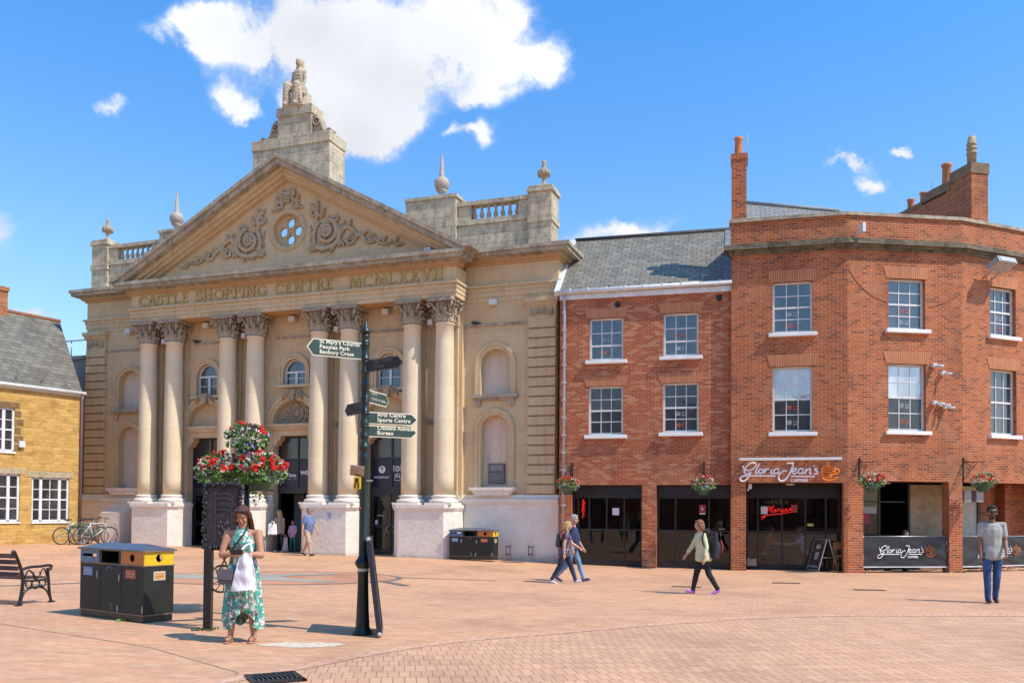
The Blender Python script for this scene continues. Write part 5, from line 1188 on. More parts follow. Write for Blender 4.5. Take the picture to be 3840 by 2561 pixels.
# --- stone house on the left
OO = (-15.85, 32.07); PO = R(-58.5)
ochre = thing('stone_house', 'ochre ironstone house with stone slate roof and white sash windows at the left edge', 'building', (*OO, 0), -PO)
mb = MB(); winO = [(-3.75, -2.26, 1.05, 2.70), (-1.84, -.47, 1.04, 2.62), (-3.9, -2.47, 3.45, 4.96)]
mb.holed([(-9, .0), (0, .0), (0, 5.72), (-9, 5.72)], [rect(*w) for w in winO], 0, .3); mb.build('rubble_wall', M['ochre'], ochre)
mb = MB(); mb.box(-.3, 0, .301, 7.9, 0, 5.7); mb.build('side_wall', M['ochre'], ochre)
def casement(x0, x1, z0, z1, up):
    w = empty('sash_window', ((x0 + x1) / 2, 0, 0), 0, ochre); h = (x1 - x0) / 2; y = .05
    mb = MB(); f = .07; mb.box(-h, h, y, y + .09, z0, z0 + .08).box(-h, h, y, y + .09, z1 - f, z1).box(-h, -h + f, y, y + .09, z0, z1).box(h - f, h, y, y + .09, z0, z1)
    q = h * .50
    for s in (-1, 1): mb.box(s * q - .05, s * q + .05, y, y + .09, z0, z1)
    mb.build('frame', M['frame_white'], w)
    mb = MB(); c, d = z0 + .08, z1 - f
    for j in range(1, 4): zz = lerp(c, d, j / 4); t = .025 if j == 2 else .013; mb.box(-h + f, h - f, y + .02, y + .06, zz - t, zz + t)
    mb.box(-.013, .013, y + .02, y + .06, c, d); mb.build('glazing_bars', M['frame_white'], w)
    mb = MB(); mb.box(-h + f, h - f, y + .045, y + .05, c, d); mb.build('pane', M['pane'], w)
    mb = MB(); mb.box(-h - .02, h + .02, -.05, .06, z0 - .05, z0); mb.build('sill', M['sill_white'], w)
    mb = MB(); mb.box(-h - .15, h + .15, -.02, .05, z1, z1 + .2); mb.build('lintel', M['ironstone'] if up else plain('pale_stone_lintel', (.40, .32, .2), .9, .3, 6, bump=.3), w)
    if up:
        mb = MB()
        for i in range(5): mb.box(h + .005, h + .2 + .09 * (i % 2), -.012, .05, z0 + .05 + i * .29, z0 + .27 + i * .29)
        mb.build('quoins', M['ironstone'], w)
for i, w in enumerate(winO): casement(*w, i == 2)
mb = MB(); mb.tube([(-9, -.12, 5.74), (.02, -.12, 5.74)], .07, 8); mb.box(-9, 0, -.06, .0, 5.62, 5.78); mb.build('gutter', M['pvc'], ochre)
mb = MB(); mb.tube([(-.08, -.1, 5.66), (-.08, -.06, 5.5), (-.08, -.06, .3)], .05, 8); mb.build('downpipe', plain('dull_maroon_pipe', (.20, .12, .12), .5, .2, 8), ochre)
mb = MB(); sl_ = math.atan2(9.1 - 5.78, 4.1); ln = math.hypot(9.1 - 5.78, 4.1)
mb.add([(-9, 0, 0), (-.1, 0, 0), (1.45, ln, 0), (-9, ln, 0), (-9, 0, -.08), (-.1, 0, -.08), (1.45, ln, -.08), (-9, ln, -.08)], [(0, 1, 2, 3), (7, 6, 5, 4), (0, 4, 5, 1), (1, 5, 6, 2), (2, 6, 7, 3), (3, 7, 4, 0)])
o = mb.build('stone_slate_roof', M['stone_slate'], ochre); o.matrix_basis = Matrix.Translation((0, -.1, 5.80)) @ Matrix.Rotation(sl_, 4, 'X')
mb = MB(); mb.add([(-9, 4, 9.08), (1.45, 4, 9.08), (1.45, 8, 5.8), (-9, 8, 5.8)], [(0, 1, 2, 3)]); mb.build('rear_roof_slope', M['stone_slate'], ochre)
mb = MB(); mb.tube([(-9, 4, 9.14), (1.45, 4, 9.12)], .09, 8); mb.build('ridge_tiles', plain('red_ridge_tile', (.33, .13, .07), .8, .3, 6), ochre)
mb = MB(); mb.add([(0, .3, 5.7), (1.4, 4, 9.0), (1.4, 7.9, 5.7)], [(0, 1, 2)]); mb.add([(0, .3, 0), (1.4, 4, 0), (1.4, 4, 9), (0, .3, 5.7)], [(0, 1, 2, 3)]); mb.build('gable', M['ochre'], ochre)
mb = MB(); mb.bevbox(-2.36, -2.14, -.10, .0, 3.62, 3.84, .03); mb.build('alarm_box', M['soft_white'], ochre)
mb = MB(); mb.box(-1.5, -.80, 3.7, 4.6, 8.6, 9.9).box(-1.54, -.76, 3.66, 4.64, 9.82, 9.98); mb.build('chimney', M['brick'], ochre)
for i in range(6):
    mb = MB(); mb.tube([(-.6 - i * .9, .1, 5.98), (-.6 - i * .9, .1, 6.2), (-.5 - i * .9, .1, 6.16)], .012, 4); mb.build('snow_guard', M['lead'], ochre)
link = thing('flat_roofed_link', 'low grey flat roofed block with a rail, behind the ochre house', 'building', (-18.6, 37.3, 0), R(-20))
mb = MB(); mb.box(-1.6, 1.2, 0, 2.5, 0, 7.9); mb.build('wall', plain('grey_render', (.30, .30, .29), .8, .15, 3), link)
mb = MB(); mb.box(-1.7, 1.3, -.1, 2.6, 7.9, 8.05); mb.build('roof_edge', M['lead'], link)
mb = MB(); mb.tube([(-1.5, .1, 8.75), (1.2, .1, 8.75)], .03, 6)
for x in (-1.5, -.6, .3, 1.2): mb.tube([(x, .1, 8.05), (x, .1, 8.75)], .025, 6)
mb.build('guard_rail', M['steel'], link)
# ------------------------------------------------------------------ street furniture
IR, GI = M['iron'], M['green_iron']
# fingerpost
FX, FY = -1.89, 11.12
fp = thing('fingerpost', 'tall dark green cast iron fingerpost with six pointing arms and a spiked finial', 'signpost', (FX, FY, 0))
mb = MB(); mb.lathe([(.125, 0), (.125, .03), (.10, .06), (.088, .10), (.078, .30), (.068, .60), (.066, .78), (.076, .785), (.076, .795)], n=24); mb.build('base', GI, fp)
mb = MB(); mb.lathe([(.07, .795), (.07, .84)], n=24); mb.build('white_band', M['cream_paint'], fp)
mb = MB(); mb.lathe([(.07, .84), (.085, .86), (.105, .90), (.10, .93), (.075, .96), (.058, 1.0), (.055, 2.2), (.06, 2.22), (.062, 2.26), (.055, 2.28), (.052, 2.34), (.068, 2.36), (.066, 2.40), (.05, 2.42)]
    + [p for z in (2.50, 2.66, 2.82, 2.985, 3.15, 3.32, 3.49, 3.70, 3.78) for p in ((.049, z), (.056, z + .008), (.056, z + .03), (.049, z + .038))] + [(.048, 3.83)], n=24); mb.build('pole', GI, fp)
mb = MB(); mb.lathe([(.045, 3.83), (.075, 3.85), (.068, 3.875), (.04, 3.91), (.028, 3.93), (.022, 3.96), (.004, 4.02)], n=20); mb.build('finial', GI, fp)
DP = plain('shaded_fingerpost_panel', (.012, .014, .013), .6, .2, 6); DL = plain('shaded_lettering', (.12, .10, .085), .7, .2, 9)  # shade on two arms put into the panel, border and lettering colours
def finger(dx, dy, z0, z1, lines, size, L=.68, reach=.045, shaded=False):
    """arm pointing along (dx,dy); lettering on both faces"""
    a = math.atan2(dy, dx); arm = empty('sign_arm', (0, 0, 0), a, fp); h = z1 - z0
    # the face that is seen from the front of the square is the one whose normal points to -y
    T0 = Matrix.Identity(4)
    P = [(reach, z0), (L - .08, z0), (L, (z0 + z1) / 2), (L - .08, z1), (reach, z1)]
    b = .013; Pi = [(reach, z0 + b), (L - .085, z0 + b), (L - .017, (z0 + z1) / 2), (L - .085, z1 - b), (reach, z1 - b)]
    mb = MB(); mb.prism(P, -.010, .010); mb.build('border', DL if shaded else M['cream_paint'], arm)
    mb = MB(); mb.prism(Pi, -.013, .013); mb.build('panel', DP if shaded else M['sign_green'], arm)
    mb = MB(); n = len(lines); lh = h / (n + .35)
    for k, t in enumerate(lines):
        zb = z1 - lh * (k + 1) + lh * .18
        for side in (-1, 1):
            # the words read left to right on whichever side is looked at
            flip = (side < 0)
            x = (.16 if dx > 0 else .12)
            if side < 0: Mx = Matrix.Translation((x, -.0145, zb))
            else: Mx = Matrix.Rotation(math.pi, 4, 'Z') @ Matrix.Translation((-(L - .16), -.0145, zb))
            if t[0] == '~': scrawl(mb, 0, float(t[1:]), 0, 0, size * .7, Mx)
            else: text_into(mb, t, size, Mx, extrude=.0012, bold=size * .03, spacing=1.08)
    mb.build('lettering', DL if shaded else M['cream_paint'], arm)
    mb = MB()
    for z in (z0 + .02, z1 - .02): mb.lathe([(.056, -.012), (.056, .012)], (0, 0, z), 16)
    mb.build('bracket', GI, arm)
finger(-.62, -.33, 3.495, 3.71, ["St Mary's Church", 'Peoples Park', 'Banbury Cross'], .068, .76)
finger(.45, -.35, 3.335, 3.49, ['High Street', 'Toilets'], .066, shaded=True)
finger(.14, .45, 2.96, 3.13, ['~.16', '~.40'], .066)
finger(-.30, .43, 2.82, 2.975, ['~.14', '~.38'], .066, .6, shaded=True)
finger(.62, .26, 2.68, 2.835, ['Arts Centre', 'Sports Centre'], .070, .70)
finger(.60, .27, 2.515, 2.665, ['Citizens Advice', 'Bureau'], .070, .70)
mb = MB(); mb.T = Matrix.Translation((-.07, -.10, 1.84)); mb.bevbox(-.045, .045, -.02, .05, 0, .16, .01); bx_ = mb.build('yellow_counter_box', plain('yellow_box', (.60, .36, .02), .4, .1, 9), fp)
mb = MB(); mb.T = Matrix.Translation((-.07, -.121, 1.84)); mb.tube([(-.02, 0, .02), (-.02, 0, .08), (0, 0, .10), (.02, 0, .08), (.02, 0, .02)], .008, 5).box(-.02, .02, -.004, .004, .10, .14); mb.build('box_print', M['black'], bx_)
mb = MB(); mb.T = Matrix.Translation((-.07, -.10, 2.07)) @ Matrix.Rotation(R(35), 4, 'X') @ Matrix.Rotation(R(8), 4, 'Y'); mb.box(-.09, .09, -.01, .01, -.07, .08); mb.build('solar_panel', plain('dull_mirror_panel', (.34, .27, .23), .25, .3, 9, metal=.5), fp)
mb = MB(); mb.tube([(0, 0, 1.95), (-.07, -.05, 1.95)], .012, 6).box(.04, .12, -.06, -.05, 1.945, 1.96); mb.build('strap', M['grey_metal'], fp)
mb = MB(); mb.ball((-.04, -.045, 1.60), (.02, .01, .024), 1); mb.build('red_sticker', plain('red_sticker_vinyl', (.4, .04, .04), .5, .1, 5), fp)

# board leaning on the post
lb = thing('leaning_board', 'narrow black framed pavement board seen edge on, leaning against the fingerpost', 'sign board')
p0, p1 = Vector((-1.62, 10.80, 0)), Vector((-1.72, 11.58, 0)); tp = Vector((-.165, .02, 1.235))
along = (p1 - p0); n_ = along.cross(tp).normalized()
def bq(u, v, o): return tuple(p0 + along * u + tp * v + n_ * o)
def slab(mb, u0, u1, v0, v1, o0, o1):
    mb.add([bq(u, v, o) for o in (o0, o1) for v in (v0, v1) for u in (u0, u1)], [(0, 2, 3, 1), (4, 5, 7, 6), (0, 1, 5, 4), (2, 6, 7, 3), (0, 4, 6, 2), (1, 3, 7, 5)], False)
mb = MB(); slab(mb, 0, 1, .02, .07, -.03, .03); slab(mb, 0, 1, .95, 1.0, -.03, .03); slab(mb, 0, .07, .07, .95, -.03, .03); slab(mb, .93, 1, .07, .95, -.03, .03)
mb.build('frame', plain('blue_black_frame', (.018, .020, .032), .45, .3, 12), lb)
mb = MB(); slab(mb, .07, .93, .07, .95, -.018, .018); mb.build('panel', plain('chalk_black', (.03, .03, .034), .7, .3, 6), lb)
mb = MB()
for v in (.035, .985): mb.ball(bq(.0, v, 0), (.03, .03, .03), 2)
mb.build('end_cap', M['grey_metal'], lb)

# recycling bins
def make_bin():
    o = thing('recycling_bin', '', 'recycling bin', (0, 0, 0)); L, D = .79, .235   # half length, half depth
    BK = plain('bin_black_green', (.012, .012, .008), .62, .45, 7)
    mb = MB(); mb.bevbox(-L, L, -D, D, .10, .775, .006)
    for x in (-.27, .26): mb.box(x - .004, x + .004, -D - .003, -D, .12, .76)
    mb.build('body', BK, o)
    mb = MB(); mb.bevbox(-L + .01, L - .01, -D + .01, D - .01, .0, .10, .004); mb.build('plinth', M['black'], o)
    tan = plain('rusty_trim', (.22, .14, .09), .5, .4, 9)
    mb = MB(); mb.box(-L - .006, L + .006, -D - .006, D + .006, .095, .108).box(-L - .008, L + .008, -D - .008, D + .008, .775, .79); mb.build('trim', tan, o)
    # upper band with openings
    t = .012; z0, z1 = .79, .98
    bl = plain('bin_blue', (.09, .16, .27), .4, .2, 5); og = plain('bin_orange', (.52, .16, .02), .4, .15, 5); ye = plain('bin_yellow', (.72, .46, .01), .4, .12, 5)
    mb = MB(); mb.holed(rect(-L, -.30, z0, z1), [rect(-.735, -.375, .875, .915)], -D, t); mb.build('paper_panel', bl, o)
    mb = MB(); mb.holed(rect(-.30, .24, z0, z1), [rect(-.235, .185, .80, .965)], -D, t); mb.build('general_panel', BK, o)
    cc = [(.51 + .055 * math.cos(a), .885 + .055 * math.sin(a)) for a in [i * math.pi / 10 for i in range(20)]]
    mb = MB(); mb.holed(rect(.24, L, z0, z1), [cc], -D, t); mb.build('bottle_panel', og, o)
    ce = [(.0 + .05 * math.cos(a), .885 + .055 * math.sin(a)) for a in [i * math.pi / 10 for i in range(20)]]
    mb = MB(); mb.T = Matrix.Translation((L, 0, 0)) @ Matrix.Rotation(R(90), 4, 'Z'); mb.holed(rect(-D, D, z0, z1), [ce], 0, t)
    mb.build('end_panel', ye, o)
    mb = MB(); mb.T = Matrix.Translation((-L, 0, 0)) @ Matrix.Rotation(R(-90), 4, 'Z'); mb.holed(rect(-D, D, z0, z1), [ce], 0, t); mb.T = Matrix.Identity(4)
    mb.holed(rect(-L, L, z0, z1), [rect(-.735, -.375, .875, .915), cc], D - t, t); mb.build('rear_panel', bl, o)
    for x in (-.30, .24):
        mb = MB(); mb.box(x - .005, x + .005, -D + .02, D - .02, z0, z1 - .005); mb.build('divider', BK, o)
    # sloped lid
    e = .03; mb = MB(); x, y = L + e, D + e
    mb.add([(-x, -y, .98), (x, -y, .98), (x, y, .98), (-x, y, .98), (-x, -y, 1.0), (x, -y, 1.0), (x, y, 1.0), (-x, y, 1.0), (-.5, -.02, 1.075), (.5, -.02, 1.075), (.5, .02, 1.075), (-.5, .02, 1.075)],
           [(3, 2, 1, 0), (0, 1, 5, 4), (1, 2, 6, 5), (2, 3, 7, 6), (3, 0, 4, 7), (4, 5, 9, 8), (5, 6, 10, 9), (6, 7, 11, 10), (7, 4, 8, 11), (8, 9, 10, 11)])
    ld = mb.build('lid', plain('blue_grey_lid', (.085, .095, .135), .35, .25, 6), o)
    mb = MB(); mb.box(-x - .003, x + .003, -y - .003, -y, .978, .99).box(x, x + .003, -y, y, .978, .99); mb.build('lid_edge', tan, ld)
    # labels and scuffs
    for (x0, x1, c, lines) in ((-.70, -.47, plain('blue_label', (.18, .30, .50), .5, .1, 5), ('Paper',)), (.36, .60, plain('orange_label', (.50, .10, .03), .5, .1, 5), ('Plastic',))):
        mb = MB(); mb.box(x0, x1, -D - .004, -D, .60, .72); lb_ = mb.build('label', c, o)
        mb = MB(); scrawl(mb, x0 + .03, x1 - .03, -D - .0055, .655, .035); scrawl(mb, x0 + .05, x1 - .06, -D - .0055, .62, .018); mb.build('label_lettering', M['soft_white'], lb_)
    mb = MB(); mb.box(L, L + .004, -.085, .095, .58, .70); lb_ = mb.build('label', M['soft_white'], o)
    mb = MB(); mb.box(L + .0041, L + .006, -.075, .085, .592, .688); mb.build('label_face', plain('orange_label2', (.62, .28, .05), .5, .1, 5), lb_)
    mb = MB(); mb.T = Matrix.Rotation(R(90), 4, 'Z'); scrawl(mb, -.06, .07, -L - .0075, .625, .04); mb.build('label_lettering', M['soft_white'], lb_)
    mb = MB()
    for x, z in ((-.35, .62), (.20, .60), (.17, .16), (L - .03, .18)): mb.ball((x, -D - .001, z), (.018, .003, .07), 1)
    mb.torus((-.04, -D - .002, .70), .05, .005, n=12, k=4, a0=0, a1=200, flat=.3).torus((-.02, -D - .002, .18), .04, .005, n=12, k=4, a0=-90, a1=90, flat=.3)
    mb.build('scuffed_paint', M['grey_metal'], o)
    return o
b1 = make_bin(); ang = math.atan2(-.56, .83); b1['label'] = 'big black triple recycling bin with blue, orange and yellow top beside the bench'
b1.location = (-5.05 - .83 * .79 + .56 * .235, 11.99 + .56 * .79 + .83 * .235, 0); b1.rotation_euler = (0, 0, ang)
b2 = copy_tree(b1); b2['label'] = 'black triple recycling bin standing against the white painted base of the stone building'
cv = Matrix.Translation((-7.791, 31.453, 0)) @ Matrix.Rotation(-PH, 4, 'Z')
q = cv @ Vector((7.36, -1.05, 0)); b2.location = (q.x, q.y, 0); b2.rotation_euler = (0, 0, -PH - R(2)); b2.scale = (.96, .96, .93)
for b in (b1, b2): b['group'] = 'triple recycling bins'

# bench: wooden slats, cast ends
bn = thing('park_bench', 'brown slatted bench with ornate black cast iron ends at the left edge', 'bench', (-7.88, 14.0, 0), math.atan2(-.32, .95))
# local: x to the right end, y away from the viewer is the front of the seat
def bench_end(x):
    mb = MB(); t = .62; f = .8
    def tb(p, r, k=4): mb.tube([(x, a, b) for a, b in [(q.x, q.y) for q in spline([(a, b, 0) for a, b in p], k)]], r, 6)
    tb([(-.02, 0), (.03, .20), (.05, .42), (.01, .60), (-.08, .80), (-.12, .88)], .027); tb([(-.12, .88), (-.15, .87), (-.14, .84)], .022)
    tb([(.62, 0), (.58, .15), (.55, .42), (.53, .58)], .024); tb([(.02, .58), (.20, .61), (.40, .61), (.56, .62), (.61, .59), (.58, .55), (.55, .57)], .024)
    tb([(.04, .40), (.30, .38), (.56, .40)], .02); tb([(.0, .02), (.10, .22), (.30, .28), (.50, .22), (.62, .02)], .017)
    mb.torus((x, .30, .33), .075, .016, 'x', n=18, k=6).torus((x, .32, .50), .07, .015, 'x', n=18, k=6, a0=-200, a1=20)
    tb([(.08, .44), (.16, .56), (.26, .48), (.32, .42)], .013); tb([(.52, .44), (.46, .57), (.38, .50)], .013); tb([(.10, .38), (.13, .28), (.22, .30)], .012); tb([(.50, .38), (.48, .28), (.38, .30)], .012)
    tb([(.08, .24), (.06, .34), (.14, .36)], .011); tb([(.54, .24), (.55, .34), (.46, .36)], .011)
    for y in (-.02, .62): mb.bevbox(x - .035, x + .035, y - .05, y + .05, 0, .025, .006)
    return mb.build('cast_end', IR, bn)
bench_end(0); bench_end(-1.8)
mb = MB()
for i in range(4):
    z = .50 + i * .10; y = lerp(.02, -.10, (z - .45) / .4); o = MB(); o.T = Matrix.Translation((0, y - .01, z)) @ Matrix.Rotation(R(-14), 4, 'X'); o.bevbox(-1.84, -.0, -.014, .014, -.036, .036, .004); o.build('back_slat', M['cedar'], bn)
for i in range(5):
    o = MB(); o.bevbox(-1.84, 0, .07 + i * .092, .145 + i * .092, .415, .44, .004); o.build('seat_slat', M['cedar'], bn)
mb = MB(); mb.box(-.92, -.88, .0, .55, .385, .41).tube([(-.9, .02, .40), (-.9, -.0, .6), (-.9, -.09, .84)], .018, 6); mb.build('middle_strap', IR, bn)

# cast iron town sign on a post with a wheel brace
sg_ = thing('town_sign', 'ornate black cast iron sign with leafy border on a post behind the woman', 'sign', (-3.97, 11.44, 0))
mb = MB(); mb.bevbox(-.05, .05, -.05, .05, 0, 1.07, .006); mb.build('post', IR, sg_)
mb = MB(); mb.box(-.03, .40, -.015, .02, 1.09, 1.88); mb.build('panel', plain('black_brown_casting', (.030, .022, .022), .45, .5, 18, bump=.8), sg_)
mb = MB(); rr = random.Random(3)
def leafy(a, b, n):
    a, b = Vector(a), Vector(b)
    for i in range(n):
        p = a.lerp(b, i / n) + Vector((rr.uniform(-.018, .018), -.02 + rr.uniform(-.02, .015), rr.uniform(-.018, .018))); mb.ball(tuple(p), (rr.uniform(.016, .032), rr.uniform(.014, .028), rr.uniform(.018, .036)), 1)
leafy((-.05, 0, 1.89), (.43, 0, 1.90), 30); leafy((-.06, 0, 1.08), (-.05, 0, 1.88), 44); leafy((.41, 0, 1.1), (.41, 0, 1.88), 44); leafy((-.05, 0, 1.08), (.40, 0, 1.08), 26)
mb.build('leaf_border', IR, sg_)
mb = MB(); mb.box(.07, .09, -.022, -.01, 1.15, 1.80).box(.29, .31, -.022, -.01, 1.15, 1.80)
for i, z in enumerate((1.76, 1.70, 1.61, 1.55)): mb.tube(spline([(.10, -.02, z), (.19, -.022, z + .018), (.28, -.02, z)], 4), .007, 5)
for i in range(7): mb.ball((.13 + .022 * i, -.02, 1.35 + .05 * math.sin(i * 1.7)), (.02, .012, .035), 1)
for i in range(6): mb.ball((.14 + .024 * i, -.02, 1.22 + .03 * math.cos(i * 2.1)), (.018, .012, .03), 1)
mb.build('relief_casting', plain('worn_black_relief', (.05, .04, .045), .35, .4, 14), sg_)
br = empty('wheel_brace', (0, 0, 0), 0, sg_)
mb = MB(); mb.tube(spline([(.13, 0, 1.08), (.12, .12, .98), (.13, .25, .88), (.10, .6, .66), (.06, .9, .45), (.02, 1.1, .25), (-.10, 1.5, .0)], 4), .012, 6).tube([(-.0, 0, 1.05), (.40, 0, 1.05)], .014, 6); mb.build('stay', IR, br)
mb = MB(); mb.T = Matrix.Translation((.13, .12, .655)) @ Matrix.Rotation(R(48), 4, 'Z'); mb.torus((0, 0, 0), .175, .014, n=32); mb.ball((0, 0, 0), (.035, .02, .035), 2)
for i in range(9):
    a = R(40 * i); mb.tube(spline([(.03 * math.cos(a), 0, .03 * math.sin(a)), (.1 * math.cos(a + .18), 0, .1 * math.sin(a + .18)), (.17 * math.cos(a), 0, .17 * math.sin(a))], 3), .007, 5)
mb.build('wheel', IR, br)
mb = MB()
for i in range(26): mb.ball((rr.uniform(-.2, .12), rr.uniform(-.1, .15), .01), (rr.uniform(.01, .03), rr.uniform(.01, .03), .012), 1)
tag(mb.build('weeds', plain('dusty_weed', (.09, .09, .035), .9, .4, 20)), 'low weeds growing round the foot of the iron sign post', 'weeds').location = (-3.97, 11.40, 0)
mb = MB()
for i in range(16):
    a = rr.uniform(0, 6.28); l = rr.uniform(.02, .06); mb.add([(0, 0, 0), (l * math.cos(a), l * math.sin(a), .03), (l * 1.4 * math.cos(a + .3), l * 1.4 * math.sin(a + .3), .01), (l * math.cos(a + .6), l * math.sin(a + .6), .0)], [(0, 1, 2, 3)])
tag(mb.build('weeds', plain('bright_weed', (.12, .25, .03), .8, .3, 20)), 'small bright green weed at the foot of the big recycling bin', 'weeds').location = (-5.45, 12.22, .005)

# planting
GL = [plain('geranium_leaf', (.12, .24, .03), .7, .4, 30), plain('silver_foliage', (.46, .52, .44), .8, .25, 30), plain('dark_foliage', (.05, .10, .03), .8, .4, 30)]
PF = [plain('red_petal', (.62, .012, .008), .6, .25, 30), plain('white_petal', (.75, .75, .68), .6, .1, 30), plain('purple_petal', (.10, .03, .32), .6, .3, 30), plain('pink_red_petal', (.55, .08, .08), .6, .3, 30)]
def leafmass(mb, c, rad, n, seed, mixw, size=.04, zmin=-.6):
    r = random.Random(seed); idx = 0
    for i in range(n):
        while True:
            p = Vector((r.uniform(-1, 1), r.uniform(-1, 1), r.uniform(zmin, 1)))
            if .45 < p.length < 1.08: break
        sector = noise.noise(Vector((p.x * 1.6 + seed, p.y * 1.6, p.z * 1.6)))
        k = 1 if sector > -.02 else (0 if r.random() > .25 else 2)
        if r.random() < .12: k = r.choice((0, 1, 2))
        mb.mi = k; q = Vector((c[0] + p.x * rad[0], c[1] + p.y * rad[1], c[2] + p.z * rad[2])); d = (p + Vector((r.uniform(-.6, .6), r.uniform(-.6, .6), r.uniform(-.5, .8)))).normalized()
        t = d.orthogonal().normalized(); t.rotate(Matrix.Rotation(r.uniform(0, 6.28), 3, d)); s = size * r.uniform(.6, 1.4) * (.55 if k == 1 else 1)
        e = d * s * (2.2 if k == 1 else 1.2); tt = t * s * (.35 if k == 1 else .75); up = Vector((0, 0, -.25 * s))
        mb.add([tuple(q), tuple(q + e * .5 + tt), tuple(q + e + up), tuple(q + e * .5 - tt)], [(0, 1, 2, 3)])
def blooms(mb, c, rad, n, seed, weights, size=.035, zmin=-.1, side=None):
    r = random.Random(seed)
    for i in range(n):
        a = r.uniform(0, 6.28); zz = r.uniform(zmin, 1); h = math.sqrt(max(0, 1 - zz * zz)); p = Vector((h * math.cos(a), h * math.sin(a), zz))
        q = Vector((c[0] + p.x * rad[0] * 1.05, c[1] + p.y * rad[1] * 1.05, c[2] + p.z * rad[2] * 1.08))
        k = r.choices((0, 1, 2, 3), weights)[0]; 
        if k == 0 and zz < .1: k = 1 if r.random() < .6 else 3
        mb.mi = k; s = size * r.uniform(.7, 1.25) * (1.25 if k == 0 else .7)
        for j in range(9 if k == 0 else 5):
            o = Vector((r.uniform(-1, 1), r.uniform(-1, 1), r.uniform(-1, 1))) * s * .8; mb.ball(tuple(q + o), (s * .5, s * .5, s * .42), 1, False)
def planter(parent, c, rad, seed, n=700, nb=40, weights=(5, 3, 1, 2), leaf=.04, bloom=.033, zmin=-.6):
    mb = MB(); leafmass(mb, c, rad, n, seed, None, leaf, zmin); tag(mb.build('foliage', GL, parent, uv=False), kind='stuff')
    mb = MB(); blooms(mb, c, rad, nb, seed + 5, weights, bloom); tag(mb.build('flowers', PF, parent, uv=False), kind='stuff')
PG = plain('green_plastic_pot', (.035, .10, .055), .5, .2, 6)
fl = thing('flower_tower', 'tall flower column with tiers of red and white flowers on a dark pole', 'flower display', (-3.94, 12.94, 0))
mb = MB(); mb.lathe([(.10, 0), (.10, .04), (.045, .08), (.04, 2.55), (.03, 2.6)], n=14); mb.build('pole', IR, fl)
mb = MB()
for i in range(3):
    a = R(30 + 120 * i); d = Vector((math.cos(a), math.sin(a), 0)); mb.tube(spline([(0, 0, 2.2), tuple(d * .2 + Vector((0, 0, 2.32))), tuple(d * .36 + Vector((0, 0, 2.22))), tuple(d * .3 + Vector((0, 0, 2.05)))], 4), .012, 5)
    mb.tube([(0, 0, 1.86), tuple(d * .40 + Vector((0, 0, 1.86)))], .014, 5)
mb.build('bracket', IR, fl)
for i in range(3):
    a = R(200 + 120 * i); c = (.36 * math.cos(a), .36 * math.sin(a), 0); mb = MB(); mb.lathe([(.13, 1.86), (.21, 2.04), (.22, 2.06)], c, 18); mb.build('basket', PG, fl)
    planter(fl, (c[0], c[1], 2.13), (.34, .32, .25), 20 + i, 1150, 72, (6, 3, .8, 3), bloom=.037)
mb = MB(); mb.lathe([(.12, 2.36), (.18, 2.52), (.19, 2.54)], n=18); mb.build('basket', PG, fl)
planter(fl, (0, 0, 2.64), (.30, .28, .19), 41, 850, 40, (3, 3, 1.5, 1), bloom=.036, zmin=-.7)
mb = MB(); leafmass(mb, (.22, -.25, 1.86), (.10, .1, .16), 130, 55, None, .03, -1); leafmass(mb, (.05, -.3, 2.40), (.12, .1, .12), 120, 59, None, .03, -1); tag(mb.build('trailing_stems', GL, fl, uv=False), kind='stuff')
mb = MB(); blooms(mb, (.1, -.3, 2.42), (.12, .1, .1), 10, 77, (0, 0, 1, 0), .03, -1); blooms(mb, (.27, -.3, 1.93), (.12, .1, .08), 7, 78, (0, 0, 1, 0), .03, -1); tag(mb.build('trailing_flowers', PF, fl, uv=False), kind='stuff')

def hanging(face_T_, t, z, seed, label, weights, arm=.62):
    """bracket on the wall with a planted basket hung from it"""
    o = thing('hanging_basket', label, 'hanging basket', group='hanging baskets of flowers along the brick fronts')
    o.matrix_basis = face_T_ @ Matrix.Translation((t, 0, z))
    mb = MB(); mb.box(-.02, .02, -.02, .0, .0, .62).tube([(0, -.02, .55), (0, -arm, .52), (0, -arm - .03, .56)], .012, 6)
    mb.tube(spline([(0, -.02, .10), (0, -.2, .28), (0, -.42, .50)], 4), .009, 5).torus((0, -.16, .42), .07, .008, 'x', n=14, k=5).torus((0, -.30, .46), .045, .007, 'x', n=12, k=5).torus((0, -.09, .55), .05, .008, 'x', n=12, k=5)
    mb.ball((0, -.02, .64), (.03, .03, .04), 1); mb.build('bracket', IR, o)
    mb = MB()
    for i in range(3):
        a = R(90 + 120 * i); mb.tube([(0, -arm, .50), (.17 * math.cos(a), -arm + .17 * math.sin(a), .0)], .005, 4)
    mb.build('chain', IR, o)
    mb = MB(); mb.lathe([(.12, -.26), (.19, -.06), (.20, -.02)], (0, -arm, 0), 18); mb.build('pot', PG, o)
    planter(o, (0, -arm, .03), (.30, .28, .19), seed, 700, 42, weights, .036, .033, -.8)
    return o
WT, BT = [Matrix.Translation((q[0] * SB, q[1] * SB, 1.6 * (1 - SB))) @ Matrix.Rotation(-PB, 4, 'Z') @ Matrix.Scale(SB, 4) for q in (WO, BO)]
hanging(WT, .38, 2.28, 61, 'hanging basket of red and white flowers by the downpipe', (6, 3, 0, 2))
hanging(WT, 4.06, 2.28, 62, 'hanging basket in a green pot between the window bays and the shop name sign', (4, 2, 0, 1))
hanging(BT @ F[1][0], .33, 2.35, 63, 'hanging basket with silver foliage on the corner pier left of the banner', (3, 3, 0, 1))
hanging(BT @ F[2][0], .03, 2.40, 64, 'hanging basket at the right edge, above the man in the grey shirt', (3, 3, 0, 2))

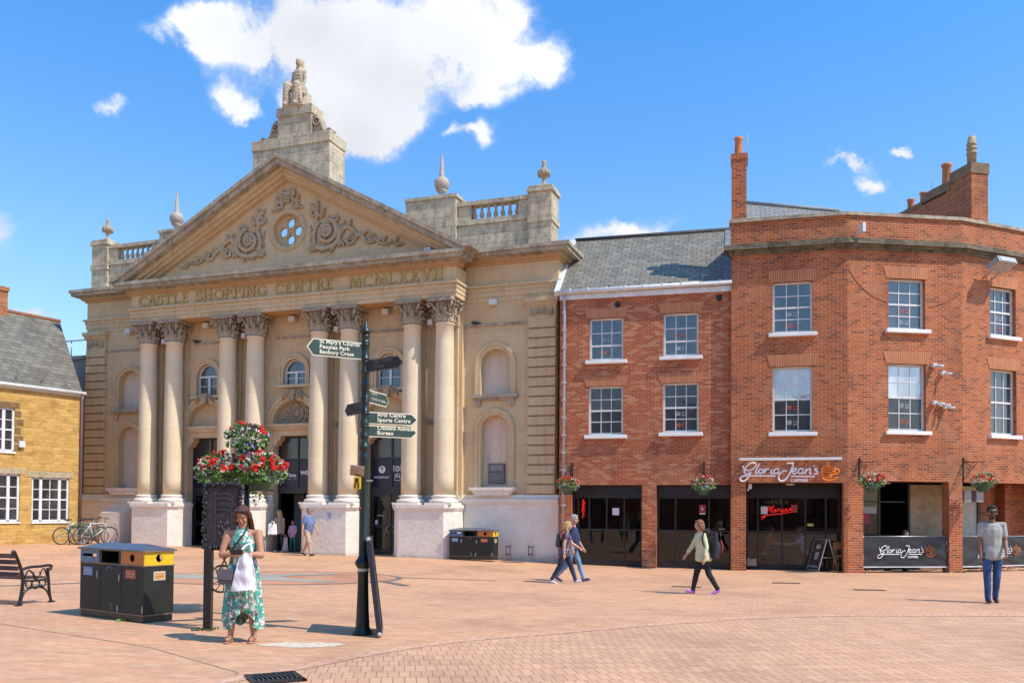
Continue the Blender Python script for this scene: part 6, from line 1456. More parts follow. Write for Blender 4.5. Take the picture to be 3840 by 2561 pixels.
# banner barriers
def barrier(i, t0, t1, label, curl):
    o = thing('cafe_barrier', label, 'barrier', group='black cafe barriers'); o.matrix_basis = BT @ F[i][0]
    y = .06; mb = MB()
    for x in (t0 + .02, t1 - .02): mb.tube([(x, y + .02, .02), (x, y + .02, .97)], .018, 8); mb.bevbox(x - .03, x + .03, y - .16, y + .22, 0, .025, .004)
    mb.tube([(t0, y + .02, .955), (t1, y + .02, .955)], .014, 8).tube([(t0, y + .02, .15), (t1, y + .02, .15)], .014, 8); mb.build('frame', M['steel'], o)
    mb = MB(); nx, nz = 40, 14; V = []
    for b in range(nz + 1):
        for a in range(nx + 1):
            u, v = a / nx, b / nz; wv = .010 * math.sin(u * 9 + v * 7 + curl) * math.sin(math.pi * v) + .012 * math.sin(u * 23 - v * 16) * (1 - v) * math.exp(-((u - .15) * 6) ** 2) + .008 * math.sin((u + v) * 18) * math.exp(-((u - .85) * 4) ** 2)
            V.append((lerp(t0 + .01, t1 - .01, u), y + wv, lerp(.165, .945, v)))
    mb.add(V, [(b * (nx + 1) + a, b * (nx + 1) + a + 1, (b + 1) * (nx + 1) + a + 1, (b + 1) * (nx + 1) + a) for b in range(nz) for a in range(nx)], True)
    bn_ = mb.build('banner', plain('black_vinyl_banner', (.022, .022, .025), .42, .15, 3), o)
    mb = MB(); mb.box(t0, t1, y - .006, y + .008, .135, .165); mb.build('lower_hem', M['soft_white'], o)
    mb = MB()
    for k in range(4): mb.tube([(t0 + .3 + k * .5, y + .05, .06), (t0 + .62 + k * .5, y + .05, .065)], .018, 6)
    mb.build('weight', plain('pale_weight', (.30, .26, .22), .7, .2, 6), o)
    s = .000775; x0 = (.845 if i == 1 else .60)
    coffee_logo(x0 - .0, .745, s, y - .026, .0095, bn_, lambda q: q, M['white'], plain('banner_orange', (.50, .13, .02), .6, .1, 5), .5, slope=0)
    return o
barrier(1, .46, 2.86, 'black cafe banner between two brick piers, its full white lettering in view', 0)
barrier(2, .02, 2.5, 'black cafe banner partly hidden behind the man in the grey shirt', 2)

# A-board in front of the coffee shop
ab = thing('a_board', 'metal framed pavement A-board standing in the coffee shop entrance', 'sign board')
ab.matrix_basis = BT @ Matrix.Translation((2.36, .38, 0)) @ Matrix.Rotation(R(-62), 4, 'Z')
for s in (-1, 1):
    mb = MB(); mb.T = Matrix.Rotation(R(s * 17), 4, 'X'); mb.T = Matrix.Translation((0, s * .02, .90)) @ Matrix.Rotation(R(s * 17), 4, 'X')
    mb.box(-.29, .29, -.01, .01, -.92, -.88).box(-.29, .29, -.01, .01, -.06, -.02).box(-.29, -.25, -.01, .01, -.92, -.02).box(.25, .29, -.01, .01, -.92, -.02); fr = mb.build('frame', M['steel'], ab)
    mb = MB(); mb.T = Matrix.Translation((0, s * .02, .90)) @ Matrix.Rotation(R(s * 17), 4, 'X'); mb.box(-.25, .25, -.005, .005, -.88, -.06); pn = mb.build('poster_panel', plain('dark_coffee_poster', (.07, .05, .045), .4, .8, 7), ab)
    if s < 0:
        mb = MB(); mb.T = Matrix.Translation((0, s * .02, .90)) @ Matrix.Rotation(R(s * 17), 4, 'X'); mb.ball((0, -.008, -.25), (.12, .004, .07), 2).box(-.2, .2, -.009, -.006, -.82, -.78).ball((.02, -.008, -.5), (.1, .003, .12), 2); mb.build('poster_picture', plain('cream_poster_print', (.40, .33, .28), .5, .5, 12), pn)
mb = MB(); mb.tube([(-.27, -.15, .38), (-.27, .15, .38)], .008, 5).tube([(.27, -.15, .38), (.27, .15, .38)], .008, 5); mb.build('stay', M['steel'], ab)

# gratings
dg_ = thing('drain_grate', 'large black iron drain grate with curved bars at the bottom edge', 'drain grate', (-2.20, 8.17, .004), R(28)); dg_.scale = (.88, .88, 1)
mb = MB(); w = .27
mb.box(-w, w, -w, -w + .05, 0, .02).box(-w, w, w - .05, w, 0, .02).box(-w, -w + .05, -w, w, 0, .02).box(w - .05, w, -w, w, 0, .02); mb.build('frame', IR, dg_)
mb = MB(); mb.box(-w + .05, w - .05, -w + .05, w - .05, -.0, .004); mb.build('pit', M['black'], dg_)
mb = MB()
for i in range(9):
    x = -.20 + i * .05; mb.tube(spline([(x - .02, -.22, .012), (x + .02, 0, .012), (x - .01, .22, .012)], 4), .010, 6)
mb.build('bars', plain('worn_iron_bar', (.07, .065, .065), .4, .3, 20, metal=.4), dg_)
for i, (x, y, lb_) in enumerate(((3.92, 19.56, 'small slot drain in the paving left of the walking girl'), (6.71, 21.31, 'small slot drain in the paving before the coffee shop door'), (7.77, 18.93, 'small slot drain in the paving in front of the black banner'))):
    mb = MB(); mb.box(-.33, .33, -.09, .09, .003, .010); o = mb.build('slot_drain', plain('slot_dark', (.10, .075, .06), .7, .3, 9)); o.location = (x, y, gz(x, y) + .002); o.rotation_euler = (0, 0, R(-12)); tag(o, lb_, 'drain', 'small slot drains in the paving')
    mb = MB()
    for k in range(9): mb.box(-.28 + k * .066, -.25 + k * .066, -.06, .06, .010, .014)
    mb.build('slots', M['black'], o)

# bicycles and stands
RUB = plain('tyre_rubber', (.015, .015, .015), .8, .2, 9); CH = M['steel']
def bicycle(label, x, y, rz, frame_col, lean=4, rack=False, basket=False, sc_=1.0):
    o = thing('bicycle', label, 'bicycle', (x, y, gz(x, y)), 0, 'bicycles parked at the stands'); o.rotation_euler = (R(lean), 0, rz); o.scale = (sc_,) * 3
    fm = plain(*frame_col); r = .335
    A, B = (-.50, 0, r), (.54, 0, r)
    for (c, nm) in ((A, 'rear_wheel'), (B, 'front_wheel')):
        w = empty(nm, c, 0, o)
        mb = MB(); mb.torus((0, 0, 0), r - .015, .02, n=32); mb.build('tyre', RUB, w)
        mb = MB(); mb.torus((0, 0, 0), r - .04, .011, n=32, k=6)
        for i in range(16):
            a = R(22.5 * i); mb.tube([(.02 * math.cos(a + 1.2), .02 * (-1) ** i, .02 * math.sin(a + 1.2)), ((r - .04) * math.cos(a), 0, (r - .04) * math.sin(a))], .0022, 4)
        mb.lathe([(.02, -.04), (.02, .04)], n=8); mb.build('rim', CH, w)
    bb = (-.08, 0, .29); st_ = (-.22, 0, .78); hd = (.36, 0, .80); hl = (.40, 0, .62)
    mb = MB(); mb.tube([bb, st_], .017, 8).tube([st_, hd], .016, 8).tube([bb, hl], .019, 8).tube([hd, hl], .021, 8)
    for s in (-1, 1): mb.tube([A, (-.2, s * .02, .74)], .009, 6).tube([A, bb], .010, 6).tube([(hl[0] + .01, s * .05, hl[2] - .02), (B[0] - .02, s * .055, B[2] + .1), (B[0], s * .055, B[2])], .012, 6)
    mb.build('frame', fm, o)
    mb = MB(); mb.tube([st_, (-.26, 0, .92)], .013, 8); mb.build('seat_post', CH, o)
    mb = MB(); mb.ball((-.33, 0, .945), (.11, .075, .03), 2).tube([(-.28, 0, .95), (-.12, 0, .945)], [.035, .018], 8); mb.build('saddle', M['black'], o)
    mb = MB(); mb.tube([hd, (.34, 0, .96), (.38, 0, .99)], .013, 8).tube([(.30, -.30, 1.0), (.36, -.12, .99), (.40, 0, .99), (.36, .12, .99), (.30, .30, 1.0)], .012, 8).tube([(.26, -.31, 1.0), (.33, -.27, 1.0)], .018, 8).tube([(.26, .31, 1.0), (.33, .27, 1.0)], .018, 8).tube([(.36, -.2, .99), (.44, -.22, .95)], .006, 5); mb.build('handlebar', M['black'], o)
    mb = MB(); mb.T = Matrix.Translation(bb); mb.torus((0, -.045, 0), .085, .008, n=20, k=5).tube([(0, -.06, 0), (.12, -.06, -.12)], .011, 6).tube([(0, .06, 0), (-.12, .06, .12)], .011, 6).box(.07, .17, -.15, -.06, -.135, -.11).box(-.17, -.07, .06, .15, .11, .135); mb.build('crank', M['black'], o)
    if rack:
        mb = MB(); mb.box(-.72, -.32, -.06, .06, .71, .725)
        for s in (-1, 1): mb.tube([(-.6, s * .06, .71), (-.5, s * .06, .35)], .007, 5)
        mb.torus((-.50, 0, r), r + .04, .025, n=16, k=6, a0=10, a1=150); mb.build('rack', fm, o)
    return o
def stand(x, y, rz, lb_):
    mb = MB(); mb.tube([(-.35, 0, 0), (-.35, 0, .55)] + [(-.35 + .2 - .2 * math.cos(R(a)), 0, .55 + .2 * math.sin(R(a))) for a in (20, 45, 70, 90)] + [(.15, 0, .75)] + [(.15 + .2 * math.sin(R(a)), 0, .55 + .2 * math.cos(R(a))) for a in (20, 45, 70, 90)] + [(.35, 0, 0)], .025, 8)
    o = mb.build('cycle_stand', CH); o.location = (x, y, gz(x, y)); o.rotation_euler = (0, 0, rz); tag(o, lb_, 'cycle stand', 'bent steel cycle stands')
bicycle('silver bicycle with black tyres, leftmost of the parked bicycles', -15.50, 30.85, R(57), ('silver_frame', (.35, .36, .38), .35, .1, 9), 4, sc_=.92)
bicycle('green bicycle with rear rack and mudguard in the middle of the parked bicycles', -15.12, 31.15, R(60), ('green_frame', (.01, .17, .10), .35, .1, 9), -3, rack=True, sc_=.92)
bicycle('grey and white bicycle with wide black handlebars, nearest the stone front', -14.85, 31.05, R(52), ('white_frame', (.55, .56, .60), .35, .15, 9), 5, sc_=.95)
stand(-15.35, 30.95, R(57), 'bent steel cycle stand between the silver and the green bicycle')
stand(-15.02, 31.45, R(57), 'bent steel cycle stand behind the grey and white bicycle')
stand(-14.78, 31.9, R(57), 'bent steel cycle stand farthest right, nearest the white plinth block')

# ------------------------------------------------------------------ people
def skin_mat(name, c):
    t = NT(name, .55); t.color(t.ramp(t.noise(t.coord('Object'), 9, 4), [(.3, tuple(x * .88 for x in c)), (.7, c)])); t.b.inputs['Subsurface Weight'].default_value = .08
    t.b.inputs['Subsurface Radius'].default_value = (.02, .01, .005); return t.m
SK = {'fair': skin_mat('fair_skin', (.60, .33, .22)), 'tan': skin_mat('sunned_skin', (.50, .24, .14)), 'brown': skin_mat('brown_skin', (.26, .125, .072))}
EYE = plain('eye_dark', (.03, .02, .018), .4, 0, 5); LIP = plain('lip', (.42, .11, .09), .5, .1, 9); BROW = plain('brow_dark', (.07, .04, .03), .8, .1, 9); SHADE = plain('sunglass_black', (.01, .01, .012), .15, 0, 5)
def cloth(name, c, var=.18, scale=6, kind=None, c2=None, c3=None, fold=.5):
    """woven cloth with soft folds; kind 'floral' / 'spots' / 'denim'"""
    t = NT(name, .85); ob = t.coord('Object')
    base = t.ramp(t.noise(ob, scale, 4), [(.3, tuple(x * (1 - var) for x in c)), (.7, tuple(min(1, x * (1 + var)) for x in c))])
    if kind == 'denim': base = t.mix(base, tuple(min(1, x * 2.1 + .03) for x in c), t.math('MULTIPLY', t.ramp(t.noise(t.map(ob, (1, 1, .5)), 5, 4), [(.5, (0, 0, 0)), (.75, (1, 1, 1))]), .6))
    if kind in ('floral', 'spots'):
        n1 = t.noise(ob, 22 if kind == 'floral' else 45, 2, .5, .6); n2 = t.noise(t.map(ob, loc=(3, 1, 2)), 30, 2, .5, .4); n3 = t.noise(t.map(ob, loc=(7, 4, 5)), 17, 3, .6, .8)
        base = t.mix(base, c2, t.ramp(n1, [(.53, (0, 0, 0)), (.57, (1, 1, 1))]))
        if c3: base = t.mix(base, c3, t.ramp(n2, [(.60, (0, 0, 0)), (.64, (1, 1, 1))]))
        if kind == 'floral': base = t.mix(base, (.04, .05, .07), t.ramp(n3, [(.62, (0, 0, 0)), (.66, (1, 1, 1))]))
    t.color(base); t.bump(t.math('ADD', t.noise(t.map(ob, (1, 1, .45)), 9, 3, .5, .6), t.math('MULTIPLY', t.noise(ob, 120, 2), .1)), fold, .03); return t.m

def V3(*a): return Vector(a)
class Pose:
    """joint positions from a few angles; the figure looks along -y, feet on z=0"""
    def __init__(s, H, female=False, legs=((0, 0), (0, 0)), arms=((5, 8, 10), (5, 8, 10)), lean=0, width=1.0, seated=False, stance=.0):
        s.H = H; hz = .515 * H; s.sh = (.092 if female else .098) * H * width; s.hp = .052 * H
        th, shn = .245 * H, .235 * H; s.w = width; s.f = female
        def rot(a): return Vector((0, -math.sin(R(a)), -math.cos(R(a))))  # a>0 swings forward
        s.leg = []
        for sd, (hip, knee) in zip((-1, 1), legs):
            h = V3(sd * s.hp, 0, 0); k = h + rot(hip) * th + V3(sd * stance * .5, 0, 0); a = k + rot(hip - knee) * shn + V3(sd * stance * .5, 0, 0); s.leg.append([h, k, a, hip - knee])
        low = min(l[2].z for l in s.leg) ; base = .042 * H - low
        if seated: base = .0
        s.z0 = base
        for l in s.leg:
            for i in range(3): l[i] = l[i] + V3(0, 0, base)
        s.pel = V3(0, 0, base); L = R(lean); up = V3(0, -math.sin(L), math.cos(L)); s.up = up
        s.waist = s.pel + up * .10 * H; s.chest = s.pel + up * .215 * H; s.neck = s.pel + up * .315 * H; s.head = s.neck + V3(0, -math.sin(L) * .05 * H - .012 * H, .090 * H)
        s.arm = []
        for sd, (flex, abd, elb, *rest) in zip((-1, 1), arms):
            inn = rest[0] if rest else 0
            h = s.pel + up * .277 * H + V3(sd * s.sh, 0, 0)
            d = Vector((sd * math.sin(R(abd)), -math.sin(R(flex)) * math.cos(R(abd)), -math.cos(R(flex)) * math.cos(R(abd))))
            e = h + d * .165 * H; g = flex + elb
            d2 = Vector((-sd * math.sin(R(inn)) + sd * math.sin(R(abd)) * .5, -math.sin(R(g)) * math.cos(R(inn)), -math.cos(R(g)) * math.cos(R(inn)))).normalized()
            w = e + d2 * .145 * H; s.arm.append([h, e, w, d2])

def trunk(mb, P, belly, prof, g=0, flare=0):
    k = P.H / 1.7; n = 30
    for i in range(n + 1):
        t = lerp(prof[0][0], prof[-1][0], i / n)
        for (a, b) in zip(prof, prof[1:]):
            if t <= b[0] + 1e-6: u = smooth01((t - a[0]) / (b[0] - a[0])); rx, ry = lerp(a[1], b[1], u), lerp(a[2], b[2], u); break
        f = 1 + flare * (1 - t); by = belly * math.sin(math.pi * min(1, t * 1.15))
        c = P.pel.lerp(P.neck - P.up * .045 * P.H, t)
        mb.ball(tuple(c + V3(0, -by * .6, 0)), (rx * k * P.w * (.92 if P.f else 1.05) * f + g, (ry * k * P.w + by) * f + g, .055 * k), 2)
def capsule(mb, p, q, r0, r1, n=None, sub=2, fl=1.0):
    p, q = Vector(p), Vector(q); L = (q - p).length; n = n or max(2, int(L / (min(r0, r1) * .45)))
    for i in range(n + 1):
        t = i / n; r = lerp(r0, r1, t); mb.ball(tuple(p.lerp(q, t)), (r, r * fl, r), sub)
def person(label, loc, rz, P, skin, hair, hairc, top, bottom, shoes, turn=0, nod=0, dress=None, beard=False, glasses=None, long_hair=.0, sleeve=1.0, shorts=False, belly=0.0, vox=.013, fingers=True, hatless=True, bare_shoulder=False, grip=(0, 0), topflare=0.0, group=None):
    """one figure: a single fused body, with hair and clothes as its parts"""
    H = P.H; k = H / 1.7; o = thing('person', label, 'person', loc, rz, group)
    hd = P.head; HM = Matrix.Translation(hd) @ Matrix.Rotation(R(turn), 4, 'Z') @ Matrix.Rotation(R(nod), 4, 'X')
    mb = MB()
    # trunk
    mb.ball(tuple(P.pel + V3(0, 0, .01 * k)), (P.hp + .055 * k * P.w, .090 * k * P.w, .11 * k), 3)
    trunk(mb, P, belly, ((.0, .135, .10), (.3, .115, .092), (.55, .125, .098), (.8, .150, .098), (1, .122, .075)))
    if P.f:
        for sd in (-1, 1): mb.ball(tuple(P.chest + V3(sd * .065 * k, -.075 * k, .01 * k)), (.062 * k, .055 * k, .06 * k), 2)
    capsule(mb, P.neck - P.up * .04 * H, P.neck + (P.head - P.neck) * .5, .052 * k, .05 * k)
    for sd in (-1, 1): capsule(mb, P.neck - P.up * .035 * H + V3(sd * .03 * k, 0, .02 * k), P.pel + P.up * .272 * H + V3(sd * P.sh * .95, 0, 0), .038 * k, .042 * k)
    # head with face relief
    HT = mb.T; mb.T = HM @ Matrix.Scale(k, 4)
    mb.ball((0, .008, .025), (.074, .093, .095), 3); mb.ball((0, -.02, -.045), (.056, .066, .06), 3); mb.ball((0, -.055, -.083), (.026, .022, .018), 2)
    mb.ball((0, -.098, -.012), (.011, .016, .022), 2); mb.ball((0, -.088, .012), (.010, .012, .02), 2); mb.ball((0, -.088, -.050), (.024, .010, .012), 2); mb.ball((0, -.082, .034), (.05, .014, .012), 2)
    for sd in (-1, 1): mb.ball((sd * .075, .012, -.004), (.012, .02, .03), 2); mb.ball((sd * .04, -.066, -.025), (.025, .02, .022), 2)
    mb.T = HT
    # legs
    for h, kn, an, g in P.leg:
        capsule(mb, h, kn, .082 * k * P.w, .054 * k * P.w); capsule(mb, kn, an, .052 * k * P.w, .036 * k); mid = kn.lerp(an, .3); mb.ball(tuple(mid + V3(0, .014 * k, 0)), (.052 * k, .052 * k, .09 * k), 2)
        a = R(max(-50, min(35, g)) * (.9 if g < 0 else .7)); fd = Vector((0, -math.cos(a), math.sin(a) if g > 0 else math.sin(a) * .9))
        capsule(mb, an + V3(0, .015 * k, -.018 * k), an + fd * .13 * k + V3(0, 0, -.028 * k), .032 * k, .024 * k)
    # arms and hands
    for i, (h, e, w, d2) in enumerate(P.arm):
        capsule(mb, h, e, .045 * k * P.w, .037 * k * P.w); capsule(mb, e, w, .039 * k * P.w, .026 * k)
        side = (-1, 1)[i]; pn = Vector((side, 0, 0)); fw = d2; ac = fw.cross(pn)
        if ac.length < .3: ac = Vector((0, -1, 0))
        ac.normalize(); pn = ac.cross(fw).normalized()      # pn: palm normal, ac: across the knuckles
        pal = w + fw * .045 * k
        for u in (-1, 0, 1): capsule(mb, w + ac * u * .010 * k, w + fw * .075 * k + ac * u * .021 * k, .017 * k, .015 * k, 5, 1)
        cur = grip[i]; inw = -pn * (1 if (pn.x * side) > 0 else -1)
        for j, (u, ln) in enumerate(((-1.5, .062), (-.5, .074), (.5, .070), (1.5, .055))):
            p = w + fw * .080 * k + ac * u * .0155 * k; a1 = R(22 + cur + 5 * j); a2 = a1 + R(25 + cur)
            d_1 = fw * math.cos(a1) + inw * math.sin(a1); d_2 = fw * math.cos(a2) + inw * math.sin(a2); m_ = p + d_1 * ln * .55 * k
            capsule(mb, p, m_, .0092 * k, .0085 * k, 4, 1); capsule(mb, m_, m_ + d_2 * ln * .5 * k, .0085 * k, .0072 * k, 4, 1)
        tb = w + fw * .025 * k - ac * .022 * k; td = (fw * .72 - ac * .45 + inw * .45).normalized(); capsule(mb, tb, tb + td * .035 * k, .012 * k, .0105 * k, 4, 1); capsule(mb, tb + td * .035 * k, tb + (td * .6 + fw * .4).normalized() * .062 * k, .010 * k, .008 * k, 4, 1)
    IH = (HM @ Matrix.Scale(k, 4)).inverted()
    def mf(c, n):
        q = IH @ c
        if abs(q.x) < .08 and -.12 < q.z < .12 and q.y < -.05:
            if glasses is None and abs(abs(q.x) - .030) < .011 and abs(q.z - .014) < .005: return 1
            if abs(abs(q.x) - .030) < .019 and abs(q.z - .037) < .004: return 3
            if abs(q.x) < .021 and abs(q.z + .050) < .006: return 2
            if beard and q.z < -.035 and not (abs(q.x) < .02 and abs(q.z + .05) < .01): return 3
        if beard and q.z < -.03 and q.y < .03 and abs(q.x) < .09 and q.z > -.12: return 3
        return 0
    remeshed('body', mb, [SK[skin], EYE, LIP, BROW], o, vox * .62, 1, mf)
    # hair
    if hair:
        mb = MB(); mb.T = HM @ Matrix.Scale(k, 4); hb = .0
        mb.ball((0, .022, .045), (.085, .094, .088), 3); mb.ball((0, .05, .01), (.079, .068, .08), 3)
        if hair == 'short': mb.ball((0, -.045, .090), (.062, .045, .026), 2); mb.ball((0, .062, -.03), (.06, .045, .05), 2)
        if hair in ('long', 'wavy'):
            L = long_hair
            for sd in (-1, 1):
                capsule(mb, (sd * .066, -.028, .085), (sd * .078, .0, -.02), .030, .030); capsule(mb, (sd * .080, .01, -.01), (sd * .088, .02, -.10 - L), .032, .026); capsule(mb, (sd * .05, .06, -.02), (sd * .06, .065, -.12 - L), .045, .034)
            capsule(mb, (0, .075, .0), (0, .075, -.12 - L), .06, .045); mb.ball((0, -.05, .098), (.055, .035, .022), 2)
        hm = plain('hair_%s_%d' % (hair, int(hairc[0] * 1000)), hairc, .6, .4, 40, bump=.6)
        remeshed('hair', mb, hm, o, vox * .75, 1, disp=lambda c: .006 * k * noise.noise(Vector((c.x * 60, c.y * 60, c.z * 14))))
    if glasses:
        mb = MB(); mb.T = HM @ Matrix.Scale(k, 4); zz, yy = ((.015, -.098) if glasses == 'on' else (.105, -.078))
        for sd in (-1, 1): mb.ball((sd * .033, yy, zz), (.029, .012, .021), 2); mb.tube([(sd * .058, yy + .005, zz + .005), (sd * .082, yy + .1, zz + (.0 if glasses == 'on' else -.04))], .004, 5)
        mb.tube([(-.012, yy - .004, zz + .006), (.012, yy - .004, zz + .006)], .004, 5); mb.build('sunglasses', SHADE, o)
    # top garment
    if top:
        mb = MB(); g = .014 * k
        trunk(mb, P, belly, ((-.20, .156, .128), (.0, .152, .118), (.3, .138, .104), (.55, .142, .107), (.8, .158, .106), (1, .130, .082)), g, topflare)
        if P.f:
            for sd in (-1, 1): mb.ball(tuple(P.chest + V3(sd * .065 * k, -.080 * k, .01 * k)), (.07 * k, .06 * k, .065 * k), 2)
        for i, (h, e, w, d2) in enumerate(P.arm):
            sd = (-1, 1)[i]; capsule(mb, P.neck - P.up * .045 * H + V3(sd * .034 * k, .004, .022 * k), h + V3(0, 0, .002), .050 * k, .058 * k)
            capsule(mb, h, h.lerp(e, min(1, sleeve * 1.0)), .057 * k * P.w, (.054 if sleeve < .9 else .05) * k * P.w)
            if sleeve > 1: capsule(mb, e, e.lerp(w, sleeve - 1), .050 * k * P.w, .040 * k * P.w)
        remeshed('top', mb, top, o, vox, 2, disp=lambda c: .007 * k * noise.noise(c * 11))
    if bottom:
        mb = MB(); mb.ball(tuple(P.pel + V3(0, 0, .02 * k)), (P.hp + .066 * k * P.w, .104 * k * P.w + belly * .3, .115 * k), 3)
        for h, kn, an, g in P.leg:
            if shorts: capsule(mb, h, kn.lerp(h, .02), .098 * k * P.w, .078 * k * P.w)
            else: capsule(mb, h, kn, .088 * k * P.w, .064 * k * P.w); capsule(mb, kn, an + V3(0, .004, .02 * k), .064 * k * P.w, .052 * k)
        remeshed('trousers' if not shorts else 'shorts', mb, bottom, o, vox, 2, disp=lambda c: .006 * k * noise.noise(Vector((c.x * 14, c.y * 14, c.z * 9))))
    if shoes:
        for h, kn, an, g in P.leg:
            mb = MB(); a = R(max(-50, min(35, g)) * (.9 if g < 0 else .7)); fd = Vector((0, -math.cos(a), math.sin(a)))
            capsule(mb, an + V3(0, .025 * k, -.02 * k), an + fd * .12 * k + V3(0, 0, -.030 * k), .042 * k, .034 * k); capsule(mb, an + V3(0, .03 * k, -.038 * k), an + fd * .15 * k + V3(0, 0, -.042 * k), .03 * k, .024 * k, sub=2)
            remeshed('shoe', mb, shoes, o, vox * .8, 1)
    return o

def bagmesh(mb, w, h, d, sag=0):
    for i in range(7):
        for j in range(13): mb.ball((lerp(-w / 2, w / 2, i / 6) * (1 - .18 * (j / 12)), 0, lerp(0, h, j / 12)), (w * .17, d * (.9 - .35 * j / 12) * (1 - .35 * abs(i - 3) / 3), h * .14), 1)
def place_on(o, name_root, M_): o.matrix_basis = name_root.matrix_basis @ M_

# woman with phone, facing the viewer
WP = Pose(1.62, True, ((3, 2), (1, 2)), ((14, 11, 84, 64), (14, 11, 84, 64)), lean=3, width=1.20, stance=.05)
wl = (-3.20, 10.42, 0)
woman = person('woman in a green and white floral halter dress standing and looking down at her phone', wl, R(0), WP, 'tan', 'wavy', (.085, .028, .016), None, None, None, turn=0, nod=33, glasses='head', long_hair=.15, vox=.010, grip=(35, 30))
floral = cloth('floral_dress', (.06, .36, .27), .3, 9, 'floral', (.70, .66, .62), (.45, .12, .14), fold=.5)
mb = MB(); nA, rows = 96, []
prof = [(1.345, .062, .085, 0), (1.31, .085, .115, 0), (1.25, .118, .130, 0), (1.18, .158, .142, 0), (1.10, .156, .130, 0), (1.02, .146, .115, .004), (.94, .160, .125, .01), (.86, .180, .145, .014), (.74, .188, .155, .02), (.60, .195, .160, .026), (.45, .205, .165, .032), (.30, .215, .170, .038), (.18, .20, .16, .044)]
for z, rx, ry, fo in prof:
    row = []
    for i in range(nA):
        a = 2 * math.pi * i / nA; w = 1 + fo / rx * math.sin(a * 15 + z * 2.5) * .8 + fo / rx * .5 * math.sin(a * 7 + 1 + z)
        zz = z
        if z < .35: zz = z + (.35 - z) * (.75 * (.5 + .5 * math.cos(2 * a)) if True else 0) * -.3 + (.35 - z) * 1.15 * (.5 - .5 * math.cos(3 * a + .6)) 
        row.append((rx * w * math.cos(a), ry * w * math.sin(a) - .01 - (.03 if 1.1 < z < 1.3 else 0), zz))
    rows.append(row)
V = [p for r_ in rows for p in r_]
mb.add(V, [(j * nA + i, j * nA + (i + 1) % nA, (j + 1) * nA + (i + 1) % nA, (j + 1) * nA + i) for j in range(len(rows) - 1) for i in range(nA)], True)
mb.build('dress', floral, woman)
mb = MB()
for sd in (-1, 1): mb.tube(spline([(sd * .07, -.075, 1.30), (sd * .055, -.055, 1.37), (sd * .03, .03, 1.42)], 4), .012, 6)
mb.build('halter_strap', floral, woman)
for (h, kn, an, g) in WP.leg:
    mb = MB(); mb.T = Matrix.Translation((an.x, an.y - .05, 0)); 
    for i in range(7): mb.ball((0, -.09 + i * .03, .012), (.038, .03, .012), 2)
    mb.tube([(-.045, -.06, .02), (-.02, -.07, .06), (.02, -.07, .06), (.045, -.06, .02)], .009, 6).tube([(-.04, .0, .03), (-.025, -.02, .075), (.025, -.02, .075), (.04, .0, .03)], .008, 6)
    mb.build('sandal', plain('tan_sandal', (.40, .22, .14), .7, .2, 9), woman)
hl, hr = WP.arm[0], WP.arm[1]
pm = (hl[2] + hr[2]) / 2 + (hl[3] + hr[3]) * .05
mb = MB(); mb.T = Matrix.Rotation(R(35), 4, 'X'); mb.bevbox(-.075, .075, -.006, .006, -.036, .036, .004)
ph_ = mb.build('phone', plain('dark_phone_case', (.02, .015, .025), .3, .1, 9)); ph_.location = Vector(wl) + pm + V3(0, -.02, .02); tag(ph_, 'dark phone held in both hands by the woman in the floral dress', 'phone')
cb_ = thing('carrier_bag', 'white carrier bag hanging from the forearm of the woman in the floral dress', 'bag', tuple(Vector(wl) + V3(.08, -.24, .63)))
mb = MB()
nx, nz = 14, 16
def bagp(u, v, s):
    w = lerp(.30, .13, v ** 1.2); x = (u - .5) * w + .02 * v + .0; t = .055 * math.sin(math.pi * u) * (1 - .6 * v) + .008 * math.sin(9 * u + 5 * v) + .006 * math.sin(17 * v + 3 * u)
    return (x, s * t, v * .44 + .03 * (u - .3) * (1 - v))
for s in (-1, 1):
    mb.add([bagp(i / nx, j / nz, s) for j in range(nz + 1) for i in range(nx + 1)], [(j * (nx + 1) + i, j * (nx + 1) + i + 1, (j + 1) * (nx + 1) + i + 1, (j + 1) * (nx + 1) + i) for j in range(nz) for i in range(nx)], True)
mb.build('bag_body', cloth('white_polythene', (.76, .73, .76), .06, 5, fold=.8), cb_)
mb = MB(); mb.tube(spline([(-.05, 0, .42), (-.02, .03, .50), (.05, .06, .54), (.08, .03, .45)], 4), .012, 6); mb.build('handle', M['white'], cb_)
hb = thing('shoulder_bag', 'small dark grey crossbody bag at the hip of the woman in the floral dress', 'bag', tuple(Vector(wl) + V3(-.145, -.17, .70)), R(-12))
mb = MB(); mb.bevbox(-.10, .10, -.03, .04, 0, .17, .02); mb.build('bag_body', plain('grey_leather', (.10, .10, .12), .5, .15, 9), hb)
mb = MB(); mb.bevbox(-.10, .10, -.042, -.03, .05, .178, .01); mb.box(-.012, .012, -.048, -.042, .055, .07); mb.build('flap', plain('grey_leather_flap', (.13, .13, .15), .45, .15, 9), hb)
mb = MB(); mb.tube(spline([(-.09, .0, .17), (-.02, .02, .32), (.12, .0, .48), (.2, .06, .62), (.17, .17, .70)], 4), .009, 6); mb.build('strap', M['black'], hb)

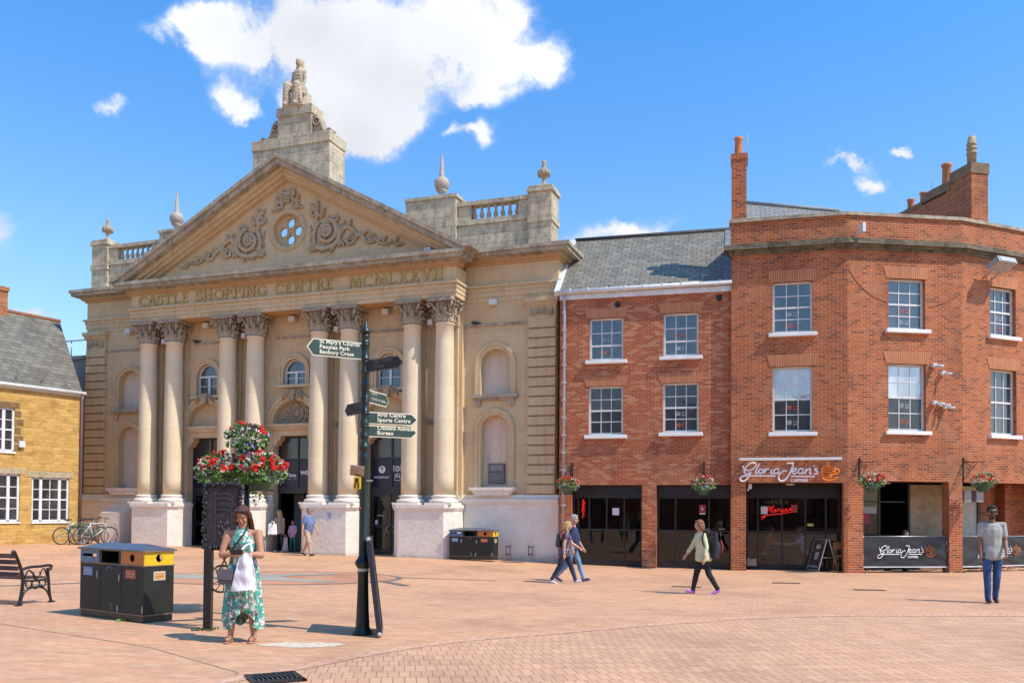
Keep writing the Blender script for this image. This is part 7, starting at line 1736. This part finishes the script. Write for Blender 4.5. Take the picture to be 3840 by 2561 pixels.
# couple walking to the right
CP1 = Pose(1.46, True, ((-20, 10), (22, 4)), ((-12, 8, 12), (26, 4, 34)), lean=5, width=1.16)
p = (1.22, 19.85, gz(1.2, 19.85)); w2 = person('blonde woman in a dark floral top and dark jeans walking right with a small backpack', p, R(84), CP1, 'fair', 'wavy', (.55, .36, .14), cloth('dark_floral_top', (.02, .022, .05), .2, 9, 'spots', (.35, .26, .34), None), cloth('dark_jeans', (.018, .030, .065), .3, 6, 'denim'), plain('white_trainer', (.55, .55, .58), .6, .25, 20), turn=-8, long_hair=.04, sleeve=.35, vox=.013, topflare=.12)
bp = thing('backpack', 'small black leather backpack on the back of the blonde woman', 'bag', (p[0] - .16, p[1] - .02, .78), R(84))
mb = MB(); bagmesh(mb, .24, .26, .09); remeshed('bag_body', mb, plain('black_leather', (.018, .017, .018), .35, .3, 12, bump=.2), bp, .012, 1)
mb = MB()
for s in (-1, 1): mb.tube(spline([(s * .08, -.03, .28), (s * .10, -.12, .36), (s * .11, -.2, .34), (s * .12, -.27, .2), (s * .12, -.2, .04)], 4), .008, 6)
mb.build('strap', M['black'], bp)
CP2 = Pose(1.62, False, ((-16, 24), (20, 3)), ((-6, 8, 14), (14, 6, 18)), lean=2, width=1.06)
person('grey haired man in a navy shirt and pale blue jeans walking beside the blonde woman', (1.44, 20.5, gz(1.4, 20.5)), R(78), CP2, 'fair', 'short', (.42, .40, .38), cloth('navy_shirt', (.022, .035, .10), .25, 8), cloth('pale_jeans', (.13, .23, .36), .25, 6, 'denim'), plain('navy_trainer', (.04, .045, .10), .6, .5, 30), turn=-35, sleeve=1.0, belly=.03)

# girl walking to the left
GP = Pose(1.50, True, ((17, 4), (-14, 16)), ((24, 10, 10), (-10, 10, 22)), lean=7, width=1.12)
p = (3.80, 17.30, gz(3.8, 17.3))
person('girl with brown hair in a loose pale yellow shirt and black leggings walking left', p, R(-82), GP, 'fair', 'wavy', (.20, .085, .035), cloth('pale_yellow_shirt', (.60, .60, .36), .12, 6, fold=.9), cloth('black_leggings', (.018, .018, .02), .3, 8), plain('purple_trainer', (.40, .12, .55), .6, .35, 20), turn=-4, nod=6, long_hair=-.02, sleeve=1.7, vox=.013, topflare=.22)
bp = thing('backpack', 'large black backpack with red strap on the walking girl', 'bag', (p[0] + .20, p[1] - .06, .70), R(-82)); bp.scale = (1.0, .95, 1.02)
mb = MB(); bagmesh(mb, .26, .42, .13); mb.ball((0, .08, .16), (.10, .06, .13), 2); remeshed('bag_body', mb, plain('black_nylon', (.02, .018, .026), .6, .5, 9, bump=.3), bp, .013, 1)
mb = MB(); mb.T = Matrix.Identity(4)
for s in (-1, 1): mb.tube(spline([(s * .07, -.05, .42), (s * .11, -.16, .53), (s * .12, -.27, .46), (s * .12, -.30, .3), (s * .12, -.2, .10)], 4), .015, 6)
mb.build('strap', M['black'], bp)
mb = MB(); mb.tube(spline([(.04, .14, .30), (.05, .17, .18), (.02, .15, .06)], 3), .016, 6); mb.build('red_strap', plain('red_webbing', (.5, .03, .05), .6, .2, 9), bp)

# man in the grey shirt walking towards the viewer
MP = Pose(1.75, False, ((8, 4), (-6, 8)), ((4, 4, 8), (6, 5, 34, 8)), lean=1, width=1.05)
person('man in a pale grey t-shirt, blue jeans and sunglasses walking towards the viewer', (8.62, 15.65, gz(8.6, 15.65)), R(-14), MP, 'brown', 'short', (.008, .007, .007), cloth('pale_grey_tshirt', (.36, .355, .33), .08, 5, fold=.8), cloth('blue_jeans', (.025, .075, .19), .3, 5, 'denim'), plain('dark_shoe', (.03, .022, .02), .5, .3, 12), beard=True, glasses='on', sleeve=.62, vox=.012)
# family by the middle door
FM = Pose(1.64, False, ((16, 4), (-14, 16)), ((-12, 10, 12), (12, 8, 16)), lean=3, width=1.14)
person('man in a blue polo shirt and beige shorts walking out by the middle door', (-6.80, 29.15, 0), R(62), FM, 'fair', 'short', (.20, .18, .17), cloth('blue_polo', (.13, .19, .34), .15, 6), cloth('beige_shorts', (.50, .33, .23), .12, 6), plain('black_trainer', (.03, .025, .035), .6, .3, 20), turn=8, glasses='on', sleeve=.7, shorts=True, belly=.035)
FW = Pose(1.50, True, ((10, 4), (-6, 8)), ((30, 8, 80, 20), (4, 8, 10)), width=1.02)
person('long haired blonde woman in a patterned coat and dark trousers by the middle door', (-8.26, 31.0, .02), R(-10), FW, 'fair', 'long', (.42, .26, .12), cloth('patterned_coat', (.32, .24, .17), .3, 9, 'spots', (.36, .28, .21), None), cloth('charcoal_trousers', (.03, .03, .034), .3, 6), plain('white_boot', (.55, .55, .55), .6, .2, 20), turn=-28, long_hair=.16, sleeve=1.6, topflare=.25)
KP = Pose(1.14, True, ((4, 3), (-2, 4)), ((8, 12, 30, 20), (8, 12, 30, 20)), width=1.0)
person('child in a lilac top and green leggings by the middle door', (-7.86, 31.3, .02), R(-6), KP, 'fair', 'short', (.07, .05, .04), cloth('lilac_top', (.60, .40, .58), .12, 6), cloth('sea_green_leggings', (.05, .22, .19), .15, 6), plain('dark_child_shoe', (.03, .03, .04), .6, .2, 9), sleeve=1.7, topflare=.12)
def soft_bag(label, loc, w, h, mat, rz=0):
    o = thing('carrier_bag', label, 'bag', loc, rz); mb = MB(); bagmesh(mb, w, h, .06); remeshed('bag_body', mb, mat, o, .012, 1, disp=lambda c: .008 * noise.noise(c * 20))
    mb = MB(); mb.tube(spline([(-w * .25, 0, h * 1.1), (0, 0, h * 1.4), (w * .25, 0, h * 1.1)], 4), .01, 6); mb.build('handle', mat, o)
soft_bag('white carrier bag held by the blonde woman in the patterned coat', (-8.46, 30.82, .68), .26, .32, M['white'])
soft_bag('pale patterned carrier bag hanging between the blonde woman and the child', (-8.06, 31.05, .10), .16, .40, cloth('pale_patterned_bag', (.55, .48, .48), .1, 9, 'spots', (.5, .15, .15), None))

# people inside the coffee shop
def seated(label, loc, rz, skin, hair, hc, top, H=1.66, arms=((45, 8, 40), (45, 8, 40)), turn=0, nod=5, bottom=None, **kw):
    P = Pose(H, False, ((82, 84), (82, 84)), arms, lean=8, seated=True); dz = .46 + .06
    for l in P.leg:
        for i in range(3): l[i] += V3(0, 0, dz)
    for a in P.arm:
        for i in range(3): a[i] += V3(0, 0, dz)
    for n_ in ('pel', 'waist', 'chest', 'neck', 'head'): setattr(P, n_, getattr(P, n_) + V3(0, 0, dz))
    return person(label, loc, rz, P, skin, hair, hc, top, bottom or cloth('dim_trousers', (.05, .05, .06), .2, 6), M['black'], turn=turn, nod=nod, sleeve=.7, vox=.016, **kw)
def chair(label, loc, rz):
    o = thing('cafe_chair', label, 'chair', loc, rz, 'chairs of the coffee shop'); wd_ = plain('cafe_chair_wood', (.30, .14, .05), .5, .25, 9)
    mb = MB(); mb.bevbox(-.21, .21, -.2, .2, .43, .47, .01); mb.build('seat', wd_, o)
    mb = MB(); mb.bevbox(-.20, .20, .18, .21, .66, .88, .01); mb.build('backrest', wd_, o)
    for x in (-.18, .18):
        for y in (-.17, .19):
            mb = MB(); mb.tube([(x, y, .43), (x * 1.08, y * 1.1, 0)], .015, 6) if y < 0 else mb.tube([(x, y, .88), (x, y, .43), (x * 1.08, y * 1.15, 0)], .015, 6); mb.build('leg', wd_, o)
def onto(i, t, y, z=0):
    v = BT @ F[i][0] @ Vector((t, y, z)); return (v.x, v.y, v.z)
ta = thing('cafe_table', 'small pedestal table between the two seated people inside the coffee shop', 'table', onto(0, 1.42, 1.45))
mb = MB(); mb.lathe([(.34, .72), (.35, .74), (.34, .76)], n=24); mb.build('table_top', plain('pale_table_top', (.45, .34, .24), .4, .15, 6), ta)
mb = MB(); mb.lathe([(.2, .0), (.2, .02), (.03, .04), (.03, .72)], n=16); mb.build('pedestal', M['black'], ta)
seated('person in an orange brown top seated left of the cafe table behind the glass', onto(0, .98, 1.50), R(62), 'fair', 'long', (.10, .05, .03), cloth('rust_top', (.36, .12, .04), .2, 6), turn=10)
seated('person in a pale blue shirt seated right of the cafe table behind the glass', onto(0, 1.98, 1.45), R(-100), 'fair', 'short', (.16, .13, .11), cloth('pale_blue_shirt', (.40, .46, .58), .1, 6))
chair('wooden chair under the person in the orange brown top', onto(0, .93, 1.52), R(62))
chair('wooden chair under the person in the pale blue shirt', onto(0, 2.03, 1.45), R(-100))
seated('person with dark hair sitting low behind the left end of the black banner', onto(1, .62, .55), R(-30), 'tan', 'short', (.03, .02, .02), cloth('charcoal_top', (.04, .04, .045), .2, 6), H=1.5)
seated('person in a pale grey shirt seated farther back behind the left end of the banner', onto(1, .80, 1.5), R(160), 'fair', 'short', (.08, .06, .05), cloth('dim_grey_shirt', (.22, .23, .25), .1, 6))
seated('person in a blue top leaning on one hand behind the middle of the banner', onto(1, 1.92, .62), R(40), 'fair', 'short', (.03, .025, .025), cloth('steel_blue_top', (.20, .25, .32), .1, 6), H=1.48, arms=((60, 10, 95, 30), (40, 8, 40)))
chair('wooden chair at the left end of the banner, under the person with dark hair', onto(1, .66, .58), R(-30))
chair('wooden chair under the person in the pale grey shirt', onto(1, .78, 1.5), R(160))
chair('wooden chair behind the middle of the banner', onto(1, 1.96, .60), R(40))
chair('empty wooden chair beside the A-board at the coffee shop entrance', onto(0, 2.72, .48), R(190))
# perched birds on the string course
for x, y in ((6.95, -.10), (-4.30, -.30)):
    mb = MB(); mb.ball((0, 0, .06), (.12, .05, .055), 2); mb.ball((-.11, 0, .10), (.035, .03, .035), 2); mb.tube([(.08, 0, .06), (.22, 0, .03)], [.035, .012], 6); mb.tube([(-.14, 0, .10), (-.17, 0, .095)], [.01, .003], 5)
    o = mb.build('pigeon', plain('dark_pigeon', (.05, .05, .055), .7, .3, 12)); o.matrix_basis = cv @ Matrix.Translation((x, y + .05, 7.765)); tag(o, 'dark pigeon resting on the ledge just right of the rightmost column' if x > 0 else 'dark pigeon on the ledge beside the second column from the left', 'bird', 'pigeons on the stone ledge')

# the side of the square behind the viewer, seen only in the shop windows
op = thing('opposite_terrace', 'brick terrace on the far side of the square, reflected in the shop windows', 'building', (2, -15, 0), math.pi)
mb = MB(); wn = [rect(-22 + i * 4.2, -20.6 + i * 4.2, z, z + 1.8) for i in range(11) for z in (1.0, 4.6)]
mb.holed(rect(-25, 25, -.1, 7.6), wn, 0, .3, back=False); mb.build('brick_wall', M['brick_dark'], op)
mb = MB(); mb.box(-25, 25, .14, .16, .5, 7); mb.build('pane', M['pane_dark'], op)
mb = MB(); mb.prism([(-.3, 7.6), (7, 7.6), (3.4, 10.4)], -25, 25, 'x'); mb.build('slate_roof', M['slate'], op)

# ------------------------------------------------------------------ sky, sun, camera
w = bpy.data.worlds.new('World'); sc.world = w; w.use_nodes = True; nt = w.node_tree; nt.nodes.clear()
N = lambda t: nt.nodes.new(t); LK = nt.links.new
def mth(op, a, b=0, clamp=False):
    q = N('ShaderNodeMath'); q.operation = op; q.use_clamp = clamp
    for x, i in ((a, 0), (b, 1)):
        if isinstance(x, (int, float)): q.inputs[i].default_value = x
        else: LK(x, q.inputs[i])
    return q.outputs[0]
SUN_EL, SUN_AZ = 52, 120      # azimuth clockwise from +y: front right of the square
out = N('ShaderNodeOutputWorld'); bg = N('ShaderNodeBackground'); bg.inputs['Strength'].default_value = .13; LK(bg.outputs[0], out.inputs[0])
sk = N('ShaderNodeTexSky'); sk.sky_type = 'NISHITA'; sk.sun_disc = False; sk.sun_elevation = R(SUN_EL); sk.sun_rotation = R(SUN_AZ); sk.air_density = 1.0; sk.dust_density = .6; sk.ozone_density = 3.0
tc = N('ShaderNodeTexCoord')
nz_ = N('ShaderNodeTexNoise'); nz_.inputs['Scale'].default_value = 7; nz_.inputs['Detail'].default_value = 9; nz_.inputs['Roughness'].default_value = .62; LK(tc.outputs['Generated'], nz_.inputs['Vector'])
sub = N('ShaderNodeVectorMath'); sub.operation = 'SUBTRACT'; LK(nz_.outputs['Color'], sub.inputs[0]); sub.inputs[1].default_value = (.5, .5, .5)
wp = N('ShaderNodeVectorMath'); wp.operation = 'MULTIPLY_ADD'; LK(sub.outputs[0], wp.inputs[0]); wp.inputs[1].default_value = (.12, .12, .12); LK(tc.outputs['Generated'], wp.inputs[2])
# puffs: direction, half widths (sideways, up), density
PUFFS = [((-0.312, 0.831, 0.460), 0.029, 0.013, 0.90), ((-0.282, 0.842, 0.459), 0.032, 0.018, 1.00), ((-0.252, 0.854, 0.455), 0.034, 0.024, 1.00), ((-0.209, 0.857, 0.470), 0.043, 0.032, 1.00), ((-0.168, 0.871, 0.461), 0.048, 0.039, 1.00), ((-0.124, 0.866, 0.485), 0.052, 0.043, 1.00), ((-0.081, 0.879, 0.470), 0.053, 0.040, 1.00), ((-0.037, 0.874, 0.485), 0.044, 0.039, 1.00), ((-0.015, 0.889, 0.458), 0.036, 0.027, 1.00), ((0.021, 0.891, 0.454), 0.027, 0.020, 1.00), ((0.046, 0.890, 0.454), 0.016, 0.022, 1.00), ((-0.001, 0.863, 0.506), 0.026, 0.017, 0.90), ((-0.196, 0.880, 0.433), 0.026, 0.026, 0.90), ((-0.158, 0.892, 0.424), 0.038, 0.027, 1.00), ((-0.128, 0.898, 0.420), 0.025, 0.018, 1.00), ((-0.164, 0.901, 0.401), 0.027, 0.013, 1.00), ((-0.024, 0.904, 0.426), 0.036, 0.011, 0.70), ((-0.286, 0.863, 0.416), 0.018, 0.015, 1.30), ((-0.274, 0.872, 0.405), 0.013, 0.010, 1.00), ((-0.237, 0.875, 0.421), 0.008, 0.009, 0.80), ((-0.014, 0.923, 0.384), 0.016, 0.015, 0.95), ((-0.068, 0.916, 0.395), 0.012, 0.006, 0.85), ((-0.038, 0.919, 0.392), 0.018, 0.005, 0.80), ((0.114, 0.943, 0.313), 0.050, 0.013, 1.00), ((0.152, 0.941, 0.304), 0.028, 0.008, 0.60), ((0.067, 0.952, 0.297), 0.019, 0.010, 0.80), ((0.354, 0.873, 0.334), 0.016, 0.008, 1.25), ((0.333, 0.876, 0.348), 0.024, 0.004, 0.85), ((0.374, 0.852, 0.365), 0.009, 0.004, 1.10), ((-0.491, 0.831, 0.262), 0.019, 0.016, 1.30), ((-0.385, 0.836, 0.391), 0.011, 0.007, 0.85), ((-0.488, 0.851, 0.195), 0.026, 0.015, 1.30), ((-0.295, 0.829, 0.475), 0.017, 0.011, 0.50), ((.6, -.2, .35), .16, .07, 1), ((.1, -.8, .4), .2, .08, 1), ((-.5, -.6, .3), .2, .07, 1)]
tot = None
for d, rx, rz_, den in PUFFS:
    d = Vector(d).normalized(); right = Vector((d.y, -d.x, 0)).normalized(); up = right.cross(d)
    if up.z < 0: up = -up
    def dot(v):
        q = N('ShaderNodeVectorMath'); q.operation = 'DOT_PRODUCT'; LK(wp.outputs[0], q.inputs[0]); q.inputs[1].default_value = v; return q.outputs['Value']
    a = mth('DIVIDE', mth('SUBTRACT', dot(right), right.dot(d)), rx); b = mth('DIVIDE', mth('SUBTRACT', dot(up), up.dot(d)), rz_)
    r2 = mth('ADD', mth('MULTIPLY', a, a), mth('MULTIPLY', b, b)); front = mth('GREATER_THAN', dot(d), .5)
    m_ = mth('MULTIPLY', mth('MULTIPLY', mth('EXPONENT', mth('MULTIPLY', r2, -.9)), den * 1.5), front)
    tot = m_ if tot is None else mth('ADD', tot, m_)
gp = N('ShaderNodeTexNoise'); gp.inputs['Scale'].default_value = 11; gp.inputs['Detail'].default_value = 8; gp.inputs['Roughness'].default_value = .62; LK(wp.outputs[0], gp.inputs['Vector'])
tot = mth('MULTIPLY', tot, mth('SUBTRACT', mth('MULTIPLY', gp.outputs['Fac'], 3.4), .78))
mr = N('ShaderNodeMapRange'); mr.interpolation_type = 'SMOOTHSTEP'; LK(tot, mr.inputs[0]); mr.inputs[1].default_value = .18; mr.inputs[2].default_value = 1.45
nf = N('ShaderNodeTexNoise'); nf.inputs['Scale'].default_value = 5; nf.inputs['Detail'].default_value = 7; LK(tc.outputs['Generated'], nf.inputs['Vector'])
cr = N('ShaderNodeMapRange'); LK(nf.outputs['Fac'], cr.inputs[0]); cr.inputs[1].default_value = .32; cr.inputs[2].default_value = .60; cr.inputs[3].default_value = 6.3; cr.inputs[4].default_value = 8.4
cc = N('ShaderNodeCombineColor'); LK(mth('MULTIPLY', cr.outputs[0], .95), cc.inputs[0]); LK(mth('MULTIPLY', cr.outputs[0], .975), cc.inputs[1]); LK(mth('MULTIPLY', cr.outputs[0], 1.04), cc.inputs[2])
tint = N('ShaderNodeMix'); tint.data_type = 'RGBA'; tint.blend_type = 'MULTIPLY'; tint.inputs[0].default_value = 1; LK(sk.outputs[0], tint.inputs[6])
sz = N('ShaderNodeSeparateXYZ'); LK(tc.outputs['Generated'], sz.inputs[0]); tr_ = N('ShaderNodeValToRGB'); LK(sz.outputs[2], tr_.inputs[0])
tr_.color_ramp.elements[0].position = .02; tr_.color_ramp.elements[0].color = (1.60, 1.50, 1.36, 1); tr_.color_ramp.elements[1].position = .50; tr_.color_ramp.elements[1].color = (.72, 1.62, 2.25, 1)
e_ = tr_.color_ramp.elements.new(.25); e_.color = (1.28, 1.66, 1.86, 1); LK(tr_.outputs[0], tint.inputs[7])
mx = N('ShaderNodeMix'); mx.data_type = 'RGBA'; LK(mr.outputs[0], mx.inputs[0]); LK(tint.outputs[2], mx.inputs[6]); LK(cc.outputs[0], mx.inputs[7]); LK(mx.outputs[2], bg.inputs[0])

sl_ = bpy.data.lights.new('sun', 'SUN'); sl_.energy = 4.9; sl_.angle = R(.5); sl_.color = (1, .93, .80)
so = bpy.data.objects.new('sun', sl_); col.objects.link(so)
sd = Vector((math.sin(R(SUN_AZ)) * math.cos(R(SUN_EL)), math.cos(R(SUN_AZ)) * math.cos(R(SUN_EL)), math.sin(R(SUN_EL))))
so.rotation_euler = sd.to_track_quat('Z', 'Y').to_euler(); so.location = (20, -10, 30)

ca = bpy.data.cameras.new('camera'); ca.sensor_width = 36; ca.lens = 36 * 2000 / 2351; ca.shift_y = (1169 - 784) / 2351 - math.tan(R(1.2)) * 2000 / 2351; ca.clip_end = 3000; ca.clip_start = .05
co = bpy.data.objects.new('camera', ca); col.objects.link(co)
co.matrix_basis = Matrix.Translation((0, 0, 1.6)) @ Matrix.Rotation(R(90 + 1.2), 4, 'X') @ Matrix.Rotation(.007, 4, 'Z')
sc.camera = co
sc.view_settings.view_transform = 'Standard'; sc.view_settings.look = 'None'; sc.view_settings.exposure = 0; sc.view_settings.gamma = 1
sc.render.engine = 'CYCLES'; sc.cycles.use_denoising = True; sc.cycles.max_bounces = 5; sc.cycles.diffuse_bounces = 3
bpy.data.scenes.remove(AUX)
